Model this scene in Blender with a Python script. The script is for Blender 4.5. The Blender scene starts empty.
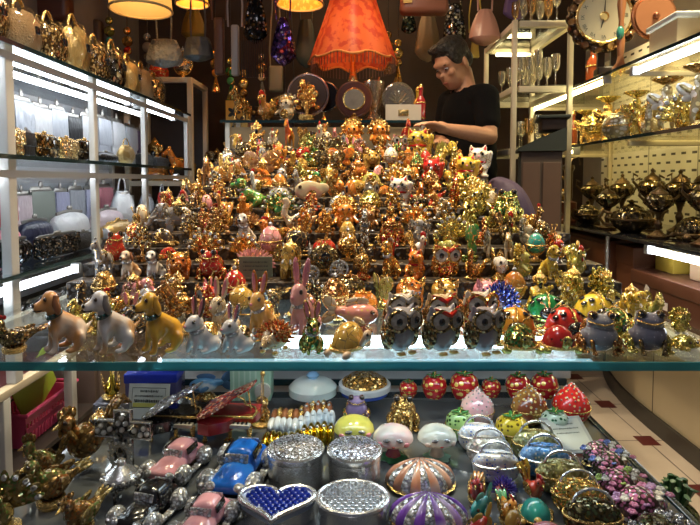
import bpy, bmesh, math, random
from mathutils import Vector, Matrix, Euler
R = math.radians
PI = math.pi
rnd = random.Random(7)
SC = bpy.context.scene
COL = SC.collection

# ------------------------------------------------------------------ camera
F = 544.0
CAMZ = 1.02
PITCH = R(3.0)
VPX, HORY = 352.0, 181.0
PPY = HORY + F * math.tan(PITCH)
cam = bpy.data.cameras.new('camera')
cam.sensor_width = 36.0
cam.lens = F / 700.0 * 36.0
cam.shift_x = -(VPX - 350.0) / 700.0
cam.shift_y = (PPY - 262.5) / 700.0
cam.clip_start = 0.02
camo = bpy.data.objects.new('camera', cam)
COL.objects.link(camo)
camo.location = (0, 0, CAMZ)
camo.rotation_euler = (PI / 2 - PITCH, 0, 0)
SC.camera = camo

def ray(px, py):
    r = (px - VPX) / F
    u = -(py - PPY) / F
    return Vector((r, math.cos(PITCH) + u * math.sin(PITCH), -math.sin(PITCH) + u * math.cos(PITCH)))

def at(px, py, Y):
    d = ray(px, py); k = Y / d.y
    return Vector((d.x * k, Y, CAMZ + d.z * k))

def atZ(px, py, Z):
    d = ray(px, py); k = (Z - CAMZ) / d.z
    return Vector((d.x * k, d.y * k, Z))

def atX(px, py, X):
    d = ray(px, py); k = X / d.x
    return Vector((X, d.y * k, CAMZ + d.z * k))

# ------------------------------------------------------------------ materials
MATS = {}
def _new(name):
    m = bpy.data.materials.new(name); m.use_nodes = True
    nt = m.node_tree; nt.nodes.clear()
    out = nt.nodes.new('ShaderNodeOutputMaterial')
    MATS[name] = m
    return m, nt, out

def _n(nt, t, **kw):
    n = nt.nodes.new(t)
    for k, v in kw.items():
        if k.startswith('i_'): n.inputs[k[2:].replace('_', ' ')].default_value = v
        else: setattr(n, k, v)
    return n

def c4(c): return (c[0], c[1], c[2], 1.0)

def mat(name, col, rough=0.4, metal=0.0, emit=None, estr=0.0, spec=0.5, coat=0.0, bump=0.0, bscale=30.0, trans=0.0, var=0.0, vscale=8.0):
    if name in MATS: return MATS[name]
    m, nt, out = _new(name)
    p = _n(nt, 'ShaderNodeBsdfPrincipled')
    p.inputs['Base Color'].default_value = c4(col)
    p.inputs['Roughness'].default_value = rough
    p.inputs['Metallic'].default_value = metal
    p.inputs['Specular IOR Level'].default_value = spec
    p.inputs['Coat Weight'].default_value = coat
    p.inputs['Transmission Weight'].default_value = trans
    if emit:
        p.inputs['Emission Color'].default_value = c4(emit)
        p.inputs['Emission Strength'].default_value = estr
    tc = _n(nt, 'ShaderNodeTexCoord')
    if bump > 0:
        ns = _n(nt, 'ShaderNodeTexNoise', i_Scale=bscale, i_Detail=3.0)
        b = _n(nt, 'ShaderNodeBump', i_Strength=bump, i_Distance=0.02)
        nt.links.new(tc.outputs['Object'], ns.inputs['Vector'])
        nt.links.new(ns.outputs['Fac'], b.inputs['Height'])
        nt.links.new(b.outputs['Normal'], p.inputs['Normal'])
    if var > 0:
        n2 = _n(nt, 'ShaderNodeTexNoise', i_Scale=vscale, i_Detail=4.0)
        mx = _n(nt, 'ShaderNodeMix', data_type='RGBA')
        mx.inputs[6].default_value = c4([v * (1 - var) for v in col])
        mx.inputs[7].default_value = c4([min(1, v * (1 + var)) for v in col])
        nt.links.new(tc.outputs['Object'], n2.inputs['Vector'])
        nt.links.new(n2.outputs['Fac'], mx.inputs[0])
        nt.links.new(mx.outputs[2], p.inputs['Base Color'])
    nt.links.new(p.outputs[0], out.inputs[0])
    return m

def jewel(name, c1, c2, c3=None, set_col=(0.95, 0.58, 0.16), setting=0.42, scale=13.0, tilt=1.1, rough=0.16, gem_metal=0.25, mixn=0.5, set_metal=0.9):
    """surface set with small stones in a metal setting"""
    if name in MATS: return MATS[name]
    c3 = c3 or (0.9, 0.85, 0.75)
    m, nt, out = _new(name)
    L = nt.links.new
    p = _n(nt, 'ShaderNodeBsdfPrincipled')
    tc = _n(nt, 'ShaderNodeTexCoord')
    v = _n(nt, 'ShaderNodeTexVoronoi', i_Scale=scale)
    L(tc.outputs['Object'], v.inputs['Vector'])
    geo = _n(nt, 'ShaderNodeNewGeometry')
    sub = _n(nt, 'ShaderNodeVectorMath', operation='SUBTRACT')
    sub.inputs[1].default_value = (0.5, 0.5, 0.5)
    L(v.outputs['Color'], sub.inputs[0])
    sc = _n(nt, 'ShaderNodeVectorMath', operation='SCALE'); sc.inputs['Scale'].default_value = tilt
    L(sub.outputs[0], sc.inputs[0])
    add = _n(nt, 'ShaderNodeVectorMath', operation='ADD')
    L(geo.outputs['Normal'], add.inputs[0]); L(sc.outputs[0], add.inputs[1])
    nm = _n(nt, 'ShaderNodeVectorMath', operation='NORMALIZE')
    L(add.outputs[0], nm.inputs[0])
    L(nm.outputs[0], p.inputs['Normal'])
    ns = _n(nt, 'ShaderNodeTexNoise', i_Scale=2.6, i_Detail=1.0)
    L(tc.outputs['Object'], ns.inputs['Vector'])
    st = _n(nt, 'ShaderNodeMath', operation='GREATER_THAN'); st.inputs[1].default_value = mixn
    L(ns.outputs['Fac'], st.inputs[0])
    m1 = _n(nt, 'ShaderNodeMix', data_type='RGBA'); m1.inputs[6].default_value = c4(c1); m1.inputs[7].default_value = c4(c2)
    L(st.outputs[0], m1.inputs[0])
    sep = _n(nt, 'ShaderNodeSeparateColor'); L(v.outputs['Color'], sep.inputs[0])
    g3 = _n(nt, 'ShaderNodeMath', operation='GREATER_THAN'); g3.inputs[1].default_value = 0.8
    L(sep.outputs[0], g3.inputs[0])
    m2 = _n(nt, 'ShaderNodeMix', data_type='RGBA'); m2.inputs[7].default_value = c4(c3)
    L(g3.outputs[0], m2.inputs[0]); L(m1.outputs[2], m2.inputs[6])
    gs = _n(nt, 'ShaderNodeMath', operation='GREATER_THAN'); gs.inputs[1].default_value = setting
    L(v.outputs['Distance'], gs.inputs[0])
    m3 = _n(nt, 'ShaderNodeMix', data_type='RGBA'); m3.inputs[7].default_value = c4(set_col)
    L(gs.outputs[0], m3.inputs[0]); L(m2.outputs[2], m3.inputs[6])
    L(m3.outputs[2], p.inputs['Base Color'])
    mm = _n(nt, 'ShaderNodeMapRange'); mm.inputs['To Min'].default_value = gem_metal; mm.inputs['To Max'].default_value = set_metal
    L(gs.outputs[0], mm.inputs['Value']); L(mm.outputs[0], p.inputs['Metallic'])
    p.inputs['Roughness'].default_value = rough
    L(p.outputs[0], out.inputs[0])
    return m

def enamel(name, c1, c2=None, dots=0.0, dot_col=(1, 0.95, 0.85), dscale=7.0, rough=0.18, patch=2.2, thr=0.5, veins=0.0, vscale=4.5, dot_metal=0.25):
    """glossy enamel, soft patches of a second colour, optional inlaid stones"""
    if name in MATS: return MATS[name]
    m, nt, out = _new(name)
    L = nt.links.new
    p = _n(nt, 'ShaderNodeBsdfPrincipled')
    p.inputs['Roughness'].default_value = rough
    p.inputs['Coat Weight'].default_value = 0.5
    p.inputs['Coat Roughness'].default_value = 0.08
    tc = _n(nt, 'ShaderNodeTexCoord')
    ns = _n(nt, 'ShaderNodeTexNoise', i_Scale=patch, i_Detail=2.0)
    L(tc.outputs['Object'], ns.inputs['Vector'])
    mr = _n(nt, 'ShaderNodeMapRange'); mr.inputs['From Min'].default_value = thr - 0.06; mr.inputs['From Max'].default_value = thr + 0.06
    L(ns.outputs['Fac'], mr.inputs['Value'])
    m1 = _n(nt, 'ShaderNodeMix', data_type='RGBA'); m1.inputs[6].default_value = c4(c1); m1.inputs[7].default_value = c4(c2 or [v * 0.8 for v in c1])
    L(mr.outputs[0], m1.inputs[0])
    cur = m1.outputs[2]
    if dots > 0:
        v = _n(nt, 'ShaderNodeTexVoronoi', i_Scale=dscale, i_Randomness=0.55)
        L(tc.outputs['Object'], v.inputs['Vector'])
        lt = _n(nt, 'ShaderNodeMath', operation='LESS_THAN'); lt.inputs[1].default_value = dots
        L(v.outputs['Distance'], lt.inputs[0])
        m2 = _n(nt, 'ShaderNodeMix', data_type='RGBA'); m2.inputs[7].default_value = c4(dot_col)
        L(lt.outputs[0], m2.inputs[0]); L(cur, m2.inputs[6]); cur = m2.outputs[2]
        mm = _n(nt, 'ShaderNodeMath', operation='MULTIPLY'); mm.inputs[1].default_value = dot_metal
        L(lt.outputs[0], mm.inputs[0]); L(mm.outputs[0], p.inputs['Metallic'])
    if veins > 0:
        v2 = _n(nt, 'ShaderNodeTexVoronoi', feature='DISTANCE_TO_EDGE', i_Scale=vscale)
        L(tc.outputs['Object'], v2.inputs['Vector'])
        l2 = _n(nt, 'ShaderNodeMath', operation='LESS_THAN'); l2.inputs[1].default_value = veins
        L(v2.outputs['Distance'], l2.inputs[0])
        m3 = _n(nt, 'ShaderNodeMix', data_type='RGBA'); m3.inputs[7].default_value = (.8, .55, .2, 1)
        L(l2.outputs[0], m3.inputs[0]); L(cur, m3.inputs[6]); cur = m3.outputs[2]
        mx2 = _n(nt, 'ShaderNodeMath', operation='MULTIPLY'); mx2.inputs[1].default_value = .9
        L(l2.outputs[0], mx2.inputs[0])
        if dots > 0:
            mx3 = _n(nt, 'ShaderNodeMath', operation='MAXIMUM'); L(mm.outputs[0], mx3.inputs[0]); L(mx2.outputs[0], mx3.inputs[1]); L(mx3.outputs[0], p.inputs['Metallic'])
        else: L(mx2.outputs[0], p.inputs['Metallic'])
        bp = _n(nt, 'ShaderNodeBump', i_Strength=.5, i_Distance=.03); L(l2.outputs[0], bp.inputs['Height']); L(bp.outputs['Normal'], p.inputs['Normal'])
    L(cur, p.inputs['Base Color'])
    L(p.outputs[0], out.inputs[0])
    return m

def thin_glass(name, tint=(0.9, 0.97, 0.97), refl=0.06, rough=0.03, body=0.0, bodycol=(0.7, 0.8, 0.85)):
    """pane: see-through with a fresnel reflection and a little body colour"""
    if name in MATS: return MATS[name]
    m, nt, out = _new(name)
    L = nt.links.new
    t = _n(nt, 'ShaderNodeBsdfTransparent'); t.inputs[0].default_value = c4(tint)
    g = _n(nt, 'ShaderNodeBsdfGlossy'); g.inputs['Roughness'].default_value = rough
    g.inputs['Color'].default_value = (1, 1, 1, 1)
    lw = _n(nt, 'ShaderNodeLayerWeight', i_Blend=0.5)
    pw = _n(nt, 'ShaderNodeMath', operation='POWER'); pw.inputs[1].default_value = 4.0
    L(lw.outputs['Facing'], pw.inputs[0])
    mr = _n(nt, 'ShaderNodeMapRange'); mr.inputs['To Min'].default_value = refl; mr.inputs['To Max'].default_value = 0.8
    L(pw.outputs[0], mr.inputs['Value'])
    mx = _n(nt, 'ShaderNodeMixShader')
    L(mr.outputs[0], mx.inputs[0]); L(t.outputs[0], mx.inputs[1]); L(g.outputs[0], mx.inputs[2])
    last = mx
    if body > 0:
        d = _n(nt, 'ShaderNodeBsdfTranslucent'); d.inputs[0].default_value = c4(bodycol)
        d2 = _n(nt, 'ShaderNodeBsdfDiffuse'); d2.inputs[0].default_value = c4(bodycol)
        ad = _n(nt, 'ShaderNodeMixShader'); ad.inputs[0].default_value = 0.5
        L(d.outputs[0], ad.inputs[1]); L(d2.outputs[0], ad.inputs[2])
        m2 = _n(nt, 'ShaderNodeMixShader'); m2.inputs[0].default_value = body
        L(mx.outputs[0], m2.inputs[1]); L(ad.outputs[0], m2.inputs[2]); last = m2
    L(last.outputs[0], out.inputs[0])
    return m

def translucent(name, col, mixf=0.5, rough=0.5, scale=0.0, col2=None):
    if name in MATS: return MATS[name]
    m, nt, out = _new(name)
    L = nt.links.new
    p = _n(nt, 'ShaderNodeBsdfPrincipled'); p.inputs['Roughness'].default_value = rough
    t = _n(nt, 'ShaderNodeBsdfTranslucent')
    p.inputs['Base Color'].default_value = c4(col); t.inputs[0].default_value = c4(col)
    if scale:
        tc = _n(nt, 'ShaderNodeTexCoord')
        ns = _n(nt, 'ShaderNodeTexNoise', i_Scale=scale, i_Detail=2.0)
        L(tc.outputs['Object'], ns.inputs['Vector'])
        mr = _n(nt, 'ShaderNodeMapRange'); mr.inputs['From Min'].default_value = 0.5; mr.inputs['From Max'].default_value = 0.6
        L(ns.outputs['Fac'], mr.inputs['Value'])
        mc = _n(nt, 'ShaderNodeMix', data_type='RGBA'); mc.inputs[6].default_value = c4(col); mc.inputs[7].default_value = c4(col2)
        L(mr.outputs[0], mc.inputs[0]); L(mc.outputs[2], p.inputs['Base Color']); L(mc.outputs[2], t.inputs[0])
    mx = _n(nt, 'ShaderNodeMixShader'); mx.inputs[0].default_value = mixf
    L(p.outputs[0], mx.inputs[1]); L(t.outputs[0], mx.inputs[2]); L(mx.outputs[0], out.inputs[0])
    return m

def emitter(name, col, strength):
    if name in MATS: return MATS[name]
    m, nt, out = _new(name)
    e = _n(nt, 'ShaderNodeEmission'); e.inputs[0].default_value = c4(col); e.inputs[1].default_value = strength
    nt.links.new(e.outputs[0], out.inputs[0])
    return m

# ------------------------------------------------------------------ mesh builder
def rotm(rot):
    return Euler(rot).to_matrix().to_4x4() if rot else Matrix.Identity(4)

class MB:
    def __init__(s): s.bm = bmesh.new()
    def _add(s, verts, M, smooth=True):
        for v in verts: v.co = M @ v.co
        return s
    def ball(s, c, r, rot=None, seg=16, rings=10):
        if not hasattr(r, '__len__'): r = (r, r, r)
        g = bmesh.ops.create_uvsphere(s.bm, u_segments=seg, v_segments=rings, radius=1.0)
        return s._add(g['verts'], Matrix.Translation(c) @ rotm(rot) @ Matrix.Diagonal((r[0], r[1], r[2], 1)))
    def box(s, c, size, rot=None, bevel=0.0, taper=1.0):
        g = bmesh.ops.create_cube(s.bm, size=1.0)
        vs = g['verts']
        for v in vs:
            if v.co.z > 0: v.co.x *= taper; v.co.y *= taper
            v.co = Vector((v.co.x * size[0], v.co.y * size[1], v.co.z * size[2]))
        if bevel > 0:
            es = list({e for v in vs for e in v.link_edges})
            b = bmesh.ops.bevel(s.bm, geom=es, offset=bevel, segments=3, affect='EDGES', profile=0.5)
            fs = set(b['faces']); vs = list({v for f in fs for v in f.verts} | {v for v in vs if v.is_valid})
        return s._add(vs, Matrix.Translation(c) @ rotm(rot))
    def cyl(s, p0, p1, r0, r1=None, seg=14, caps=True):
        p0 = Vector(p0); p1 = Vector(p1); r1 = r0 if r1 is None else r1
        d = p1 - p0
        g = bmesh.ops.create_cone(s.bm, cap_ends=caps, segments=seg, radius1=max(r0, 1e-5), radius2=max(r1, 1e-5), depth=d.length)
        q = Vector((0, 0, 1)).rotation_difference(d.normalized()).to_matrix().to_4x4()
        return s._add(g['verts'], Matrix.Translation((p0 + p1) / 2) @ q)
    def caps(s, p0, p1, r0, r1=None):
        """capsule with tapering radius"""
        p0 = Vector(p0); p1 = Vector(p1); r1 = r0 if r1 is None else r1
        n = 5
        for i in range(n + 1):
            t = i / n; s.ball(p0.lerp(p1, t), r0 + (r1 - r0) * t, seg=12, rings=8)
        if (p1 - p0).length > 1e-6: s.cyl(p0, p1, r0, r1, seg=12)
        return s
    def tube(s, pts, r, seg=8, closed=False):
        pts = [Vector(p) for p in pts]; n = len(pts)
        rs = r if hasattr(r, '__len__') else [r] * n
        rings = []; up = None
        for i in range(n):
            if closed: t = pts[(i + 1) % n] - pts[i - 1]
            else: t = pts[min(i + 1, n - 1)] - pts[max(i - 1, 0)]
            t.normalize()
            if up is None:
                up = Vector((0, 0, 1)) if abs(t.z) < 0.9 else Vector((1, 0, 0))
            a = t.cross(up)
            if a.length < 1e-6: a = t.orthogonal()
            a.normalize(); b = a.cross(t).normalized(); up = b
            rings.append([s.bm.verts.new(pts[i] + (a * math.cos(k * 2 * PI / seg) + b * math.sin(k * 2 * PI / seg)) * rs[i]) for k in range(seg)])
        m = n if closed else n - 1
        for i in range(m):
            A = rings[i]; B = rings[(i + 1) % n]
            for k in range(seg):
                try: s.bm.faces.new((A[k], A[(k + 1) % seg], B[(k + 1) % seg], B[k]))
                except ValueError: pass
        if not closed:
            s.bm.faces.new(rings[0][::-1]); s.bm.faces.new(rings[-1])
        return s
    def torus(s, c, Rr, r, rot=None, seg=24, ms=8, sx=1.0, sy=1.0):
        M = Matrix.Translation(c) @ rotm(rot)
        pts = [M @ Vector((Rr * sx * math.cos(a * 2 * PI / seg), Rr * sy * math.sin(a * 2 * PI / seg), 0)) for a in range(seg)]
        return s.tube(pts, r, ms, closed=True)
    def lathe(s, prof, c=(0, 0, 0), seg=24, rot=None, flute=0, fa=0.0, sx=1.0, sy=1.0):
        M = Matrix.Translation(c) @ rotm(rot); rings = []
        for (r, z) in prof:
            if r < 1e-5: rings.append([s.bm.verts.new(M @ Vector((0, 0, z)))]); continue
            ring = []
            for k in range(seg):
                a = k * 2 * PI / seg
                rr = r * (1 + (fa * math.cos(flute * a) if flute else 0))
                ring.append(s.bm.verts.new(M @ Vector((rr * math.cos(a) * sx, rr * math.sin(a) * sy, z))))
            rings.append(ring)
        for A, B in zip(rings, rings[1:]):
            if len(A) == 1 and len(B) == 1: continue
            for k in range(seg):
                k2 = (k + 1) % seg
                if len(A) == 1: f = (A[0], B[k2], B[k])
                elif len(B) == 1: f = (A[k], A[k2], B[0])
                else: f = (A[k], A[k2], B[k2], B[k])
                s.bm.faces.new(f)
        if len(rings[0]) > 1: s.bm.faces.new(rings[0][::-1])
        if len(rings[-1]) > 1: s.bm.faces.new(rings[-1])
        return s
    def prism(s, pts, depth, M=None, axis='y'):
        """outline in XZ extruded along Y (centred)"""
        M = M or Matrix.Identity(4)
        a = [s.bm.verts.new(M @ Vector((x, -depth / 2, z))) for x, z in pts]
        b = [s.bm.verts.new(M @ Vector((x, depth / 2, z))) for x, z in pts]
        n = len(pts)
        s.bm.faces.new(a); s.bm.faces.new(b[::-1])
        for i in range(n):
            s.bm.faces.new((a[i], b[i], b[(i + 1) % n], a[(i + 1) % n]))
        return s
    def grid(s, fn, nu, nv, closed_u=False):
        vs = [[s.bm.verts.new(fn(i / nu, j / nv)) for j in range(nv + 1)] for i in range(nu + (0 if closed_u else 1))]
        m = len(vs)
        for i in range(nu):
            for j in range(nv):
                s.bm.faces.new((vs[i][j], vs[(i + 1) % m][j], vs[(i + 1) % m][j + 1], vs[i][j + 1]))
        return s
    def xf(s, M):
        bmesh.ops.transform(s.bm, matrix=M, verts=s.bm.verts); return s
    def mesh(s, name, smooth=True, sharp=True):
        bmesh.ops.recalc_face_normals(s.bm, faces=s.bm.faces)
        me = bpy.data.meshes.new(name); s.bm.to_mesh(me); s.bm.free()
        if smooth:
            for p in me.polygons: p.use_smooth = True
            if sharp:
                try: me.set_sharp_from_angle(angle=R(38))
                except Exception: pass
        return me
    def build(s, name, m=None, parent=None, smooth=True, loc=None):
        me = s.mesh(name, smooth)
        o = bpy.data.objects.new(name, me); COL.objects.link(o)
        if m: me.materials.append(m)
        if parent: o.parent = parent
        if loc: o.location = loc
        return o
    def blob(s, name, voxel, smooth=3):
        """melt the primitives into one continuous surface"""
        me = s.mesh(name, False)
        o = bpy.data.objects.new('tmp', me); COL.objects.link(o)
        md = o.modifiers.new('r', 'REMESH'); md.mode = 'VOXEL'; md.voxel_size = voxel
        if smooth:
            ms = o.modifiers.new('s', 'SMOOTH'); ms.factor = 0.5; ms.iterations = smooth
        dg = bpy.context.evaluated_depsgraph_get(); dg.update()
        me2 = bpy.data.meshes.new_from_object(o.evaluated_get(dg))
        me2.name = name
        bpy.data.objects.remove(o); bpy.data.meshes.remove(me)
        for p in me2.polygons: p.use_smooth = True
        me2.materials.clear()
        return me2

def obj(name, me, m=None, parent=None, loc=None):
    o = bpy.data.objects.new(name, me); COL.objects.link(o)
    if m is not None:
        if len(me.materials) == 0: me.materials.append(m)
        if me.materials[0] is not m:
            o.material_slots[0].link = 'OBJECT'; o.material_slots[0].material = m
    if parent: o.parent = parent
    if loc: o.location = loc
    return o

LABELS = []
def tag(o, label, cat, group=None, kind=None):
    o['label'] = label; o['category'] = cat
    if group: o['group'] = group
    if kind: o['kind'] = kind
    LABELS.append(label)
    return o

def thing(name, label, cat, loc=(0, 0, 0), rz=0.0, group=None, s=1.0, rot=None):
    o = bpy.data.objects.new(name, None); COL.objects.link(o)
    o.empty_display_size = 0.05
    o.location = loc
    o.rotation_euler = rot if rot else (0, 0, rz)
    o.scale = s if hasattr(s, '__len__') else (s, s, s)
    return tag(o, label, cat, group)

def struct(o):
    o['kind'] = 'structure'; return o

# ---- kinds: dictionaries of parts built once, shared by every copy
KINDS = {}
def kind(name):
    def deco(fn):
        KINDS[name] = (fn, [None])
        return fn
    return deco

class P:
    """one part of a kind: name, mesh, role, children"""
    def __init__(s, name, me, role, kids=()): s.name, s.me, s.role, s.kids = name, me, role, kids

def place(k, loc, mats, label, cat, rz=0.0, s=1.0, group=None, name=None, rot=None, skip=(), lift=0.0):
    fn, cache = KINDS[k]
    if cache[0] is None:
        cache[0] = fn()
    if rot is None:
        s3 = s if hasattr(s, '__len__') else (s, s, s)
        lift -= min(0.0, kbox(k)[0][2]) * s3[2]
    t = thing(name or k, label, cat, (loc[0], loc[1], loc[2] + lift), rz, group, s, rot)
    def put(p, parent):
        if p.role in skip: return
        m = mats.get(p.role) or mats.get('*') or DEF[p.role]
        o = obj(p.name, p.me, m, parent)
        for q in p.kids: put(q, o)
    for p in cache[0]: put(p, t)
    return t

KBOX = {}
def kbox(k):
    """outline box of a kind in its own units"""
    if k not in KBOX:
        fn, cache = KINDS[k]
        if cache[0] is None: cache[0] = fn()
        lo = [1e9] * 3; hi = [-1e9] * 3
        def walk(ps):
            for p in ps:
                for v in p.me.vertices:
                    for i in range(3):
                        lo[i] = min(lo[i], v.co[i]); hi[i] = max(hi[i], v.co[i])
                walk(p.kids)
        walk(cache[0])
        KBOX[k] = (lo, hi)
    return KBOX[k]

def foot(k, s, rz):
    """x0, x1, y0, y1 on the ground after scaling and turning"""
    lo, hi = kbox(k)
    if not hasattr(s, '__len__'): s = (s, s, s)
    c, n = math.cos(rz), math.sin(rz)
    xs = []; ys = []
    for x in (lo[0] * s[0], hi[0] * s[0]):
        for y in (lo[1] * s[1], hi[1] * s[1]):
            xs.append(c * x - n * y); ys.append(n * x + c * y)
    return min(xs), max(xs), min(ys), max(ys)

def relax(items, fx=.8, lim=.017, n=90):
    """nudge things that stand on one surface until they no longer press into each other; items: [object, footprint]"""
    st = [[o, f, 0.0, 0.0] for o, f in items]
    for _ in range(n):
        hit = False
        for i in range(len(st)):
            for j in range(i + 1, len(st)):
                A, B = st[i], st[j]
                ca = [(A[1][0] + A[1][1]) / 2 + A[0].location.x + A[2], (A[1][2] + A[1][3]) / 2 + A[0].location.y + A[3]]
                cb = [(B[1][0] + B[1][1]) / 2 + B[0].location.x + B[2], (B[1][2] + B[1][3]) / 2 + B[0].location.y + B[3]]
                ox = ((A[1][1] - A[1][0]) + (B[1][1] - B[1][0])) / 2 * fx - abs(ca[0] - cb[0])
                oy = ((A[1][3] - A[1][2]) + (B[1][3] - B[1][2])) / 2 * fx - abs(ca[1] - cb[1])
                if ox > 0 and oy > 0:
                    hit = True
                    if ox < oy:
                        d = ox / 2 * .6 * (1 if ca[0] > cb[0] else -1); A[2] += d; B[2] -= d
                    else:
                        d = oy / 2 * .6 * (1 if ca[1] > cb[1] else -1); A[3] += d; B[3] -= d
                    for q in (A, B):
                        q[2] = max(-lim, min(lim, q[2])); q[3] = max(-lim, min(lim, q[3]))
        if not hit: break
    for o, f, dx, dy in st: o.location.x += dx; o.location.y += dy

def lamp(name, typ, loc, energy, col, size=.1, target=None, spot=R(90), blend=.6):
    l = bpy.data.lights.new(name, typ); l.energy = energy; l.color = col
    if typ == 'AREA': l.size = size
    else: l.shadow_soft_size = size
    if typ == 'SPOT': l.spot_size = spot; l.spot_blend = blend
    o = bpy.data.objects.new(name, l); COL.objects.link(o); o.location = loc
    if target is not None:
        o.rotation_euler = (Vector(target) - Vector(loc)).to_track_quat('-Z', 'Y').to_euler()
    return o
# ------------------------------------------------------------------ palette
GOLD = jewel('filigree_gold', (0.62, 0.34, 0.08), (0.4, 0.18, 0.04), (0.9, 0.72, 0.36), set_col=(.62, .38, .12), setting=0.4, scale=15, tilt=1.2, gem_metal=0.4, set_metal=.85)
GOLDP = mat('polished_gold', (0.80, 0.55, 0.2), 0.26, 1.0, bump=0.45, bscale=26)
SILVER = mat('silver', (0.78, 0.79, 0.8), 0.26, .8, bump=0.1, bscale=14)
CRYS = jewel('clear_crystal', (0.75, 0.8, 0.85), (0.5, 0.55, 0.6), (1, 1, 1), set_col=(0.5, 0.5, 0.5), scale=18, gem_metal=0.25, set_metal=.5)
BLACKG = mat('black_gloss', (0.012, 0.012, 0.014), 0.12, coat=0.5)
EYEW = mat('eye_white', (0.75, 0.74, 0.7), 0.2, coat=0.5)
OWLEYE = enamel('owl_eye', (.42, .40, .36), (.30, .27, .23), patch=9.0)
PINKE = enamel('pink_enamel', (0.72, 0.28, 0.3), (0.6, 0.18, 0.22))
REDE = enamel('red_enamel', (0.5, 0.02, 0.015), (0.32, 0.01, 0.01))
WHITEE = enamel('white_enamel', (0.75, 0.72, 0.66), (0.6, 0.56, 0.5))
EYED = mat('dark_amber_eye', (.05, .025, .012), .12, coat=.8)
DEF = dict(eyedisc=OWLEYE, body=GOLD, accent=GOLDP, gold=GOLDP, jewel=GOLD, eye=EYED, pupil=BLACKG, dark=BLACKG, crys=CRYS, silver=SILVER, spot=BLACKG, pink=PINKE, red=REDE, white=WHITEE)

def sm(fn): b = MB(); fn(b); return b
def part(name, role, fn, kids=(), smooth=True): return P(name, sm(fn).mesh(name, smooth), role, kids)
def blobp(name, role, fn, voxel=0.035, smooth=3, kids=()): return P(name, sm(fn).blob(name, voxel, smooth), role, kids)

def eyes(x, y, z, r=0.045, pr=0.6):
    out = []
    for sx in (-1, 1):
        pu = part('pupil', 'pupil', lambda b: b.ball((sx * x, y - r * 0.7, z), (r * pr, r * 0.5, r * pr), seg=10, rings=6))
        out.append(part('eye', 'eye', lambda b: b.ball((sx * x, y, z), r, seg=12, rings=8), (pu,)))
    return out

@kind('owl')
def _():
    ps = [blobp('body', 'body', lambda b: (b.ball((0, 0, .38), (.31, .29, .37)), b.ball((0, 0, .68), (.33, .27, .25)),
          b.cyl((-.22, -.02, .82), (-.3, -.05, 1.0), .1, .02), b.cyl((.22, -.02, .82), (.3, -.05, 1.0), .1, .02), b.ball((0, .26, .14), (.15, .2, .1))))]
    for s in (-1, 1):
        rim = part('eye_rim', 'jewel', lambda b: b.torus((s * .19, -.25, .70), .2, .042, (PI / 2, 0, s * .3), seg=22))
        pu = part('pupil', 'pupil', lambda b: b.ball((s * .20, -.30, .70), (.075, .03, .075)))
        ps.append(part('eye_disc', 'eyedisc', lambda b: b.ball((s * .19, -.25, .70), (.195, .05, .195), (0, 0, s * .3)), (rim, pu)))
        ps.append(part('wing', 'jewel', lambda b: b.ball((s * .29, .02, .38), (.09, .24, .31), (.25, 0, 0))))
        ps.append(part('foot', 'gold', lambda b: [b.ball((s * .13 + d * .05, -.26, .04), (.03, .08, .035)) for d in (-1, 0, 1)]))
    ps.append(part('beak', 'gold', lambda b: b.cyl((0, -.27, .66), (0, -.36, .55), .055, .01)))
    ps.append(part('brow', 'accent', lambda b: b.tube([(-.3, -.2, .95), (-.12, -.28, .87), (0, -.3, .8), (.12, -.28, .87), (.3, -.2, .95)], [.02, .05, .06, .05, .02])))
    return ps

@kind('dog')
def _():
    def body(b):
        b.ball((0, -.08, .42), (.19, .2, .24)); b.ball((0, .3, .3), (.21, .25, .22)); b.caps((0, -.05, .5), (0, .3, .35), .18, .17)
        b.caps((0, -.1, .5), (0, -.2, .74), .14, .13)
        b.ball((0, -.22, .82), (.17, .19, .165)); b.caps((0, -.3, .78), (0, -.5, .74), .11, .085)
        for s in (-1, 1):
            b.caps((s * .12, -.17, .35), (s * .13, -.2, .05), .075, .055); b.ball((s * .13, -.25, .045), (.065, .1, .045))
            b.caps((s * .18, .32, .22), (s * .2, .2, .06), .13, .06); b.ball((s * .2, .1, .045), (.065, .12, .045))
        b.caps((0, .5, .28), (0, .68, .42), .05, .025)
    ps = [blobp('body', 'body', body, .03)]
    for s in (-1, 1):
        ps.append(blobp('ear', 'accent', lambda b: (b.ball((s * .18, -.16, .76), (.05, .09, .15), (.3, s * -.2, 0)), b.ball((s * .14, -.16, .9), (.05, .07, .04))), .025))
    ps += eyes(.1, -.36, .87, .035)
    ps.append(part('nose', 'dark', lambda b: b.ball((0, -.585, .775), (.05, .035, .04))))
    ps.append(part('mouth', 'dark', lambda b: b.tube([(-.085, -.42, .7), (-.06, -.54, .695), (0, -.585, .7), (.06, -.54, .695), (.085, -.42, .7)], .01)))
    ps.append(part('collar', 'crys', lambda b: b.torus((0, -.15, .62), .15, .04, (.35, 0, 0), seg=20)))
    return ps

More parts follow.
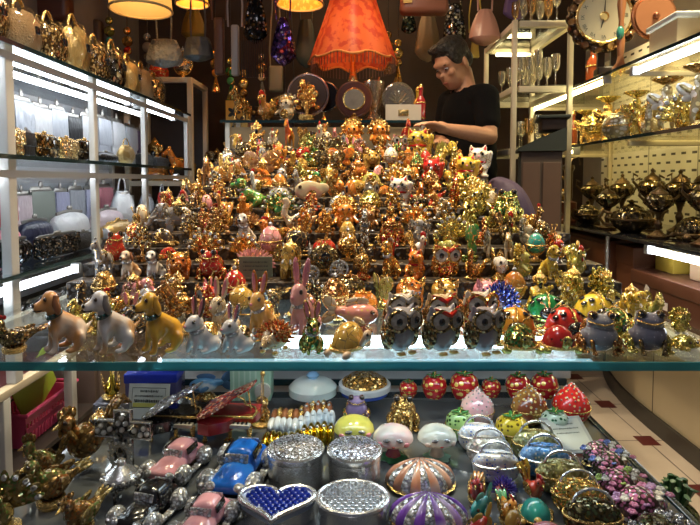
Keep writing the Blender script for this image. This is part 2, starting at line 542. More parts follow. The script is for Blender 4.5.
@kind('rabbit')
def _():
    def body(b):
        b.ball((0, .1, .25), (.22, .28, .24)); b.ball((0, -.1, .3), (.17, .18, .2)); b.ball((0, -.17, .53), (.16, .2, .15)); b.ball((0, -.32, .49), (.1, .1, .09))
        for s in (-1, 1):
            b.caps((s * .1, -.2, .25), (s * .11, -.27, .05), .06, .05); b.ball((s * .2, .15, .13), (.1, .18, .13)); b.ball((s * .19, -.02, .045), (.07, .16, .045))
    ps = [blobp('body', 'body', body, .03)]
    for s in (-1, 1):
        inn = part('inner_ear', 'pink', lambda b: b.ball((s * .125, -.115, .82), (.045, .02, .15), (-.15, s * .22, 0)))
        ps.append(part('ear', 'accent', lambda b: b.ball((s * .12, -.08, .81), (.075, .04, .2), (-.15, s * .22, 0)), (inn,)))
    ps += eyes(.125, -.28, .58, .035, .75)
    ps.append(part('nose', 'pink', lambda b: b.ball((0, -.415, .51), (.035, .025, .025))))
    ps.append(part('tail', 'white', lambda b: b.ball((0, .4, .2), .085)))
    ps.append(part('collar', 'crys', lambda b: b.torus((0, -.13, .42), .145, .03, (.3, 0, 0), seg=18)))
    ps.append(part('saddle', 'jewel', lambda b: b.ball((0, .14, .3), (.215, .22, .21))))
    return ps

def shelled(b, h=.42, w=.42, l=.5):
    b.lathe([(1, 0), (.97, .12), (.88, .4), (.68, .7), (.4, .9), (0, 1)], (0, .05, .12), 24)
    for v in b.bm.verts: v.co = Vector((v.co.x * w, v.co.y * l, .12 + (v.co.z - .12) * h))

@kind('turtle')
def _():
    ps = [part('shell', 'body', lambda b: shelled(b))]
    ps.append(part('shell_rim', 'gold', lambda b: b.torus((0, .025, .13), .44, .035, None, 28, 8, 1.0, 1.16)))
    ps.append(blobp('head', 'accent', lambda b: (b.caps((0, -.45, .17), (0, -.6, .3), .08, .09), b.ball((0, -.66, .33), (.12, .14, .11)))))
    ps += eyes(.085, -.74, .37, .032, .7)
    for sx in (-1, 1):
        for y in (-.32, .36):
            ps.append(part('leg', 'accent', lambda b: b.ball((sx * .4, y, .07), (.13, .1, .07), (0, 0, sx * (.6 if y < 0 else -.6)))))
    ps.append(part('tail', 'accent', lambda b: b.cyl((0, .55, .1), (0, .72, .06), .05, .01)))
    return ps

@kind('ladybird')
def _():
    ps = [part('shell', 'body', lambda b: shelled(b, .52, .45, .5), [
        part('stripe', 'gold', lambda b: b.tube([(0, -.47 + .14 * i, .14 + .535 * math.sqrt(max(0, 1 - ((-.47 + .14 * i) / .5) ** 2)) ** .95) for i in range(8)], .022))] + [
        part('spot', 'spot', lambda b: b.ball((x, y, .12 + .52 * math.sqrt(max(.02, 1 - (x / .45) ** 2 - (y / .5) ** 2)) + .0), (.075, .075, .03), (-y * 1.3, x * 2.0, 0)))
        for x, y in ((-.2, -.22), (.2, -.22), (-.28, .08), (.28, .08), (-.17, .3), (.17, .3), (-.34, -.13), (.34, -.13))])]
    ps.append(part('base', 'jewel', lambda b: b.lathe([(.5, 0.03), (.52, .08), (.46, .14)], (0, 0.02, 0), 24, sx=.95, sy=1.1)))
    ps.append(part('head', 'dark', lambda b: b.ball((0, -.48, .22), (.22, .16, .16))))
    ps += eyes(.12, -.6, .27, .05)
    for s in (-1, 1):
        ps.append(part('antenna', 'gold', lambda b: (b.tube([(s * .08, -.52, .35), (s * .13, -.58, .48), (s * .2, -.62, .52)], .015), b.ball((s * .2, -.62, .52), .035))))
        ps.append(part('foot', 'gold', lambda b: [b.ball((s * .46, y, .04), (.09, .04, .04)) for y in (-.3, 0, .3)]))
    return ps

@kind('frog')
def _():
    def body(b):
        b.ball((0, 0, .36), (.42, .38, .36)); b.ball((0, -.06, .7), (.32, .28, .2))
        for s in (-1, 1): b.ball((s * .19, -.12, .87), (.12, .12, .11))
    ps = [blobp('body', 'body', body)]
    ps.append(part('back', 'jewel', lambda b: (b.ball((0, .1, .44), (.41, .34, .38)),)))
    ps.append(part('mouth', 'gold', lambda b: b.tube([(.31 * math.sin(a), -.06 - .29 * math.cos(a), .68 + .06 * abs(math.sin(a))) for a in [(-1.2 + .24 * i) for i in range(11)]], .02)))
    for s in (-1, 1):
        pu = part('pupil', 'pupil', lambda b: b.ball((s * .2, -.25, .88), (.06, .03, .06)))
        ps.append(part('eye', 'eye', lambda b: b.ball((s * .195, -.17, .88), (.1, .09, .1)), (pu,)))
        ps.append(blobp('hind_leg', 'jewel', lambda b: (b.ball((s * .4, .06, .2), (.14, .26, .2)), b.ball((s * .38, -.22, .05), (.13, .16, .05)))))
        ps.append(blobp('front_leg', 'accent', lambda b: (b.caps((s * .25, -.3, .3), (s * .22, -.4, .06), .06, .05), b.ball((s * .22, -.44, .04), (.09, .08, .04)))))
    return ps

@kind('pig')
def _():
    def body(b):
        b.ball((0, .05, .42), (.36, .46, .34)); b.ball((0, -.38, .48), (.27, .22, .26)); b.cyl((0, -.5, .44), (0, -.68, .43), .13, .12)
        for sx in (-1, 1):
            for y in (-.25, .32): b.cyl((sx * .2, y, .3), (sx * .2, y, .0), .11, .085)
    ps = [blobp('body', 'body', body, .038)]
    for s in (-1, 1):
        ps.append(part('ear', 'accent', lambda b: b.cyl((s * .19, -.38, .66), (s * .28, -.46, .86), .11, .01)))
        ps.append(part('nostril', 'dark', lambda b: b.ball((s * .05, -.685, .44), (.022, .012, .03))))
    ps += eyes(.13, -.56, .58, .04, .75)
    ps.append(part('tail', 'accent', lambda b: b.tube([(0, .5 + .01 * i, .5 + .06 * math.sin(i)) for i in range(2)] + [(.06 * math.cos(a), .52, .52 + .06 * math.sin(a)) for a in (0, 1, 2, 3, 4, 5)], .022)))
    ps.append(part('saddle', 'jewel', lambda b: b.ball((0, .08, .55), (.3, .3, .235))))
    return ps

@kind('elephant')
def _():
    def body(b):
        b.ball((0, .12, .5), (.3, .42, .3)); b.ball((0, -.35, .66), (.22, .2, .23))
        for sx in (-1, 1):
            for y in (-.12, .36): b.cyl((sx * .17, y, .4), (sx * .17, y, 0), .12, .11)
        pts = [(0, -.5, .6), (0, -.62, .45), (0, -.68, .28), (0, -.74, .22), (0, -.84, .3)]
        for a, c, i in zip(pts, pts[1:], range(9)): b.caps(a, c, .1 - .017 * i, .085 - .017 * i)
    ps = [blobp('body', 'body', body)]
    for s in (-1, 1):
        ps.append(part('ear', 'accent', lambda b: b.ball((s * .28, -.24, .66), (.16, .04, .22), (0, s * -.1, s * -.6))))
        ps.append(part('tusk', 'white', lambda b: b.tube([(s * .1, -.5, .5), (s * .13, -.63, .44), (s * .13, -.73, .48)], [.035, .03, .008])))
    ps += eyes(.17, -.49, .74, .03, .75)
    ps.append(part('saddle', 'jewel', lambda b: (b.ball((0, .14, .6), (.33, .24, .23)),)))
    ps.append(part('howdah', 'gold', lambda b: (b.lathe([(.2, .8), (.2, .86), (.08, .93), (.03, 1.02), (0, 1.06)], (0, .14, 0)),)))
    ps.append(part('tail', 'accent', lambda b: b.tube([(0, .53, .58), (0, .6, .45), (0, .6, .3)], [.03, .02, .03])))
    return ps

@kind('horse')
def _():
    def body(b):
        b.ball((0, .16, .5), (.15, .24, .17)); b.ball((0, -.12, .52), (.15, .17, .18)); b.caps((0, -.2, .58), (0, -.36, .86), .13, .09)
        b.caps((0, -.36, .88), (0, -.56, .78), .1, .06)
        for s in (-1, 1):
            b.caps((s * .08, .3, .42), (s * .09, .34, .03), .08, .035)
            b.cyl((s * .04, -.34, .93), (s * .06, -.34, 1.04), .035, .008)
        b.caps((-.08, -.2, .42), (-.08, -.22, .03), .06, .035); b.caps((.08, -.2, .42), (.09, -.4, .36), .06, .045); b.caps((.09, -.4, .36), (.09, -.36, .18), .042, .03)
    ps = [blobp('body', 'body', body, .028, 2)]
    ps.append(blobp('mane', 'accent', lambda b: [b.ball((0, -.36 + .05 * i, .97 - .075 * i), (.035, .07, .08)) for i in range(6)], .025, 1))
    ps.append(blobp('tail', 'accent', lambda b: (b.caps((0, .38, .56), (0, .52, .48), .05, .06), b.caps((0, .52, .48), (0, .56, .2), .06, .025)), .025, 1))
    ps.append(part('saddle', 'jewel', lambda b: b.ball((0, .02, .6), (.165, .13, .12))))
    ps += eyes(.065, -.45, .89, .022, .75)
    ps.append(part('base', 'gold', lambda b: b.lathe([(.4, 0), (.42, .03), (.36, .06), (0, .065)], (0, .05, -.03), 24, sx=.6)))
    return ps

@kind('lucky_cat')
def _():
    def body(b):
        b.ball((0, .02, .28), (.3, .27, .29)); b.ball((0, -.02, .66), (.29, .24, .24))
        for s in (-1, 1): b.cyl((s * .17, 0, .82), (s * .22, 0, 1.0), .1, .015)
        b.caps((.27, -.06, .38), (.33, -.1, .66), .085, .075); b.ball((.34, -.12, .72), (.085, .08, .09))
        b.caps((-.25, -.14, .35), (-.14, -.28, .24), .085, .075)
        for s in (-1, 1): b.ball((s * .18, -.2, .07), (.12, .15, .07))
    ps = [blobp('body', 'body', body, .035)]
    for s in (-1, 1):
        ps.append(part('inner_ear', 'red', lambda b: b.cyl((s * .172, -.07, .83), (s * .21, -.045, .95), .06, .008)))
        ps.append(part('eye', 'dark', lambda b: b.ball((s * .11, -.235, .7), (.04, .025, .05))))
        ps.append(part('whiskers', 'dark', lambda b: [b.tube([(s * .12, -.245, .6 + d), (s * .25, -.18, .62 + 2 * d)], .008, 5) for d in (-.03, 0, .03)]))
    ps.append(part('nose', 'pink', lambda b: b.ball((0, -.26, .63), (.035, .025, .025))))
    ps.append(part('collar', 'red', lambda b: b.torus((0, 0, .47), .22, .035, None, 24, 8)))
    ps.append(part('bell', 'gold', lambda b: b.ball((0, -.25, .42), .06)))
    ps.append(part('bib', 'jewel', lambda b: b.ball((0, -.2, .26), (.15, .1, .17))))
    return ps

def bird_body(b):
    b.ball((0, .05, .36), (.24, .34, .25)); b.caps((0, -.15, .45), (0, -.26, .66), .15, .12); b.ball((0, -.28, .74), (.15, .16, .15))
    b.caps((0, .3, .38), (0, .55, .46), .14, .06)

@kind('bird')
def _():
    ps = [blobp('body', 'body', bird_body)]
    ps.append(part('beak', 'gold', lambda b: b.cyl((0, -.4, .74), (0, -.56, .7), .055, .008)))
    ps += eyes(.11, -.36, .79, .035, .7)
    for s in (-1, 1):
        ps.append(part('wing', 'jewel', lambda b: (b.ball((s * .23, .1, .4), (.06, .28, .17), (.25, 0, 0)), b.ball((s * .2, .38, .5), (.04, .2, .08), (.35, 0, 0)))))
    ps.append(part('tail', 'accent', lambda b: [b.ball((x, .66, .5), (.06, .2, .035), (.35, 0, -x * 2)) for x in (-.1, 0, .1)]))
    ps.append(part('crest', 'red', lambda b: [b.ball((0, -.3 + .08 * i, .9 + .02 * (1 - abs(i - 1))), (.025, .045, .06)) for i in range(3)]))
    ps.append(part('nest', 'gold', lambda b: (b.torus((0, .05, .1), .22, .06), b.lathe([(.25, 0), (.27, .05), (.2, .14)], (0, .05, 0)))))
    return ps

@kind('rooster')
def _():
    ps = [blobp('body', 'body', lambda b: (bird_body(b), b.ball((0, -.02, .42), (.22, .26, .24))))]
    ps.append(part('beak', 'gold', lambda b: b.cyl((0, -.4, .74), (0, -.55, .7), .05, .008)))
    ps += eyes(.115, -.35, .79, .035, .7)
    ps.append(blobp('comb', 'red', lambda b: [b.ball((0, -.4 + .085 * i, .9 + .04 * math.sin(i * 1.1)), (.03, .055, .09)) for i in range(4)], .022, 1))
    ps.append(part('wattle', 'red', lambda b: b.ball((0, -.4, .62), (.035, .04, .075))))
    for s in (-1, 1):
        ps.append(part('wing', 'jewel', lambda b: b.ball((s * .22, .08, .42), (.06, .24, .17), (.3, 0, 0))))
        ps.append(part('leg', 'gold', lambda b: (b.cyl((s * .09, .02, .2), (s * .09, .0, .02), .03), [b.ball((s * .09 + .04 * d, -.05, .02), (.02, .07, .02)) for d in (-1, 0, 1)])))
    for i, a in enumerate((-.16, -.05, .06, .17)):
        ps.append(part('tail_feather', 'accent' if i % 2 else 'jewel', lambda b: b.tube([(a * .3, .4, .45), (a * .8, .58, .7 + .04 * i), (a, .75, .85 + .03 * i), (a * 1.1, .9, .72 + .03 * i)], [.05, .07, .06, .015])))
    return ps

@kind('swan')
def _():
    def body(b):
        b.ball((0, .08, .26), (.26, .4, .24)); b.caps((0, .4, .32), (0, .58, .46), .12, .03)
        pts = [(0, -.22, .32), (0, -.36, .5), (0, -.33, .7), (0, -.24, .84), (0, -.3, .94), (0, -.4, .9)]
        for p, q, i in zip(pts, pts[1:], range(9)): b.caps(p, q, .11 - .008 * i, .1 - .008 * i)
    ps = [blobp('body', 'body', body, .03)]
    ps.append(part('beak', 'gold', lambda b: b.cyl((0, -.46, .89), (0, -.6, .83), .045, .012)))
    ps += eyes(.05, -.41, .94, .025, .7)
    for s in (-1, 1):
        ps.append(part('wing', 'jewel', lambda b: (b.ball((s * .24, .12, .36), (.06, .32, .19), (.35, s * .25, 0)), b.ball((s * .26, .34, .52), (.04, .2, .12), (.6, s * .25, 0)))))
    ps.append(part('base', 'gold', lambda b: b.lathe([(.3, 0), (.33, .04), (.24, .08)], (0, .06, 0), 24, sy=1.2)))
    return ps

@kind('peacock')
def _():
    ps = [blobp('body', 'body', lambda b: (b.ball((0, 0, .26), (.17, .24, .18)), b.caps((0, -.14, .32), (0, -.24, .6), .09, .06), b.ball((0, -.26, .66), (.075, .09, .075))), .028)]
    ps.append(part('beak', 'gold', lambda b: b.cyl((0, -.33, .66), (0, -.42, .63), .03, .006)))
    ps.append(part('crest', 'gold', lambda b: [(b.cyl((0, -.25, .72), (x, -.25, .82), .008), b.ball((x, -.25, .83), .022)) for x in (-.05, 0, .05)]))
    def fan(b):
        for i in range(9):
            a = R(-80 + 20 * i)
            b.ball((.3 * math.sin(a), .16, .3 + .34 * math.cos(a)), (.09, .03, .33), (0, a, 0))
    eyespots = [part('feather_eye', 'crys', lambda b: b.ball((.52 * math.sin(R(-80 + 20 * i)), .12, .3 + .54 * math.cos(R(-80 + 20 * i))), (.05, .03, .06), (0, R(-80 + 20 * i), 0))) for i in range(9)]
    ps.append(part('tail_fan', 'jewel', fan, eyespots))
    ps.append(part('base', 'gold', lambda b: b.lathe([(.26, 0), (.28, .04), (.2, .09), (.1, .12)], (0, 0, 0))))
    return ps

@kind('butterfly')
def _():
    ps = [part('body', 'gold', lambda b: (b.caps((0, -.02, .3), (0, -.02, .8), .04, .05), b.ball((0, -.02, .87), .07)))]
    for s in (-1, 1):
        ps.append(part('wing', 'body', lambda b: (b.ball((s * .34, 0, .8), (.34, .03, .24), (0, s * -.5, s * .3)), b.ball((s * .24, .02, .42), (.24, .03, .18), (0, s * .6, s * .3))),
            [part('wing_spot', 'crys', lambda b: b.ball((s * .42, -.02 + .11, .86), (.1, .03, .07), (0, s * -.5, s * .3)))]))
        ps.append(part('antenna', 'gold', lambda b: b.tube([(s * .02, -.03, .92), (s * .1, -.06, 1.05), (s * .17, -.06, 1.08)], .012)))
    ps.append(part('flower_base', 'jewel', lambda b: (b.lathe([(.22, 0), (.24, .05), (.1, .12), (.05, .32)], (0, 0, 0)), [b.ball((.17 * math.cos(a), .17 * math.sin(a), .13), (.1, .07, .05), (0, 0, a)) for a in (0, 1.05, 2.1, 3.14, 4.2, 5.2)])))
    return ps

@kind('jewelled_egg')
def _():
    ps = [part('egg', 'body', lambda b: b.lathe([(0, .24), (.14, .26), (.25, .36), (.3, .5), (.27, .66), (.18, .82), (.08, .9), (0, .92)], seg=28))]
    ps.append(part('band', 'gold', lambda b: b.torus((0, 0, .52), .3, .025, None, 28)))
    ps.append(part('band', 'gold', lambda b: b.torus((0, 0, .5), .275, .02, (PI / 2, 0, 0), 28, 8, 1.06, 1.2)))
    ps.append(part('finial', 'crys', lambda b: (b.ball((0, 0, .96), .055), b.cyl((0, 0, .98), (0, 0, 1.06), .02, .005))))
    ps.append(part('stand', 'gold', lambda b: (b.lathe([(.24, 0), (.25, .04), (.1, .09), (.06, .16), (.16, .26), (.15, .29)], seg=20), [b.ball((.21 * math.cos(a), .21 * math.sin(a), .02), .05) for a in (.8, 2.4, 4, 5.5)])))
    return ps

@kind('carriage')
def _():
    ps = [part('cabin', 'body', lambda b: b.lathe([(0, .26), (.16, .28), (.3, .42), (.33, .56), (.26, .74), (.12, .84), (0, .86)], seg=16, sy=1.15, flute=8, fa=.05))]
    ps.append(part('crown', 'gold', lambda b: (b.torus((0, 0, .86), .09, .02), [b.cyl((.09 * math.cos(a), .09 * math.sin(a), .86), (.12 * math.cos(a), .12 * math.sin(a), .98), .02, .004) for a in (0, 1.26, 2.5, 3.77, 5.03)])))
    for sx in (-1, 1):
        for y, r in ((-.36, .2), (.34, .25)):
            ps.append(part('wheel', 'crys', lambda b: (b.torus((sx * .34, y, r), r - .03, .03, (0, PI / 2, 0), 20), b.ball((sx * .35, y, r), .055), [b.cyl((sx * .34, y, r), (sx * .34, y + (r - .03) * math.cos(a), r + (r - .03) * math.sin(a)), .015, seg=6) for a in [k * PI / 4 for k in range(8)]])))
    ps.append(part('axle', 'gold', lambda b: (b.cyl((-.34, -.36, .2), (.34, -.36, .2), .025), b.cyl((-.34, .34, .25), (.34, .34, .25), .025), b.tube([(0, -.5, .26), (0, -.3, .2), (0, 0, .24), (0, .34, .26)], .04))))
    for s in (-1, 1): ps.append(part('window', 'dark', lambda b: b.ball((s * .31, 0, .57), (.03, .13, .12))))
    return ps

@kind('fish')
def _():
    ps = [blobp('body', 'body', lambda b: (b.ball((0, -.05, .48), (.17, .4, .28)), b.ball((0, .3, .55), (.09, .2, .15))))]
    ps.append(part('tail_fin', 'accent', lambda b: (b.ball((0, .58, .75), (.03, .13, .24), (-.5, 0, 0)), b.ball((0, .6, .42), (.03, .13, .22), (.7, 0, 0)))))
    ps.append(part('back_fin', 'accent', lambda b: b.ball((0, .02, .78), (.025, .26, .13), (-.12, 0, 0))))
    for s in (-1, 1): ps.append(part('side_fin', 'accent', lambda b: b.ball((s * .19, -.02, .4), (.03, .15, .09), (.4, 0, s * .4))))
    ps += eyes(.125, -.3, .58, .05, .6)
    ps.append(part('wave_base', 'jewel', lambda b: (b.lathe([(.28, 0), (.3, .05), (.2, .13), (.1, .25)], seg=20, flute=5, fa=.12))))
    return ps

@kind('hedgehog')
def _():
    ps = [blobp('body', 'accent', lambda b: (b.ball((0, .05, .34), (.34, .4, .3)), b.caps((0, -.3, .3), (0, -.52, .24), .18, .06)))]
    def spikes(b):
        n = 90
        for i in range(n):
            z = 1 - (i + .5) / n * 1.15; th = i * 2.39996; r = math.sqrt(max(0, 1 - z * z))
            d = Vector((r * math.cos(th), r * math.sin(th), z))
            if d.y < -.72: continue
            c = Vector((d.x * .33, .06 + d.y * .39, .34 + d.z * .29)); b.cyl(c, c + d * .2, .05, .006, seg=6)
    ps.append(part('spines', 'body', spikes))
    ps += eyes(.1, -.42, .34, .032, .8)
    ps.append(part('nose', 'dark', lambda b: b.ball((0, -.58, .24), .04)))
    for s in (-1, 1):
        ps.append(part('foot', 'gold', lambda b: (b.ball((s * .18, -.25, .04), (.07, .1, .045)), b.ball((s * .18, .25, .04), (.07, .1, .045)))))
    return ps

@kind('snail')
def _():
    ps = [blobp('body', 'accent', lambda b: (b.caps((0, .5, .06), (0, -.35, .1), .05, .12), b.caps((0, -.35, .12), (0, -.5, .4), .11, .1), b.ball((0, -.52, .45), .12)))]
    pts = []; rs = []
    for i in range(40):
        a = i * .36; r = .3 - .0062 * i
        pts.append((.0 + .005 * i * (1 if i % 2 else 1) - .02, .1 + r * math.cos(a) * .75, .46 + r * math.sin(a) * .75)); rs.append(.15 - .003 * i)
    ps.append(part('shell', 'body', lambda b: (b.tube(pts, rs, 10), b.ball((0, .1, .46), (.15, .24, .24)))))
    for s in (-1, 1): ps.append(part('feeler', 'gold', lambda b: (b.tube([(s * .05, -.55, .54), (s * .1, -.6, .7)], .018), b.ball((s * .1, -.6, .72), .035))))
    return ps

@kind('apple')
def _():
    ps = [part('fruit', 'body', lambda b: b.lathe([(0, .06), (.16, .0), (.3, .06), (.4, .25), (.43, .45), (.38, .64), (.25, .76), (.1, .74), (0, .68)], seg=28, flute=5, fa=.03))]
    ps.append(part('stem', 'gold', lambda b: b.tube([(0, 0, .68), (.02, 0, .82), (.06, 0, .92)], [.025, .025, .035])))
    ps.append(part('leaf', 'accent', lambda b: [b.ball((.13 * math.cos(a), .13 * math.sin(a), .79), (.14, .06, .025), (0, -.2, a)) for a in (0, 1.5, 3.1, 4.6)]))
    ps.append(part('hinge_band', 'gold', lambda b: b.torus((0, 0, .42), .425, .018, None, 28)))
    return ps

@kind('pointed_fruit')
def _():
    ps = [part('fruit', 'body', lambda b: b.lathe([(0, .04), (.16, .0), (.3, .05), (.42, .22), (.45, .4), (.4, .58), (.26, .76), (.12, .88), (.03, .97), (0, .99)], seg=28))]
    ps.append(part('hinge_band', 'gold', lambda b: b.torus((0, 0, .4), .448, .014, None, 28)))
    for k in range(46):
        z = .52 + .46 * (k / 46) ** 1.1; a = k * 2.4
        pr = [(.42, .52), (.4, .58), (.26, .76), (.12, .88), (.03, .97), (0, .99)]
        for (r0, z0), (r1, z1) in zip(pr, pr[1:]):
            if z0 <= z <= z1: r_ = r0 + (r1 - r0) * (z - z0) / (z1 - z0); break
        ps.append(part('crystal', 'crys', lambda b: b.ball((r_ * math.cos(a), r_ * math.sin(a), z), .024, None, 8, 6)))
    return ps

@kind('flower_figure')
def _():
    """squat gourd animal wrapped in petals, as on the back ledge"""
    ps = [blobp('body', 'body', lambda b: (b.ball((0, 0, .3), (.27, .24, .26)), b.ball((0, -.02, .62), (.24, .22, .2))))]
    ps.append(part('petals', 'jewel', lambda b: [b.ball((.27 * math.cos(a) * (1 if k else .8), .1 + .08 * k, .66 + .24 * math.sin(a)), (.16, .05, .08), (0, -a, 0)) for k in (0, 1) for a in [i * PI / 5 + .3 * k for i in range(10)]]))
    ps.append(part('crown', 'gold', lambda b: [b.cyl((x, -.02, .78), (x * 1.5, -.02, 1.0 - abs(x) * .5), .05, .008) for x in (-.16, -.08, 0, .08, .16)]))
    ps += eyes(.09, -.21, .66, .04, .7)
    ps.append(part('belly', 'accent', lambda b: b.ball((0, -.14, .29), (.17, .13, .18))))
    for s in (-1, 1):
        ps.append(part('foot', 'crys', lambda b: b.ball((s * .13, -.16, .05), (.09, .12, .05))))
        ps.append(part('arm', 'body', lambda b: b.caps((s * .24, -.05, .42), (s * .32, -.2, .3), .06, .05)))
    return ps

@kind('seated_deity')
def _():
    ps = [blobp('robe', 'body', lambda b: (b.lathe([(.32, 0), (.34, .1), (.26, .3), (.2, .5), (.1, .62)]), b.ball((0, -.18, .14), (.32, .18, .13)), b.caps((-.2, -.02, .5), (-.16, -.26, .34), .08, .06), b.caps((.2, -.02, .5), (.28, -.2, .62), .08, .06)))]
    ps.append(part('head', 'accent', lambda b: b.ball((0, -.04, .74), (.13, .13, .15))))
    ps.append(part('headdress', 'gold', lambda b: (b.lathe([(.15, .8), (.17, .84), (.1, .92), (.05, 1.0), (0, 1.06)], (0, 0, 0)), [b.ball((s * .15, 0, .78), (.05, .05, .1)) for s in (-1, 1)])))
    ps.append(part('sash', 'jewel', lambda b: b.torus((0, 0, .4), .235, .04)))
    ps.append(part('beard', 'dark', lambda b: b.ball((0, -.14, .64), (.06, .04, .1))))
    ps.append(part('plinth', 'gold', lambda b: b.lathe([(.38, -.04), (.4, 0), (.34, .05)], (0, -.05, .04))))
    return ps

@kind('tree_ornament')
def _():
    """small wire tree hung with stones"""
    def wires(b):
        for i in range(11):
            a = i * 2.4; t = .35 + .06 * i
            b.tube([(0, 0, .2 + .03 * i), (.16 * math.cos(a), .16 * math.sin(a), t + .12), (.27 * math.cos(a), .27 * math.sin(a), t + .08)], [.02, .015, .01], 6)
    ps = [part('trunk', 'gold', lambda b: (b.tube([(0, 0, .05), (.03, 0, .3), (-.02, 0, .6), (0, 0, .95)], [.06, .045, .035, .01]), wires(b)))]
    for i in range(18):
        a = i * 2.4; t = .3 + .037 * i; r = .32 - .012 * i
        ps.append(part('blossom', 'jewel' if i % 3 else 'body', lambda b: b.ball((r * math.cos(a), r * math.sin(a), t + .08), (.085, .085, .065), seg=8, rings=6)))
    ps.append(part('pot', 'accent', lambda b: b.lathe([(.16, 0), (.2, .04), (.22, .16), (.18, .18)], seg=16)))
    return ps

@kind('teapot')
def _():
    ps = [part('pot', 'body', lambda b: b.lathe([(.2, 0), (.24, .03), (.4, .16), (.46, .32), (.4, .5), (.24, .58)], seg=24))]
    ps.append(part('lid', 'jewel', lambda b: (b.lathe([(.27, .57), (.24, .63), (.1, .7), (.05, .72), (.08, .78), (0, .83)], seg=20))))
    ps.append(part('spout', 'accent', lambda b: b.tube([(.38, 0, .22), (.56, 0, .32), (.64, 0, .5), (.74, 0, .58)], [.1, .08, .055, .05], 10)))
    ps.append(part('handle', 'accent', lambda b: b.tube([(-.38, 0, .46), (-.6, 0, .52), (-.68, 0, .36), (-.58, 0, .2), (-.4, 0, .18)], .04, 8)))
    ps.append(part('band', 'gold', lambda b: b.torus((0, 0, .33), .455, .025)))
    return ps

@kind('crab')
def _():
    ps = [part('shell', 'body', lambda b: shelled(b, .34, .48, .34))]
    for s in (-1, 1):
        ps.append(part('claw', 'accent', lambda b: (b.tube([(s * .38, -.15, .14), (s * .58, -.3, .18), (s * .5, -.48, .2)], [.06, .06, .08]), b.ball((s * .44, -.56, .2), (.1, .15, .07), (0, 0, s * .4)))))
        ps.append(part('legs', 'gold', lambda b: [b.tube([(s * .4, y, .14), (s * .62, y * 1.3, .2), (s * .74, y * 1.5, .0)], [.04, .035, .012], 6) for y in (-.05, .1, .25)]))
    ps += eyes(.12, -.34, .3, .045)
    return ps

@kind('goblet')
def _():
    return [part('bowl', 'body', lambda b: b.lathe([(.04, .45), (.2, .52), (.28, .68), (.26, .98), (.245, .98), (.26, .68), (.18, .55), (0, .5)], seg=20)),
            part('stem', 'accent', lambda b: b.lathe([(.24, 0), (.24, .02), (.06, .06), (.035, .25), (.06, .3), (.035, .36), (.04, .47)], seg=16))]

@kind('cherub')
def _():
    ps = [blobp('body', 'body', lambda b: (b.caps((0, 0, .42), (0, 0, .6), .12, .13), b.ball((0, -.02, .78), (.1, .1, .12)),
        [(b.caps((s * .07, 0, .4), (s * .1, -.04, .2), .075, .05), b.caps((s * .1, -.04, .2), (s * .09, 0, .08), .05, .035), b.caps((s * .13, 0, .6), (s * .27, -.06, .72), .05, .04)) for s in (-1, 1)]), .03)]
    for s in (-1, 1): ps.append(part('wing', 'accent', lambda b: (b.ball((s * .2, .12, .66), (.17, .035, .1), (0, s * -.6, 0)), b.ball((s * .15, .12, .54), (.12, .03, .07), (0, s * .3, 0)))))
    ps.append(part('dish', 'jewel', lambda b: b.lathe([(0, .9), (.08, .9), (.26, 1.0), (.25, 1.02), (.08, .94), (0, .94)], seg=20)))
    ps.append(part('plinth', 'gold', lambda b: b.lathe([(.22, 0), (.22, .04), (.13, .07), (.11, .1)], seg=20)))
    return ps

@kind('carafe')
def _():
    return [part('bottle', 'body', lambda b: b.lathe([(.17, 0), (.18, .03), (.19, .5), (.15, .62), (.075, .7), (.07, .86), (.1, .9), (.085, .92)], seg=20)),
            part('stopper', 'gold', lambda b: b.lathe([(.06, .92), (.09, .95), (.05, 1.0), (0, 1.04)], seg=16)),
            part('band', 'gold', lambda b: (b.torus((0, 0, .52), .188, .015), b.torus((0, 0, .1), .19, .015)))]

@kind('piano')
def _():
    """grand piano trinket box with raised lid"""
    out = [(-.5, -.32), (.5, -.32), (.5, -.05), (.42, .12), (.2, .24), (.08, .5), (-.2, .68), (-.42, .62), (-.5, .45)]
    M = Matrix.Rotation(-PI / 2, 4, 'X')
    def flat(b, z, h, k=1.0):
        b.prism([(x * k, y * k) for x, y in out], h, Matrix.Translation((0, 0, z)) @ Matrix.Rotation(PI / 2, 4, 'X') @ Matrix.Scale(1, 4))
    ps = [part('case', 'body', lambda b: flat(b, .42, .2))]
    ps.append(part('case_edge', 'gold', lambda b: b.tube([(x, y, .53) for x, y in out], .022, 6, closed=True)))
    def lid(b):
        flat(b, 0, .035)
        b.xf(Matrix.Translation((-.48, 0, .56)) @ Matrix.Rotation(-.45, 4, 'Y') @ Matrix.Translation((.48, 0, 0)))
    ps.append(part('lid', 'jewel', lid))
    ps.append(part('keyboard', 'white', lambda b: b.box((0, -.38, .4), (.92, .12, .06)), [part('black_keys', 'dark', lambda b: [b.box((-.4 + .08 * i, -.36, .44), (.035, .07, .03)) for i in range(11)])]))
    for x, y in ((-.42, -.28), (.42, -.28), (-.25, .5)): ps.append(part('leg', 'gold', lambda b: b.lathe([(.03, 0), (.05, .04), (.03, .1), (.055, .3), (.05, .34)], (x, y, 0), 12)))
    ps.append(part('prop', 'gold', lambda b: b.cyl((.38, .0, .5), (.32, .0, .92), .015)))
    ps.append(part('pedals', 'gold', lambda b: (b.box((0, -.1, .17), (.06, .04, .3)), [b.box((x, -.16, .02), (.04, .1, .02)) for x in (-.06, 0, .06)])))
    return ps

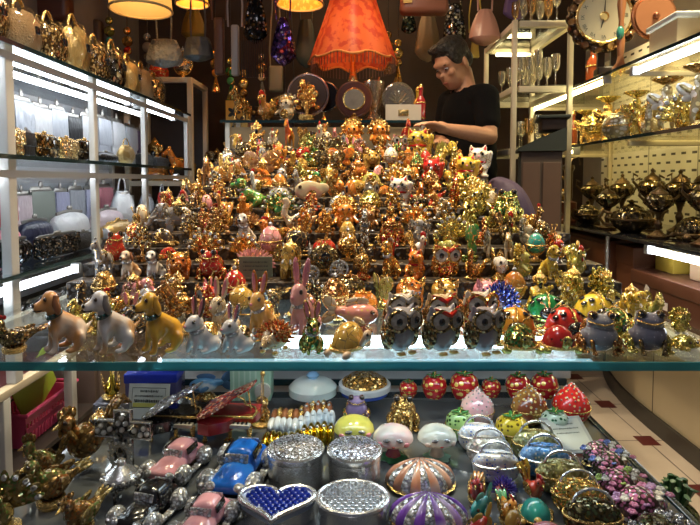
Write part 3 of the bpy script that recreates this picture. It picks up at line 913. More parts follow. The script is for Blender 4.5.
@kind('beetle_car')
def _():
    """rounded vintage car, length along Y, nose to -Y"""
    def shell(b):
        b.box((0, -.42, .24), (.50, .80, .22), None, .1); b.box((0, .38, .24), (.5, .84, .24), None, .1)
        b.ball((0, -.3, .33), (.2, .44, .1)); b.box((0, .2, .42), (.46, .72, .36), None, .14, .82)
    ps = [blobp('bodywork', 'body', shell, .028, 3)]
    ps.append(part('windscreen', 'crys', lambda b: b.box((0, -.165, .475), (.34, .03, .15), (-.32, 0, 0), .012)))
    ps.append(part('rear_window', 'crys', lambda b: b.box((0, .565, .475), (.32, .03, .13), (.32, 0, 0), .012)))
    for s in (-1, 1):
        ps.append(part('side_window', 'dark', lambda b: b.box((s * .215, .2, .47), (.03, .46, .13), (0, s * -.2, 0), .012)))
        for y in (-.5, .48):
            wh = part('wheel', 'dark', lambda b: b.cyl((s * .24, y, .14), (s * .4, y, .14), .14, seg=20))
            ps.append(part('wing', 'crys', lambda b: b.ball((s * .33, y, .2), (.13, .27, .2)), (wh,)))
        ps.append(part('headlamp', 'crys', lambda b: b.ball((s * .2, -.78, .28), (.08, .08, .08))))
        ps.append(part('running_board', 'crys', lambda b: b.box((s * .32, 0, .1), (.12, .6, .06), None, .02)))
    ps.append(part('bumper', 'silver', lambda b: b.tube([(-.32, -.78, .12), (-.2, -.87, .12), (.2, -.87, .12), (.32, -.78, .12)], .03)))
    ps.append(part('bumper', 'silver', lambda b: b.tube([(-.32, .78, .12), (-.2, .86, .12), (.2, .86, .12), (.32, .78, .12)], .03)))
    return ps

@kind('ribbed_box')
def _():
    """scalloped box of ribs in a row, taller hump at one end"""
    ps = []
    n = 11
    def cx(i): return -.5 + i / (n - 1)
    def hr(i): return .13 + .10 * (1 / (1 + math.exp(-(i - 5.2) * 2.2))) - (.03 if i == n - 1 else 0) - (.03 if i == 0 else 0)
    for i in range(n):
        ps.append(part('rib', 'body' if i % 2 == 0 else 'jewel', lambda b: b.ball((cx(i), -.14 * math.sin(PI * i / (n - 1)) + .1, hr(i) * .95), (.068, .24, hr(i)))))
    ps.append(part('rail', 'accent', lambda b: b.tube([(cx(i), -.32 * math.sin(PI * i / (n - 1)) + .06, .06) for i in range(n)], .035)))
    for i in range(5, n):
        ps.append(part('bead', 'crys', lambda b: b.ball((cx(i), -.14 * math.sin(PI * i / (n - 1)) - .02, hr(i) * 1.85), .03, seg=8, rings=6)))
    return ps

@kind('round_tin')
def _():
    ps = [part('tin', 'silver', lambda b: b.lathe([(.47, 0), (.49, .02), (.49, .5), (.47, .52)], seg=36))]
    ps.append(part('lid', 'silver', lambda b: b.lathe([(.505, .5), (.515, .52), (.515, .6), (.49, .63), (.45, .63)], seg=36), (part('lid_inlay', 'jewel', lambda b: b.lathe([(.45, .62), (.44, .645), (.2, .66), (0, .665)], seg=36)),)))
    ps.append(part('clasp', 'silver', lambda b: (b.ball((.2, -.47, .4), .035), b.box((.2, -.49, .47), (.05, .03, .12)))))
    ps.append(part('seam', 'dark', lambda b: b.torus((0, 0, .5), .497, .008, None, 36)))
    return ps

def heart_xy(t, k=1.0):
    return (k * .5 * math.sin(t) ** 3 * 1.06, k * (.41 * math.cos(t) - .16 * math.cos(2 * t) - .06 * math.cos(3 * t) - .03 * math.cos(4 * t)))

def gem_pts(inside, step):
    out = []; j = 0; y = -.55
    while y < .55:
        x = -.6 + (step / 2 if j % 2 else 0)
        while x < .6:
            if inside(x, y): out.append((x, y))
            x += step
        y += step * .866; j += 1
    return out

def gem_box(outline, inside, step):
    def band(b, z0, z1, k):
        lo = [b.bm.verts.new((x * k, y * k, z0)) for x, y in outline]; hi = [b.bm.verts.new((x * k, y * k, z1)) for x, y in outline]
        n = len(lo)
        for i in range(n): b.bm.faces.new((lo[i], lo[(i + 1) % n], hi[(i + 1) % n], hi[i]))
        b.bm.faces.new(hi); b.bm.faces.new(lo[::-1])
    gems = [part('gem', 'jewel', lambda b: b.lathe([(step * .42, .3), (step * .4, .325), (step * .22, .35), (0, .352)], (x, y, 0), 8)) for x, y in gem_pts(inside, step)]
    rim = part('rim', 'silver', lambda b: b.tube([(x * 1.0, y * 1.0, .31) for x, y in outline], .04, 8, closed=True))
    return [part('box', 'silver', lambda b: band(b, 0, .2, .97)), part('lid', 'accent', lambda b: band(b, .2, .305, 1.0), [rim] + gems)]

@kind('heart_box')
def _():
    out = [heart_xy(i * 2 * PI / 48) for i in range(48)]
    def ins(x, y):
        x /= .86; y = (y) / .86; c = False
        for (x1, y1), (x2, y2) in zip(out, out[1:] + out[:1]):
            if (y1 > y) != (y2 > y) and x < (x2 - x1) * (y - y1) / (y2 - y1) + x1: c = not c
        return c
    return gem_box(out, ins, .095)

@kind('oval_box')
def _():
    out = [(.5 * math.cos(i * 2 * PI / 40), .5 * math.sin(i * 2 * PI / 40)) for i in range(40)]
    return gem_box(out, lambda x, y: math.hypot(x, y) < .44, .1)

@kind('mushroom')
def _():
    ps = [part('cap', 'body', lambda b: b.lathe([(0, .46), (.3, .45), (.49, .48), (.53, .54), (.5, .66), (.39, .79), (.2, .87), (0, .89)], seg=28))]
    ps.append(part('stem', 'white', lambda b: b.lathe([(.22, .04), (.2, .1), (.15, .25), (.17, .4), (.22, .48)], seg=20)))
    ps.append(part('base', 'accent', lambda b: b.lathe([(.34, 0), (.36, .03), (.28, .08), (.15, .1)], seg=24, flute=7, fa=.12)))
    for s in (-1, 1):
        pu = part('pupil', 'pupil', lambda b: b.ball((s * .165, -.505, .66), (.05, .02, .02)))
        ps.append(part('eye', 'crys', lambda b: b.ball((s * .17, -.45, .67), (.1, .05, .045), (0, s * .25, s * .3)), (pu,)))
        ps.append(part('cheek', 'pink', lambda b: b.ball((s * .34, -.4, .55), (.09, .04, .06), (0, 0, s * .6))))
    ps.append(part('mouth', 'red', lambda b: b.ball((0, -.52, .53), (.05, .02, .022))))
    return ps

@kind('clam_box')
def _():
    """fluted shell dome with alternating enamel and crystal ribs"""
    ps = []
    n = 11
    for i in range(n):
        a0 = R(-6 + 192 / n * i); a1 = R(-6 + 192 / n * (i + 1))
        role = 'body' if i % 2 == 0 else 'crys'
        def fn(b):
            def f(u, v):
                a = a0 + (a1 - a0) * u; t = v * PI / 2
                r = math.cos(t) ; z = math.sin(t)
                bul = 1 + .05 * math.sin(u * PI)
                return Vector((-.5 * math.cos(a) * r * bul, -.46 * math.sin(a) * r * bul + .14 * (1 - z) * 0 + .22, .05 + .48 * z * bul))
            b.grid(f, 6, 10)
        ps.append(part('rib', role, fn))
    ps.append(part('back_shell', 'body', lambda b: b.grid(lambda u, v: Vector((-.5 * math.cos(R(186 + 168 * u)) * math.cos(v * PI / 2), -.2 * math.sin(R(186 + 168 * u)) * math.cos(v * PI / 2) + .22, .05 + .48 * math.sin(v * PI / 2))), 16, 8)))
    ps.append(part('lower_shell', 'gold', lambda b: b.lathe([(.3, 0), (.46, .03), (.5, .07)], (0, .08, 0), 32, flute=20, fa=.02, sy=.78)))
    ps.append(part('hinge', 'gold', lambda b: b.cyl((-.12, .42, .08), (.12, .42, .08), .04)))
    return ps

@kind('basket_purse')
def _():
    """rounded little handbag box with arched top and handle"""
    ps = [part('bag', 'body', lambda b: b.grid(lambda u, v: Vector((.5 * math.sin(v * PI) * (.6 + .4 * math.sin(v * PI)) * math.cos(u * 2 * PI) if 0 else .5 * math.cos(u * 2 * PI) * math.sin(v * PI) ** .55, .24 * math.sin(u * 2 * PI) * math.sin(v * PI) ** .55, .33 - .33 * math.cos(v * PI))), 28, 14, True))]
    ps.append(part('frame', 'gold', lambda b: b.torus((0, 0, .4), .5, .025, None, 30, 8, 1.0, .5)))
    ps.append(part('handle', 'silver', lambda b: b.tube([(.34 * math.cos(a), .0, .56 + .3 * math.sin(a)) for a in [PI * i / 12 for i in range(13)]], .028)))
    ps.append(part('clasp', 'gold', lambda b: b.ball((0, -.25, .41), (.06, .04, .06))))
    ps.append(part('flower', 'jewel', lambda b: [b.ball((.17 * math.cos(a), -.235 + .02 * abs(math.cos(a)), .26 + .12 * math.sin(a)), (.085, .03, .07)) for a in [k * 1.2566 for k in range(5)]]))
    return ps

@kind('clutch')
def _():
    ps = [part('pouch', 'body', lambda b: b.box((0, 0, .3), (1.0, .3, .56), None, .09))]
    ps.append(part('flap', 'jewel', lambda b: b.box((0, -.14, .42), (1.01, .06, .32), (-.12, 0, 0), .025)))
    ps.append(part('frame', 'gold', lambda b: (b.tube([(-.48, 0, .57), (-.4, 0, .6), (.4, 0, .6), (.48, 0, .57)], .035))))
    ps.append(part('clasp', 'gold', lambda b: (b.ball((-.04, -.01, .65), .05), b.ball((.05, .01, .65), .05))))
    return ps

@kind('roll_purse')
def _():
    ps = [part('pouch', 'body', lambda b: b.grid(lambda u, v: Vector((-.5 + v, .21 * math.cos(u * 2 * PI) * (.55 + .45 * math.sin(PI * v) ** .35), .21 + .21 * math.sin(u * 2 * PI) * (.55 + .45 * math.sin(PI * v) ** .35))), 20, 14, True))]
    for x in (-.5, .5): ps.append(part('end_cap', 'accent', lambda b: b.ball((x, 0, .21), (.02, .115, .115))))
    ps.append(part('frame', 'gold', lambda b: b.tube([(-.42, 0, .41), (0, 0, .44), (.42, 0, .41)], .022)))
    ps.append(part('clasp', 'gold', lambda b: (b.ball((-.03, 0, .47), .035), b.ball((.04, 0, .47), .035))))
    return ps

@kind('pouch_bag')
def _():
    """soft gathered bag"""
    def f(u, v):
        a = u * 2 * PI; pl = 1 + .06 * math.sin(a * 9) * (1 - v) + .05 * math.sin(3 * a + 5 * v)
        prof = .46 * math.sin((.1 + .8 * v) * PI) ** .7 if v > .04 else .3
        return Vector((prof * math.cos(a) * pl, prof * .5 * math.sin(a) * pl, v * .75))
    ps = [part('bag', 'body', lambda b: b.grid(f, 36, 16, True))]
    ps.append(part('rim', 'gold', lambda b: b.torus((0, 0, .7), .19, .03, None, 24, 8, 1.2, .6)))
    ps.append(part('handle', 'accent', lambda b: b.tube([(.2 * math.cos(a), 0, .7 + .3 * math.sin(a)) for a in [PI * i / 10 for i in range(11)]], .02)))
    return ps

@kind('card_box')
def _():
    ps = [part('box', 'body', lambda b: b.box((0, 0, .46), (1, 1, .92), None, .01))]
    ps.append(part('lid', 'accent', lambda b: b.box((0, 0, .86), (1.04, 1.06, .28), None, .012)))
    ps.append(part('label_patch', 'white', lambda b: b.box((0, -.536, .8), (.09, .01, .14))))
    return ps
# ------------------------------------------------------------------ the shopkeeper
mn = thing('person', 'person in black T-shirt with short dark hair, head bowed, standing behind the heap', 'person', (.61, 2.88, 0))
MO = Vector((.61, 2.88, 0))
def W(x, y, z): return Vector((x, y, z)) - MO
SKIN = mat('skin', (.52, .27, .16), .5, var=.08); 
HC = W(.520, 2.85, 1.625)
HM = Matrix.Translation(HC) @ Matrix.Rotation(R(-58), 4, 'Z') @ Matrix.Rotation(R(33), 4, 'X')
def hp(x, y, z): return HM @ Vector((x, y, z))
def hball(b, c, r, rot=None):
    g = bmesh.ops.create_uvsphere(b.bm, u_segments=18, v_segments=12, radius=1.0)
    M = HM @ Matrix.Translation(c) @ rotm(rot) @ Matrix.Diagonal((r[0], r[1], r[2], 1))
    for v in g['verts']: v.co = M @ v.co
SHL = W(.668, 2.745, 1.435); SHR = W(.535, 2.99, 1.445)
ELL = W(.668, 2.66, 1.235); WRL = W(.435, 2.54, 1.262)
ELR = W(.49, 3.0, 1.22); WRR = W(.455, 2.80, 1.215)
NECK = W(.605, 2.875, 1.465); CHEST = W(.612, 2.872, 1.32); WAIST = W(.625, 2.87, 1.08); HIP = W(.63, 2.87, .95)
HL = W(.66, 2.80, .90); HR = W(.60, 2.945, .90); KL = W(.655, 2.79, .49); KR = W(.595, 2.95, .49); AL = W(.67, 2.80, .085); AR = W(.61, 2.96, .085)
sdir = (SHL - SHR).normalized(); fwd = Vector((-.88, -.47, 0))
def torso(b, e):
    rz = math.atan2(sdir.y, sdir.x)
    b.ball(CHEST + Vector((0, 0, .04)), (.155 + e, .108 + e, .16 + e), (0, 0, rz), 24, 16)
    b.ball(WAIST.lerp(CHEST, .35), (.145 + e, .105 + e, .15 + e), (0, 0, rz), 24, 16)
    b.ball(WAIST, (.14 + e, .108 + e, .13 + e), (0, 0, rz), 24, 16)
    b.ball(HIP, (.15 + e, .112 + e, .12 + e), (0, 0, rz), 24, 16)
    b.caps(SHR.lerp(SHL, .08), SHR.lerp(SHL, .92), .062 + e, .062 + e)
    b.caps(NECK.lerp(CHEST, .25) + Vector((0, 0, 0)), NECK, .09 + e, .062 + e * .6)
def hand(b, wr, dirv, side, curl=.5):
    d = dirv.normalized(); up = Vector((0, 0, 1)); s_ = d.cross(up).normalized() * side; n_ = s_.cross(d).normalized()
    if n_.z > 0: n_ = -n_
    palm = wr + d * .05
    b.caps(wr, wr + d * .03, .026, .028)
    for k in (-1.5, -.5, .5, 1.5): b.caps(wr + d * .03 + s_ * .013 * k, wr + d * .09 + s_ * .019 * k, .014, .0125)
    for k, L_ in ((-1.5, .058), (-.5, .074), (.5, .078), (1.5, .068)):
        p = wr + d * .092 + s_ * .0205 * k; v = d.copy()
        for j, fr in enumerate((.45, .32, .23)):
            v = (v + n_ * curl * (.55 if j else .35)).normalized(); q = p + v * L_ * fr
            b.caps(p, q, .0092 - .0008 * j, .0086 - .0008 * j); p = q
    p = wr + d * .025 + s_ * .026; v = (d * .7 + s_ * .55 + n_ * .45).normalized()
    q = p + v * .042; b.caps(p, q, .0125, .0108); v2 = (v + d * .6 - s_ * .5).normalized(); b.caps(q, q + v2 * .032, .0105, .0088)
def body(b):
    torso(b, 0)
    b.caps(NECK - Vector((0, 0, .02)), hp(0, .035, -.07), .058, .054)
    hball(b, (0, .01, .03), (.076, .095, .092)); hball(b, (0, -.03, -.05), (.06, .068, .07)); hball(b, (0, -.062, -.092), (.03, .026, .024))
    hball(b, (0, -.075, .03), (.056, .022, .02)); hball(b, (0, -.092, -.02), (.012, .017, .010)); hball(b, (0, -.084, .006), (.008, .014, .03))
    hball(b, (0, -.087, -.062), (.024, .012, .011))
    for s in (-1, 1):
        hball(b, (s * .042, -.068, -.02), (.024, .02, .022)); hball(b, (s * .079, .012, -.012), (.011, .021, .033), (0, 0, s * .35))
    for S, Eb, Wr, sd_ in ((SHL, ELL, WRL, 1), (SHR, ELR, WRR, -1)):
        b.caps(S, Eb, .052, .04); b.caps(Eb, Eb.lerp(Wr, .4), .041, .04); b.caps(Eb.lerp(Wr, .4), Wr, .039, .026)
    hand(b, WRL, (WRL - ELL) + Vector((-.02, -.02, .03)), 1, .5); hand(b, WRR, Vector((-.12, -.9, .02)), -1, .3)
    for H_, K_, A_ in ((HL, KL, AL), (HR, KR, AR)):
        b.caps(H_, K_, .085, .056); b.caps(K_, K_.lerp(A_, .35), .056, .056); b.caps(K_.lerp(A_, .35), A_, .055, .036)
        b.caps(A_ - Vector((0, 0, .045)), A_ + fwd * .14 - Vector((0, 0, .055)), .038, .028)
obj('body', sm(body).blob('body', .0058, 2), SKIN, mn)
def shirt(b):
    torso(b, .014)
    for S, Eb in ((SHL, ELL), (SHR, ELR)): b.caps(S, S.lerp(Eb, .62), .071, .062)
sh_ = sm(shirt).blob('t_shirt', .009, 3)
# open the neck and the hem
bm_ = bmesh.new(); bm_.from_mesh(sh_)
bmesh.ops.delete(bm_, geom=[v for v in bm_.verts if v.co.z < .93 or (v.co.z > NECK.z - .012 and (v.co.xy - NECK.xy).length < .085)], context='VERTS')
bm_.to_mesh(sh_); bm_.free()
obj('t_shirt', sh_, mat('black_cotton', (.004, .004, .005), .95, spec=.2, bump=.35, bscale=9), mn)
def trous(b):
    rz = math.atan2(sdir.y, sdir.x)
    b.ball(HIP - Vector((0, 0, .03)), (.165, .126, .115), (0, 0, rz), 24, 16)
    for H_, K_, A_ in ((HL, KL, AL), (HR, KR, AR)): b.caps(H_, K_, .097, .07); b.caps(K_, A_ + Vector((0, 0, .03)), .07, .056)
obj('trousers', sm(trous).blob('trousers', .01, 3), mat('dark_trousers', (.02, .02, .026), .8, bump=.3, bscale=8), mn)
for A_ in (AL, AR):
    obj('shoe', sm(lambda b: (b.caps(A_ - Vector((0, 0, .035)), A_ + fwd * .15 - Vector((0, 0, .045)), .048, .04))).blob('shoe', .008, 2), BLACKG, mn)
def hair(b):
    hball(b, (0, .022, .052), (.084, .098, .088)); hball(b, (0, -.03, .092), (.066, .056, .034), (-.25, 0, 0)); hball(b, (0, .065, -.002), (.072, .056, .062))
    for s in (-1, 1): hball(b, (s * .07, -.01, .045), (.017, .05, .05))
    r = random.Random(5)
    for i in range(26):
        x = r.uniform(-.06, .06); y = r.uniform(-.07, .07)
        hball(b, (x, y, .117 - 2.6 * x * x - 2.0 * y * y * (1 if y > 0 else .6)), (.014, .02, .018), (r.uniform(-.4, .4), r.uniform(-.4, .4), 0))
obj('hair', sm(hair).blob('hair', .006, 2), mat('black_hair', (.010, .008, .007), .5, bump=.9, bscale=60), mn)
for s in (-1, 1):
    e_ = sm(lambda b: hball(b, (s * .031, -.078, .008), (.0115, .008, .0045))).build('eye', EYEW, mn)
    sm(lambda b: hball(b, (s * .031, -.085, .005), (.006, .003, .0045))).build('iris', BLACKG, e_)
    sm(lambda b: hball(b, (s * .033, -.083, .030), (.021, .008, .005), (0, s * .12, s * -.25))).build('eyebrow', MATS['black_hair'], mn)
sm(lambda b: hball(b, (0, -.0965, -.062), (.021, .005, .006))).build('lips', mat('lips', (.38, .13, .1), .45), mn)


cn_ = NECK + Vector((-.006, -.002, .012))
def collar(b):
    pts_ = []
    for k in range(21):
        a = 2 * PI * k / 20
        pts_.append(cn_ + Vector((.068 * math.cos(a), .064 * math.sin(a), .010 - .02 * (math.cos(a - math.atan2(fwd.y, fwd.x)) > .8))))
    b.tube(pts_[:-1], .012, 8, closed=True)
obj('collar', sm(collar).mesh('collar'), MATS['black_cotton'], mn)
# ------------------------------------------------------------------ setting
def floor_mat():
    m, nt, out = _new('cream_tile_floor'); L = nt.links.new
    p = _n(nt, 'ShaderNodeBsdfPrincipled'); p.inputs['Roughness'].default_value = 0.3
    tc = _n(nt, 'ShaderNodeTexCoord'); sp = _n(nt, 'ShaderNodeSeparateXYZ'); L(tc.outputs['Object'], sp.inputs[0])
    def fr(o, off, T=0.35):
        a = _n(nt, 'ShaderNodeMath', operation='ADD'); a.inputs[1].default_value = off; L(o, a.inputs[0])
        d = _n(nt, 'ShaderNodeMath', operation='PINGPONG'); d.inputs[1].default_value = T / 2; L(a.outputs[0], d.inputs[0])
        return d.outputs[0]
    fx = fr(sp.outputs[0], -1.16 + 3.5); fy = fr(sp.outputs[1], -2.09 + 3.5)
    def lt(o, v):
        n = _n(nt, 'ShaderNodeMath', operation='LESS_THAN'); n.inputs[1].default_value = v; L(o, n.inputs[0]); return n.outputs[0]
    mul = _n(nt, 'ShaderNodeMath', operation='MULTIPLY'); L(lt(fx, .036), mul.inputs[0]); L(lt(fy, .04), mul.inputs[1])
    mx = _n(nt, 'ShaderNodeMath', operation='MAXIMUM')
    jx = lt(fx, .0025); jy = lt(fy, .0025); L(jx, mx.inputs[0]); L(jy, mx.inputs[1])
    ns = _n(nt, 'ShaderNodeTexNoise', i_Scale=9.0, i_Detail=5.0); L(tc.outputs['Object'], ns.inputs['Vector'])
    c0 = _n(nt, 'ShaderNodeMix', data_type='RGBA'); c0.inputs[6].default_value = (.46, .38, .30, 1); c0.inputs[7].default_value = (.62, .54, .45, 1); L(ns.outputs['Fac'], c0.inputs[0])
    c1 = _n(nt, 'ShaderNodeMix', data_type='RGBA'); c1.inputs[7].default_value = (.12, .1, .09, 1); L(mx.outputs[0], c1.inputs[0]); L(c0.outputs[2], c1.inputs[6])
    c2 = _n(nt, 'ShaderNodeMix', data_type='RGBA'); c2.inputs[7].default_value = (.10, .02, .02, 1); L(mul.outputs[0], c2.inputs[0]); L(c1.outputs[2], c2.inputs[6])
    L(c2.outputs[2], p.inputs['Base Color']); L(p.outputs[0], out.inputs[0]); return m

def slot_panel_mat():
    """cream slotted display panel"""
    m, nt, out = _new('cream_slotted_panel'); L = nt.links.new
    p = _n(nt, 'ShaderNodeBsdfPrincipled'); p.inputs['Roughness'].default_value = 0.45
    tc = _n(nt, 'ShaderNodeTexCoord'); sp = _n(nt, 'ShaderNodeSeparateXYZ'); L(tc.outputs['Object'], sp.inputs[0])
    def mth(op, a, b):
        n = _n(nt, 'ShaderNodeMath', operation=op)
        if hasattr(a, 'links'): L(a, n.inputs[0])
        else: n.inputs[0].default_value = a
        if hasattr(b, 'links'): L(b, n.inputs[1])
        else: n.inputs[1].default_value = b
        return n.outputs[0]
    rz = mth('DIVIDE', sp.outputs[2], .042); row = mth('FLOOR', rz, 0.0); fz = mth('FRACT', rz, 0.0)
    odd = mth('MULTIPLY', mth('MODULO', row, 2.0), .5)
    fy = mth('FRACT', mth('ADD', mth('DIVIDE', sp.outputs[1], .085), odd), 0.0)
    slot = mth('MULTIPLY', mth('LESS_THAN', mth('ABSOLUTE', mth('SUBTRACT', fz, .5), 0.0), .14), mth('LESS_THAN', mth('ABSOLUTE', mth('SUBTRACT', fy, .5), 0.0), .22))
    seam = mth('LESS_THAN', mth('FRACT', mth('DIVIDE', sp.outputs[1], .42), 0.0), .02)
    c = _n(nt, 'ShaderNodeMix', data_type='RGBA'); c.inputs[6].default_value = (.8, .74, .6, 1); c.inputs[7].default_value = (.06, .05, .04, 1); L(slot, c.inputs[0])
    c2 = _n(nt, 'ShaderNodeMix', data_type='RGBA'); c2.inputs[7].default_value = (.35, .3, .22, 1); L(seam, c2.inputs[0]); L(c.outputs[2], c2.inputs[6])
    L(c2.outputs[2], p.inputs['Base Color']); L(p.outputs[0], out.inputs[0]); return m

BX0, BX1, BY1, CEIL = -1.62, 1.78, 4.2, 2.75
def plane_box(name, x0, x1, y0, y1, z0, z1, m):
    b = MB(); b.box(((x0 + x1) / 2, (y0 + y1) / 2, (z0 + z1) / 2), (x1 - x0, y1 - y0, z1 - z0))
    return struct(b.build(name, m, smooth=False))
DARKW = mat('dark_brown_wall', (.05, .032, .022), .7, var=.3)
plane_box('floor', BX0 - .1, BX1 + .1, -1.2, BY1 + .1, -.1, 0, floor_mat())
plane_box('ceiling', BX0 - .1, BX1 + .1, -1.2, BY1 + .1, CEIL, CEIL + .1, mat('dull_ceiling', (.3, .26, .22), .8))
plane_box('wall_back', BX0 - .1, BX1 + .1, BY1, BY1 + .1, 0, CEIL, DARKW)
plane_box('wall_left', BX0 - .1, BX0, -1.2, BY1, 0, CEIL, mat('grey_wall', (.2, .18, .17), .7, var=.2))
plane_box('wall_right', BX1, BX1 + .1, -1.2, BY1, 0, CEIL, mat('cream_wall', (.45, .4, .32), .7, var=.2))

WHITEM = mat('white_painted_metal', (.62, .61, .58), .4, var=.12)
CREAMM = mat('cream_painted_wood', (.62, .54, .40), .45, var=.15)
GLASS = thin_glass('shelf_glass', (.93, .97, .97), .05)
GLASSE = mat('green_glass_edge', (.01, .03, .035), .15, coat=.3)
TUBEW = emitter('cool_white_tube', (.86, .93, 1.0), 15.0)
TUBEY = emitter('warm_yellow_tube', (1.0, .88, .45), 20.0)
TUBEC = emitter('bluish_strip_light', (.5, .85, 1.0), .9)
HOUS = mat('lamp_housing', (.55, .56, .58), .4)

# ------------------------------------------------------------------ main glass table
GZ = CAMZ - .30
TY0 = .885
tb = thing('glass_display_table', 'wide glass topped display table crowded with trinket boxes in the centre of the shop', 'table', (0, 1.6, 0))
TX0, TX1, TY1 = -.82, .70, 2.46
def bx(name, m, par, x0, x1, y0, y1, z0, z1, bev=0.0, off=(0, 0, 0)):
    b = MB(); b.box(((x0 + x1) / 2 - off[0], (y0 + y1) / 2 - off[1], (z0 + z1) / 2 - off[2]), (x1 - x0, y1 - y0, z1 - z0), None, bev)
    return b.build(name, m, par, smooth=bev > 0)
T0 = (0, 1.6, 0)
EDGE = thin_glass('teal_glass_front_edge', (.2, .5, .55), .05, .1, body=.55, bodycol=(.10, .32, .36))
gt = bx('glass_top', GLASS, tb, TX0, TX1, TY0 + .004, TY1, GZ - .013, GZ, 0, T0)
ge = bx('glass_edge', EDGE, gt, TX0, TX1, TY0 - .001, TY0 + .0035, GZ - .0135, GZ + .0005, 0, T0)
ul = bx('strip_light', HOUS, tb, -.42, .46, TY0 + .02, TY0 + .062, GZ - .0205, GZ - .0185, 0, T0)
bx('diffuser', TUBEC, ul, -.34, .42, TY0 + .021, TY0 + .061, GZ - .0183, GZ - .0135, .0, T0)
TUBEU = emitter('cool_under_glass_tube', (.72, .9, 1.0), 14.0)
ut = MB(); ut.cyl((-.16, 1.11 - 1.6, GZ - .032), (.46, 1.11 - 1.6, GZ - .032), .0125); ut = ut.build('tube', TUBEU, tb)
for x in (-.18, .46):
    bx('lamp_holder', HOUS, ut, x, x + .02, 1.09, 1.13, GZ - .05, GZ - .0135, .002, T0)
for x in (TX0 + .04, TX1 - .04):
    for y in (TY0 + .05, 2.4):
        bx('leg', WHITEM, tb, x - .02, x + .02, y - .02, y + .02, 0, GZ - .014, .004, T0)
    bx('side_rail', WHITEM, tb, x - .012, x + .012, TY0 + .07, 2.38, GZ - .05, GZ - .014, 0, T0)
bx('back_rail', WHITEM, tb, TX0 + .06, TX1 - .06, 2.39, 2.41, GZ - .06, GZ - .014, 0, T0)

# stepped risers on the table
STEPM = jewel('brown_gold_brocade', (.07, .04, .015), (.035, .02, .01), (.25, .15, .05), set_col=(.02, .012, .006), scale=95, setting=.38, gem_metal=.3, set_metal=.1, rough=.45, tilt=.8)
NST = 13
PIT, RISE = .0845, .033
def stepY(k): return 1.40 + PIT * k
def stepZ(k): return CAMZ - .255 + RISE * k
SX = [(-.72, .68), (-.72, .67), (-.70, .65), (-.67, .60), (-.64, .56), (-.62, .54), (-.60, .52), (-.58, .51), (-.56, .48), (-.56, .42), (-.56, .36)]
SX = [SX[round(i * 10 / 12)] for i in range(13)]
st = thing('stepped_display_riser', 'stepped riser covered in brown and gold cloth under the heaped trinket boxes', 'display riser', (0, 1.9, GZ))
for k in range(NST):
    x0, x1 = SX[k]
    bx('step', STEPM, st, x0, x1, stepY(k) - .0423, (stepY(k) + .0422) if k < NST - 1 else stepY(k) + .06, GZ + .0005, stepZ(k), .003, (0, 1.9, GZ))

# ------------------------------------------------------------------ lower glass shelf
LZ = CAMZ - .58
SMOKE = mat('smoked_glass_shelf', (.10, .11, .12), .07, spec=.8, coat=.6)
ls = thing('low_glass_shelf', 'low smoked glass shelf with cars, purses and fruit boxes below the big glass table', 'shelf', (0, 1.15, 0))
L0 = (0, 1.15, 0)
bx('shelf_board', SMOKE, ls, -.62, .575, .78, 1.47, LZ - .014, LZ, 0, L0)
bx('shelf_edge', GLASSE, ls, .575, .588, .78, 1.47, LZ - .016, LZ + .004, .001, L0)
for x in (-.55, .51):
    for y in (.84, 1.42): bx('leg', WHITEM, ls, x - .015, x + .015, y - .015, y + .015, 0, LZ - .014, 0, L0)
for y in (1.02, 1.17, 1.3):
    bx('cross_rail', WHITEM, ls, -.55, .51, y - .01, y + .01, LZ - .05, LZ - .0145, 0, L0)

LEDZ = CAMZ - .555
LW = mat('pale_laminate', (.5, .52, .54), .25, var=.1)
lg = thing('back_ledge', 'pale laminate ledge with strawberries and bowls behind the low glass shelf', 'shelf', (0, 1.7, 0))
G0 = (0, 1.7, 0)
bx('ledge_board', LW, lg, -.60, .60, 1.50, 1.90, LEDZ - .012, LEDZ, 0, G0)
bx('dark_edge', GLASSE, lg, -.60, .60, 1.492, 1.4998, LEDZ - .016, LEDZ + .001, 0, G0)
bx('lower_front', LW, lg, -.60, .60, 1.53, 1.545, .03, LEDZ - .012, 0, G0)
bx('back_board', mat('white_laminate', (.66, .66, .64), .4, var=.08), lg, -.42, .62, 1.885, 1.90, LEDZ, GZ - .07, 0, G0)
for x in (-.58, .56):
    bx('post', WHITEM, lg, x, x + .04, 1.86, 1.9, 0, LEDZ - .013, 0, G0)
bx('end_post', WHITEM, lg, .56, .615, 1.50, 1.56, LEDZ, GZ - .055, .004, G0)
# ------------------------------------------------------------------ things on the low glass shelf
def E(n, a, b=None, *r, **k): return enamel('enamel_' + n, a, b, *r, **k)
GREYC = jewel('grey_crystal', (.35, .37, .42), (.22, .24, .28), (.8, .82, .9), set_col=(.4, .4, .42), scale=26, gem_metal=.6)
LOWS = []
def low(k, px, py, mats, label, cat, rz=0.0, s=.1, group=None, name=None, z=LZ, dy=0.0, **kw):
    p = atZ(px, py, z)
    o = place(k, (p.x, p.y + dy, z + .0005), mats, label, cat, rz, s, group, name, **kw)
    if z == LZ: LOWS.append((o, foot(k, s, rz)))
    return o

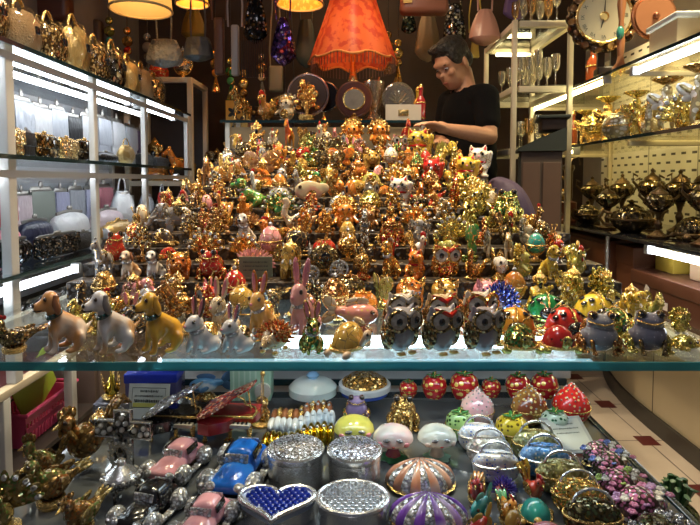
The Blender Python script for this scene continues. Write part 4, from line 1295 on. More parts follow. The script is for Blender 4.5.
BLUEC = E('car_blue', (.02, .2, .78), (.02, .16, .7)); PINKC = E('car_pink', (.72, .36, .42), (.66, .3, .36)); BLACKC = E('car_black', (.012, .012, .015))
G = 'vintage car trinket boxes'
CARG = dict(crys=CRYS)
low('beetle_car', 232, 482, dict(body=BLUEC), 'bright blue vintage car trinket box with crystal wheel arches', 'trinket box', R(-8), (.142, .105, .11), G, 'trinket_car')
low('beetle_car', 178, 478, dict(body=PINKC), 'pink vintage car trinket box left of the blue car', 'trinket box', R(-14), (.13, .09, .10), G, 'trinket_car')
low('beetle_car', 153, 508, dict(body=BLACKC), 'black vintage car trinket box below the pink car', 'trinket box', R(-16), (.12, .085, .1), G, 'trinket_car')
low('beetle_car', 212, 530, dict(body=PINKC), 'pink vintage car trinket box at the front, below the blue car', 'trinket box', R(-10), (.115, .075, .09), G, 'trinket_car')

G = 'grand piano trinket boxes'
low('piano', 178, 436, dict(body=BLACKG, jewel=GREYC), 'black grand piano trinket box with silver jewelled lid', 'trinket box', R(-6), .115, G, 'trinket_piano')
low('piano', 232, 437, dict(body=E('piano_red', (.3, .012, .015)), jewel=jewel('red_gold_stones', (.4, .05, .05), (.6, .35, .2), (.7, .6, .6), set_col=(.22, .02, .02), scale=16, set_metal=.2)), 'dark red grand piano trinket box with gilt legs', 'trinket box', R(-6), .12, G, 'trinket_piano')

# gilt violin on a stand
p = atZ(263, 425, LZ)
v = thing('trinket_violin', 'small gold violin ornament leaning beside the red piano', 'ornament', (p.x, p.y, LZ + .0005), R(-12), s=.125)
sm(lambda b: (b.ball((0, .02, .22), (.17, .05, .16)), b.ball((0, .03, .45), (.13, .045, .12)), b.box((0, .03, .34), (.18, .08, .14)))).build('body', GOLD, v)
sm(lambda b: (b.tube([(0, .04, .5), (.0, .06, .98)], .03), b.ball((0, .07, 1.0), (.05, .05, .06)))).build('neck', GOLDP, v)
sm(lambda b: [b.tube([(x, -.03, .2), (x, .02, .95)], .006, 5) for x in (-.02, 0, .02)]).build('strings', SILVER, v)
sm(lambda b: (b.lathe([(.2, 0), (.2, .04), (.04, .07)], seg=20), b.tube([(0, .12, .03), (0, .1, .4)], .02))).build('stand', GOLDP, v)

BRN = E('copper_brown', (.32, .12, .05), (.22, .07, .03)); GLR = mat('bright_gold', (.8, .6, .08), .15, 1.0)
WHR = E('white_gloss', (.72, .78, .82), (.62, .7, .76))
G = 'ribbed scalloped trinket boxes'
low('ribbed_box', 303, 419, dict(body=BRN, jewel=GOLDP, accent=BRN), 'copper brown ribbed trinket box behind the white ribbed one', 'trinket box', 0, (.148, .12, .115), G, 'ribbed_trinket_box')
low('ribbed_box', 300, 431, dict(body=WHR, jewel=WHR, accent=WHR, crys=WHR), 'glossy white ribbed trinket box between the brown and gold ones', 'trinket box', 0, (.146, .12, .11), G, 'ribbed_trinket_box')
low('ribbed_box', 298, 448, dict(body=GLR, jewel=GLR, accent=GOLDP), 'bright gold ribbed trinket box in front of the white ribbed one', 'trinket box', 0, (.142, .12, .12), G, 'ribbed_trinket_box')

G = 'jewel lidded silver tins'
LIDP = jewel('pastel_lid_stones', (.75, .72, .74), (.8, .68, .35), (.85, .85, .9), set_col=(.75, .72, .7), scale=30, gem_metal=.3, mixn=.62, tilt=.5)
LIDL = jewel('lilac_lid_stones', (.6, .6, .78), (.7, .72, .82), (.9, .9, 1), set_col=(.7, .7, .75), scale=34, gem_metal=.35, tilt=.5)
low('round_tin', 296, 481, dict(jewel=LIDP), 'round silver tin with pale pink and yellow flower lid', 'tin', R(10), .108, G)
low('round_tin', 356, 481, dict(jewel=LIDL), 'round silver tin with lilac crystal lid beside the clam shell', 'tin', R(-5), .108, G)
SAPH = mat('blue_stone', (.02, .06, .5), .08, .35, coat=1.0); DIAM = mat('clear_stone', (.72, .75, .78), .06, .7, coat=1.0)
low('heart_box', 276, 520, dict(jewel=SAPH, accent=mat('lid_pale_blue', (.5, .58, .75), .3, .6)), 'heart shaped silver box set with rows of blue stones', 'trinket box', 0, (.14, .125, .14), None, 'heart_box')
low('oval_box', 353, 520, dict(jewel=DIAM, accent=SILVER), 'round silver box studded all over with clear stones', 'trinket box', 0, (.138, .115, .14), None, 'studded_box')

G = 'face mushroom trinket boxes'
low('mushroom', 354, 448, dict(body=E('mush_yellow', (.62, .58, .12), (.5, .5, .1)), accent=E('mush_base_green', (.05, .22, .1))), 'yellow green mushroom trinket box with a face', 'trinket box', R(4), (.083, .083, .078), G, 'mushroom_box')
low('mushroom', 396, 458, dict(body=E('mush_pink', (.78, .55, .52), (.68, .62, .55)), white=E('mush_stem_red', (.35, .05, .1)), accent=E('mush_base_green', (.05, .22, .1))), 'pale pink mushroom trinket box with red cheeks and stem', 'trinket box', R(-4), (.086, .083, .084), G, 'mushroom_box')
low('mushroom', 434, 458, dict(body=E('mush_cream', (.72, .72, .62), (.62, .64, .55)), accent=E('mush_base_mint', (.3, .55, .42)), pink=E('mush_cream_cheek', (.75, .6, .5))), 'cream mushroom trinket box with closed pale face', 'trinket box', R(6), (.083, .08, .084), G, 'mushroom_box')

G = 'fluted clam shell trinket boxes'
low('clam_box', 421, 489, dict(body=E('clam_peach', (.72, .32, .18), (.68, .45, .34))), 'peach clam shell trinket box with crystal ribs', 'trinket box', R(4), (.135, .135, .085), G)
low('clam_box', 434, 528, dict(body=E('clam_purple', (.20, .07, .48), (.5, .42, .7))), 'purple and white clam shell trinket box at the front', 'trinket box', R(-4), (.145, .135, .095), G)

# small crowned frogs behind the mushrooms
G = 'crowned frog figurines'
low('frog', 357, 418, dict(body=E('frog_mauve', (.28, .2, .42)), jewel=jewel('green_mauve', (.05, .3, .12), (.25, .15, .4))), 'mauve and green crowned frog behind the yellow mushroom', 'figurine', 0, (.07, .07, .07), G, 'frog_figurine')
low('frog', 403, 428, dict(body=GOLD, jewel=GOLD), 'gold crowned frog behind the pink mushroom', 'figurine', R(-5), (.075, .075, .085), G, 'frog_figurine')

G = 'enamel fruit trinket boxes'
PEACH = E('fruit_pink', (.8, .42, .48), (.75, .5, .5), dots=.27, dot_col=(1, .85, .8), dscale=9)
BROWNF = E('fruit_brown', (.22, .05, .02), (.3, .16, .04), dots=.3, dot_col=(.9, .7, .25), dscale=9)
REDF = E('fruit_red', (.65, .03, .03), (.55, .02, .02), dots=.25, dot_col=(1, .8, .4), dscale=9)
GRND = E('fruit_green_dots', (.4, .62, .2), (.35, .55, .2), dots=.36, dot_col=(.02, .1, .02), dscale=8)
YELD = E('fruit_yellow_dots', (.72, .55, .04), (.65, .48, .03), dots=.36, dot_col=(.16, .1, .01), dscale=8)
GWD = E('fruit_mint_dots', (.55, .68, .55), (.5, .62, .5), dots=.37, dot_col=(.02, .14, .06), dscale=8)
FL = dict(accent=E('leaf_green', (.05, .22, .05)))
low('pointed_fruit', 477, 424, dict(body=PEACH, **FL), 'pink peach trinket box with tiny crystals', 'trinket box', 0, .09, G, 'peach_box')
low('pointed_fruit', 529, 423, dict(body=BROWNF, accent=CRYS), 'brown and gold fruit box topped with crystals', 'trinket box', 0, .095, G, 'fruit_box')
low('pointed_fruit', 571, 422, dict(body=REDF, accent=CRYS), 'shiny red apple box at the back right corner', 'trinket box', 0, .098, G, 'apple_box')
low('apple', 463, 443, dict(body=GRND, **FL), 'light green apple box with dark green dots', 'trinket box', 0, .083, G, 'apple_box')
low('apple', 511, 447, dict(body=YELD, **FL), 'yellow apple box with dark dots and green leaf', 'trinket box', 0, .087, G, 'apple_box')
low('apple', 559, 440, dict(body=GWD, **FL), 'pale mint apple box with green dots beside the card', 'trinket box', 0, .09, G, 'apple_box')

# purse trinkets
G = 'handbag shaped trinket boxes'
def J(n, *a, **k): return jewel('stones_' + n, *a, **k)
WB = J('white_blue', (.75, .8, .88), (.55, .65, .85), (.08, .2, .7), set_col=(.8, .82, .86), scale=19, gem_metal=.05, tilt=.5, set_metal=.1)
OLV = J('olive', (.42, .4, .16), (.3, .3, .12), (.85, .82, .5), set_col=(.4, .38, .16), scale=20, gem_metal=.25, set_metal=.35)
SKY = J('sky', (.05, .28, .75), (.3, .55, .85), (.85, .9, .95), set_col=(.2, .4, .75), scale=19, gem_metal=.05, tilt=.5, set_metal=.1)
SILVS = J('silver_mix', (.55, .56, .55), (.65, .5, .45), (.9, .9, .9), set_col=(.6, .6, .55), scale=16, gem_metal=.1, set_metal=.3)
FLO = J('floral', (.6, .25, .4), (.12, .2, .5), (.75, .7, .6), set_col=(.07, .07, .04), scale=15, gem_metal=.05, tilt=.6, set_metal=.2)
PNK = J('pink_floral', (.65, .2, .42), (.5, .12, .3), (.8, .7, .7), set_col=(.09, .05, .05), scale=15, gem_metal=.05, tilt=.6, set_metal=.2)
DRK = J('dark_green', (.08, .12, .05), (.2, .2, .08), (.5, .5, .3), set_col=(.12, .1, .05), scale=14)
pur = [(481, 452, WB, SKY, 'white handbag box with blue flowers, nearest the green dotted apple'),
       (490, 469, SILVS, PNK, 'silver pink handbag box behind the blue speckled one'),
       (499, 486, WB, WB, 'blue and white speckled handbag box above the bright animals'),
       (534, 459, OLV, SILVS, 'olive crystal handbag box behind the sky blue one'),
       (545, 477, SKY, WB, 'sky blue handbag box with white dots and silver handle'),
       (557, 497, OLV, OLV, 'olive green handbag box with flower, in front of the sky blue one'),
       (569, 514, J('moss', (.3, .33, .1), (.2, .24, .08), (.7, .7, .4), scale=18), OLV, 'mossy green handbag box second from the front edge'),
       (577, 532, DRK, OLV, 'dark green handbag box nearest the front edge')]
for i, (x, y, m, f, lab) in enumerate(pur):
    low('basket_purse', x, y, dict(body=m, jewel=f, gold=SILVER if i in (0, 1, 2, 4) else GOLDP), lab, 'trinket box', R(-6), (.1, .11, .1), G, 'handbag_box')
G = 'floral shoe shaped boxes'
@kind('bloom_shoe')
def _():
    """low rounded clog set with flowers"""
    ps = [part('shoe', 'body', lambda b: b.grid(lambda u, v: Vector(((.5 - .06 * math.cos(v * 3)) * (v - .5) * 1.9 * 1.0, .25 * math.cos(u * 2 * PI) * math.sin(PI * min(1, v * .96 + .02)) ** .5, .02 + (.17 + .09 * (1 - v)) * (1 + math.sin(u * 2 * PI)) * math.sin(PI * min(1, v * .96 + .02)) ** .5)), 24, 14, True))]
    for i in range(22):
        a = -.42 + .04 * i; y = -.17 + .056 * ((i * 5) % 7)
        ps.append(part('flower', ('pink', 'accent', 'white')[i % 3], lambda b: [b.ball((a + .036 * math.cos(t), y + .036 * math.sin(t), .37 + .05 * (1 - abs(a) * 2) - abs(y) * .35), (.032, .032, .02), None, 8, 6) for t in (0, 1.26, 2.5, 3.77, 5.03)]))
    ps.append(part('edge_band', 'gold', lambda b: b.tube([(.45 * math.cos(t), .2 * math.sin(t), .06) for t in [k * PI / 10 for k in range(20)]], .03, 6, closed=True)))
    return ps
BLF = E('flower_blue', (.12, .2, .6)); PKF = E('flower_pink', (.7, .25, .45))
low('bloom_shoe', 600, 466, dict(body=FLO, accent=BLF, pink=PKF), 'multicoloured floral shoe box on the grey card', 'trinket box', R(28), (.11, .11, .11), G, 'floral_shoe_box')
low('bloom_shoe', 613, 480, dict(body=FLO, accent=BLF, pink=PKF), 'blue and cream floral shoe box below the card', 'trinket box', R(28), (.118, .11, .12), G, 'floral_shoe_box')
low('bloom_shoe', 614, 500, dict(body=PNK, accent=E('flower_green', (.3, .45, .08)), pink=PKF), 'pink red floral shoe box with green leaf', 'trinket box', R(28), (.12, .12, .12), G, 'floral_shoe_box')
low('bloom_shoe', 634, 517, dict(body=PNK, accent=E('flower_mauve', (.45, .25, .5)), pink=PKF), 'pink and mauve floral shoe box nearest the right edge', 'trinket box', R(28), (.13, .13, .13), G, 'floral_shoe_box')
low('bloom_shoe', 640, 540, dict(body=DRK, accent=GREYC, pink=GREYC, white=GREYC), 'dark grey floral shoe box at the front right corner', 'trinket box', R(28), (.125, .125, .12), G, 'floral_shoe_box')

# bright little animals
G = 'bright little enamel animals'
tiny = [('bird', 486, 503, (.55, .04, .04), (.7, .3, .04), 'red little bird with orange wings among the bright animals', .05),
        ('hedgehog', 505, 498, (.08, .05, .35), (.5, .1, .1), 'dark blue little hedgehog among the bright animals', .045),
        ('rooster', 523, 500, (.6, .06, .03), (.75, .45, .05), 'orange red little rooster in front of the speckled handbag', .052),
        ('fish', 488, 520, (.03, .35, .35), (.1, .5, .45), 'teal little fish among the bright animals', .05),
        ('bird', 506, 519, (.7, .3, .05), (.1, .4, .15), 'orange little bird with green wings among the bright animals', .05),
        ('turtle', 527, 516, (.04, .4, .35), (.6, .4, .1), 'turquoise little turtle among the bright animals', .055),
        ('snail', 509, 536, (.55, .3, .05), (.5, .05, .05), 'amber little snail nearest the front edge', .055),
        ('crab', 532, 534, (.6, .2, .25), (.7, .3, .35), 'pink little crab at the front edge', .06),
        ('fish', 485, 539, (.65, .05, .04), (.7, .5, .1), 'red little fish at the front edge', .05)]
for k, x, y, c1, c2, lab, s in tiny:
    low(k, x, y, dict(body=E('tiny_%s_%d_%d' % (k, x, y), c1), accent=E('tiny2_%s_%d_%d' % (k, x, y), c2)), lab, 'figurine', R(rnd.uniform(-50, 50)), s * 1.15, G, 'enamel_' + {'bird': 'bird', 'hedgehog': 'hedgehog', 'rooster': 'rooster', 'fish': 'fish', 'turtle': 'turtle', 'snail': 'snail', 'crab': 'crab'}[k])

# jewelled cross on a foot, with shield
p = atZ(124, 470, LZ)
cr = thing('jewelled_cross', 'standing cross set with pearls and dark stones, shield at its foot', 'cross', (p.x, p.y, LZ + .0005), R(-8), s=.135)
DKS = jewel('dark_antique_silver', (.03, .03, .03), (.08, .07, .06), (.6, .58, .5), set_col=(.35, .33, .28), scale=12, gem_metal=.4)
sm(lambda b: (b.box((0, 0, .5), (.26, .1, .9), None, .015), b.box((0, 0, .66), (.9, .1, .25), None, .015))).build('cross_body', DKS, cr)
sm(lambda b: b.tube([(-.13, -.045, .06), (-.13, -.045, .535), (-.45, -.045, .535), (-.45, -.045, .785), (-.13, -.045, .785), (-.13, -.045, .95), (.13, -.045, .95), (.13, -.045, .785), (.45, -.045, .785), (.45, -.045, .535), (.13, -.045, .535), (.13, -.045, .06)], .02, 6, closed=True)).build('border', SILVER, cr)
PRL = mat('pearl', (.7, .68, .62), .15, .3, coat=.8)
for x, z in [(0, .85), (-.06, .76), (.06, .76), (0, .66), (-.2, .66), (.2, .66), (-.35, .7), (.35, .7), (-.3, .6), (.3, .6), (-.4, .62), (.4, .62)]:
    sm(lambda b: b.ball((x, -.06, z), .042, None, 10, 8)).build('pearl', PRL, cr)
sh = sm(lambda b: b.prism([(-.18, .48), (.18, .48), (.18, .2), (.1, .06), (0, 0), (-.1, .06), (-.18, .2)], .05, Matrix.Translation((0, -.1, .0)))).build('shield', SILVER, cr)
sm(lambda b: b.ball((0, -.13, .28), (.11, .03, .14))).build('shield_relief', DKS, sh)
for x, z in [(-.17, .47), (-.06, .48), (.06, .48), (.17, .47), (.18, .36), (-.18, .36), (.18, .25), (-.18, .25), (.13, .11), (-.13, .11), (0, .02)]:
    sm(lambda b: b.ball((x, -.13, z), .022, None, 8, 6)).build('bead', PRL, sh)
sm(lambda b: b.lathe([(.22, 0), (.23, .03), (.12, .06)], (0, -.02, 0), 24, sy=.7)).build('foot', SILVER, cr)

# antique silver bowl with a lid on three legs
p = atZ(112, 508, LZ)
bw = thing('footed_silver_bowl', 'antique silver bowl with domed lid on curved legs', 'bowl', (p.x, p.y + .02, LZ + .0005), 0, s=.08)
sm(lambda b: b.lathe([(0, .3), (.25, .3), (.42, .42), (.5, .58), (.47, .58), (.4, .5), (0, .5)], seg=32)).build('bowl', GREYC, bw)
ld = sm(lambda b: b.lathe([(.45, .6), (.4, .68), (.25, .78), (.12, .9), (.13, 1.0), (.08, 1.05), (0, 1.06)], seg=28)).build('lid', SILVER, bw)
for k in range(12):
    a = k * PI / 6; sm(lambda b: b.ball((.47 * math.cos(a), .47 * math.sin(a), .6), .05, None, 10, 8)).build('rim_stone', PRL, bw)
for a in (-PI / 2, PI / 6, 5 * PI / 6):
    sm(lambda b: b.tube([(.25 * math.cos(a), .25 * math.sin(a), .34), (.42 * math.cos(a), .42 * math.sin(a), .2), (.36 * math.cos(a), .36 * math.sin(a), .04)], [.05, .045, .05])).build('leg', DKS, bw)

# poultry and ornaments at the left
GG = J('green_gold', (.12, .2, .05), (.3, .2, .05), (.8, .6, .3), set_col=(.3, .22, .08), scale=14, set_metal=.5)
AB = J('amber_brown', (.3, .1, .02), (.4, .22, .05), (.7, .5, .2), set_col=(.25, .15, .05), scale=14, set_metal=.5)
G = 'jewelled poultry at the left of the low shelf'
low('rooster', 80, 470, dict(body=AB, accent=AB, jewel=AB, red=AB), 'tall amber brown jewelled rooster left of the cross', 'figurine', R(-40), (.11, .11, .135), G, 'rooster_figurine')
low('bird', 58, 505, dict(body=GG, accent=GG, jewel=AB, red=GG), 'green gold jewelled hen in front of the tall rooster', 'figurine', R(-50), (.1, .09, .11), G, 'hen_figurine')
low('bird', 92, 528, dict(body=AB, accent=GG, jewel=GG, red=AB), 'small amber jewelled hen below the silver bowl', 'figurine', R(-20), .09, G, 'hen_figurine')
low('peacock', 12, 522, dict(body=GG, accent=GG, jewel=GG), 'dark green jewelled peacock at the far left front', 'figurine', R(20), .10, G, 'peacock_figurine')
low('rooster', 45, 480, dict(body=GG, accent=AB, jewel=AB, red=AB), 'slim dark jewelled rooster half behind the green hen', 'figurine', R(-70), (.07, .07, .1), G, 'rooster_figurine')
low('swan', 112, 398, dict(body=GLR, jewel=GOLD), 'bright gold jewelled swan standing on the engraved grey box', 'figurine', R(30), (.07, .07, .085), None, 'swan_figurine', z=LZ + .043)
p = atZ(111, 419, LZ)
gb = thing('engraved_box', 'grey engraved metal box under the gold swan', 'box', (p.x, p.y + .02, LZ + .0005), R(4), s=1)
b = MB(); b.box((0, 0, .02), (.085, .05, .04), None, .004); b.build('box', mat('pewter', (.22, .22, .27), .35, .8, bump=.6, bscale=60), gb)
sm(lambda b: [b.torus((x, -.0255, .02), .013, .0016, (PI / 2, 0, 0), 18, 6) for x in (-.02, .02)]).build('rosette', SILVER, gb)
low('carriage', 100, 436, dict(body=J('peach_car', (.6, .25, .1), (.6, .4, .25), (.9, .8, .6), scale=12)), 'orange jewelled carriage left behind the cross', 'trinket box', R(60), .065, None, 'carriage_box')

# price cards (their small print cannot be read in the photo: plain strokes)
CARD = mat('card_white', (.62, .66, .64), .5); INK = mat('card_ink', (.03, .05, .05), .6); CARDG = mat('card_grey', (.42, .46, .46), .5)
def strokes(par, x0, x1, z, h, seed, y=-.0026):
    r = random.Random(seed); b = MB(); x = x0
    while x < x1:
        w = r.uniform(.0012, .0032); hh = h * r.uniform(.55, 1.0)
        b.box((x + w / 2, y, z), (w, .0004, hh), (0, r.uniform(-.3, .3), 0)); x += w + r.uniform(.0008, .0022)
    return b.build('line_of_print', INK, par, smooth=False)
def text(body, size, par, loc, rot, m, name='lettering', ext=.0002):
    cu = bpy.data.curves.new('t', 'FONT'); cu.body = body; cu.size = size; cu.align_x = 'CENTER'; cu.align_y = 'CENTER'; cu.extrude = ext
    o = bpy.data.objects.new('t', cu); COL.objects.link(o)
    dg = bpy.context.evaluated_depsgraph_get(); dg.update()
    me = bpy.data.meshes.new_from_object(o.evaluated_get(dg)); bpy.data.objects.remove(o); bpy.data.curves.remove(cu)
    me.materials.clear(); me.materials.append(m); me.name = name
    t = bpy.data.objects.new(name, me); COL.objects.link(t); t.parent = par; t.location = loc; t.rotation_euler = rot
    return t
p = atZ(140, 428, LZ)
pc = thing('price_card', 'white price card with a dark ruled border behind the cross', 'sign', (p.x, p.y + .05, LZ + .0005), R(-3), rot=(R(-12), 0, R(-3)))
sm(lambda b: b.box((0, 0, .043), (.105, .004, .086))).build('card', CARD, pc)
sm(lambda b: b.tube([(-.043, -.0022, .028), (.043, -.0022, .028), (.043, -.0022, .076), (-.043, -.0022, .076)], .0009, 4, closed=True)).build('border', INK, pc)
sm(lambda b: b.box((0, -.0022, .034), (.08, .0006, .01))).build('yellow_strip', mat('card_yellow', (.6, .6, .15), .5), pc)
for i, (a, c, z, h) in enumerate(((-.022, .024, .068, .006), (-.036, .036, .056, .005), (-.036, .03, .044, .008))): strokes(pc, a, c, z, h, i)
text('50', .018, pc, (.036, -.0024, .017), (PI / 2, 0, 0), INK)
p = atZ(577, 455, LZ)
fc = thing('framed_price_card', 'grey framed price card lying under the floral shoe boxes', 'sign', (p.x, p.y, LZ + .006), 0, rot=(R(-62), 0, R(8)))
sm(lambda b: b.box((0, 0, .055), (.115, .005, .11), None, .001)).build('frame', mat('frame_grey', (.30, .33, .35), .4), fc)
sm(lambda b: b.box((0, -.0028, .055), (.095, .001, .092))).build('card', CARDG, fc)
for i, (a, c, z, h) in enumerate(((-.02, .025, .085, .004), (-.035, .035, .072, .004), (-.03, .03, .058, .004))): strokes(fc, a, c, z, h, 20 + i, -.0036)

relax(LOWS)
# ---- things on the ledge behind
def led(k, px, py, mats, label, cat, s, group=None, name=None, rz=0.0, **kw):
    return low(k, px, py, mats, label, cat, rz, s, group, name, z=LEDZ, **kw)
STRAW = E('strawberry_red', (.5, .015, .02), (.42, .012, .015), dots=.36, dot_col=(.95, .65, .15), dscale=5.5)
SW = [(408, 398), (434, 398), (464, 399), (491, 397), (519, 398), (543, 398)]
nm = ['leftmost of the row, beside the blue bowl', 'second from the blue bowl', 'third from the blue bowl, the widest', 'fourth from the blue bowl, small', 'second from the right end of the row', 'rightmost of the row by the white post']
for (x, y), s, q in zip(SW, (.055, .075, .085, .058, .078, .082), nm):
    led('apple', x, y, dict(body=STRAW, **FL), 'red strawberry box with gold dots, ' + q, 'trinket box', s, 'red strawberry boxes on the back ledge', 'strawberry_box')
def lathe_thing(px, py, z, prof, m, label, cat, name, s, extra=(), group=None):
    p = atZ(px, py, z)
    t = thing(name, label, cat, (p.x, p.y, z + .0005), 0, group, s)
    for nm_, mm, pr in [(extra_n, extra_m, extra_p) for extra_n, extra_m, extra_p in extra]:
        sm(lambda b: b.lathe(pr, seg=32)).build(nm_, mm, t)
    sm(lambda b: b.lathe(prof, seg=36)).build('body', m, t)
    return t
lathe_thing(313, 397, LEDZ, [(.42, 0), (.5, .06), (.5, .2), (.4, .3), (.28, .36), (0, .38)], E('bowl_white', (.7, .76, .74), (.6, .7, .68)), 'white lidded porcelain dish with pale blue knob on the ledge', 'dish', 'porcelain_dish', .138,
            [('knob', E('knob_blue', (.3, .55, .85)), [(0, .37), (.1, .38), (.14, .44), (.08, .5), (0, .52)])])
lathe_thing(363, 396, LEDZ, [(.4, 0), (.48, .06), (.5, .16), (.46, .18), (0, .18)], E('bowl_blue', (.04, .10, .55), (.04, .10, .5)), 'blue and white dish heaped with gold beads on the ledge', 'dish', 'blue_dish', .138,
            [('white_band', E('band_white', (.75, .78, .8)), [(.49, .12), (.525, .14), (.525, .24), (.5, .26)]), ('gold_heap', GOLD, [(.48, .2), (.45, .3), (.3, .4), (0, .44)])])
p = atZ(156, 399, LEDZ)
bl = thing('blue_gift_box', 'glossy blue and violet gift box at the left end of the ledge', 'box', (p.x, p.y, LEDZ + .0005), R(3))
sm(lambda b: b.box((0, 0, .03), (.13, .09, .06), None, .004)).build('box', mat('violet_foil', (.12, .12, .32), .25, .3), bl)
sm(lambda b: b.box((0, 0, .07), (.135, .095, .025), None, .004)).build('lid', mat('blue_foil', (.02, .05, .6), .25, .2), bl)
p = atZ(214, 396, LEDZ)
led('fish', 208, 398, dict(body=E('dolphin_blue', (.1, .3, .55), (.65, .7, .75)), accent=E('dolphin_fin', (.08, .2, .4))), 'blue and white fish ornament on the ledge beside the blue box', 'figurine', (.09, .1, .075), None, 'fish_ornament', R(-80))
p = atZ(250, 397, LEDZ)
gb2 = thing('striped_gift_box', 'pale green striped box with a round white badge on the ledge', 'box', (p.x, p.y, LEDZ + .0005), 0)
sm(lambda b: b.box((0, 0, .05), (.11, .06, .1), None, .003)).build('box', mat('pale_green_card', (.38, .6, .46), .5), gb2)
sm(lambda b: [b.box((x, -.0305, .05), (.004, .001, .098)) for x in (-.045, -.03, -.015, 0, .015)]).build('stripes', mat('pale_green_line', (.55, .72, .6), .5), gb2)
sm(lambda b: b.cyl((.035, -.03, .03), (.035, -.04, .03), .022, seg=24)).build('badge', WHITEE, gb2)
# ------------------------------------------------------------------ the heaped trinket boxes
DIM = dict(owl=(.85, .75, 1.0), dog=(.5, 1.3, 1.0), rabbit=(.6, .95, 1.05), turtle=(1.0, 1.4, .55), ladybird=(1.05, 1.25, .7), frog=(1.05, .95, 1.0), pig=(.8, 1.3, .85), elephant=(.75, 1.45, 1.05),
           horse=(.55, 1.2, 1.05), lucky_cat=(.8, .65, 1.0), bird=(.65, 1.35, .95), rooster=(.6, 1.4, 1.1), swan=(.65, 1.2, 1.0), peacock=(1.25, .7, .95), butterfly=(1.35, .5, 1.1),
           jewelled_egg=(.65, .65, 1.06), carriage=(.8, .95, .98), fish=(.5, 1.2, 1.0), hedgehog=(.95, 1.2, .85), snail=(.55, 1.2, .85), apple=(.95, .95, .92), flower_figure=(.85, .7, 1.0),
           seated_deity=(.85, .8, 1.06), tree_ornament=(.8, .8, 1.05), crab=(1.4, .9, .4), teapot=(1.5, .9, .83), cherub=(.65, .5, 1.02))
def C3(name, body, acc, jew, extra=None):
    d = dict(body=body, accent=acc, jewel=jew)
    if extra: d.update(extra)
    return (name, d)
J_GOLD = GOLD
J_AMB = J('amber', (.6, .26, .05), (.4, .14, .03), (.95, .6, .15), scale=15, gem_metal=.45)
J_YEL = J('yellow', (.8, .62, .12), (.6, .5, .1), (.95, .9, .5), set_col=(.8, .62, .2), scale=16, gem_metal=.5)
J_OLV = J('olive_gold', (.32, .34, .06), (.5, .4, .08), (.8, .75, .3), set_col=(.6, .5, .15), scale=15, gem_metal=.5)
J_GRN = J('green', (.02, .2, .06), (.05, .32, .1), (.5, .6, .2), set_col=(.4, .36, .1), scale=14, gem_metal=.3)
J_RED = J('red', (.5, .02, .015), (.35, .01, .01), (.9, .4, .15), set_col=(.7, .35, .1), scale=14, gem_metal=.3)
J_BRN = J('brown', (.28, .1, .03), (.18, .06, .02), (.7, .4, .15), set_col=(.5, .28, .1), scale=15, gem_metal=.4)
J_BLU = J('blue', (.02, .06, .6), (.01, .03, .4), (.4, .5, .9), set_col=(.2, .25, .6), scale=12, gem_metal=.3)
J_SIL = J('silver', (.6, .58, .52), (.45, .42, .36), (.95, .9, .8), set_col=(.5, .48, .42), scale=16, gem_metal=.7)
J_DRK = J('dark', (.05, .045, .04), (.1, .07, .04), (.7, .55, .3), set_col=(.3, .22, .1), scale=15, gem_metal=.4)
J_PNK = J('pink', (.7, .28, .3), (.6, .2, .25), (.9, .7, .5), set_col=(.7, .45, .3), scale=14, gem_metal=.3)
_E = E
def E(n, a, b=None, *r, **k):
    k.setdefault('veins', .03); return _E(n, a, b, *r, **k)
E_AMB = E('amber', (.52, .2, .03), (.38, .12, .02), .2, (.9, .6, .2)); E_GLDY = E('honey', (.6, .38, .08), (.5, .28, .05), .2, (.9, .6, .2))
E_ORG = E('orange', (.75, .24, .03), (.62, .14, .02)); E_RED = E('red2', (.52, .03, .02), (.36, .02, .015), .18, (.9, .7, .4))
E_BRN = E('brown', (.3, .12, .04), (.42, .2, .08)); E_CRM = E('cream', (.72, .6, .42), (.6, .42, .22)); E_WHT = E('white2', (.76, .72, .65), (.62, .55, .46))
E_PNK = E('pink2', (.74, .34, .34), (.62, .22, .24), .15, (1, .8, .7)); E_GRN = E('green2', (.05, .26, .08), (.12, .3, .05), .2, (.8, .7, .3)); E_OLV = E('olive2', (.36, .36, .08), (.46, .38, .1), .2, (.9, .8, .4))
E_GRY = E('grey', (.34, .33, .33), (.22, .21, .21)); E_YEL = E('yellow2', (.68, .48, .06), (.55, .34, .04), .2, (.9, .8, .4)); E_TUR = E('turq', (.04, .34, .3), (.06, .25, .22)); E_BLK = E('black2', (.03, .025, .02), (.06, .04, .03), .16, (.8, .6, .3))
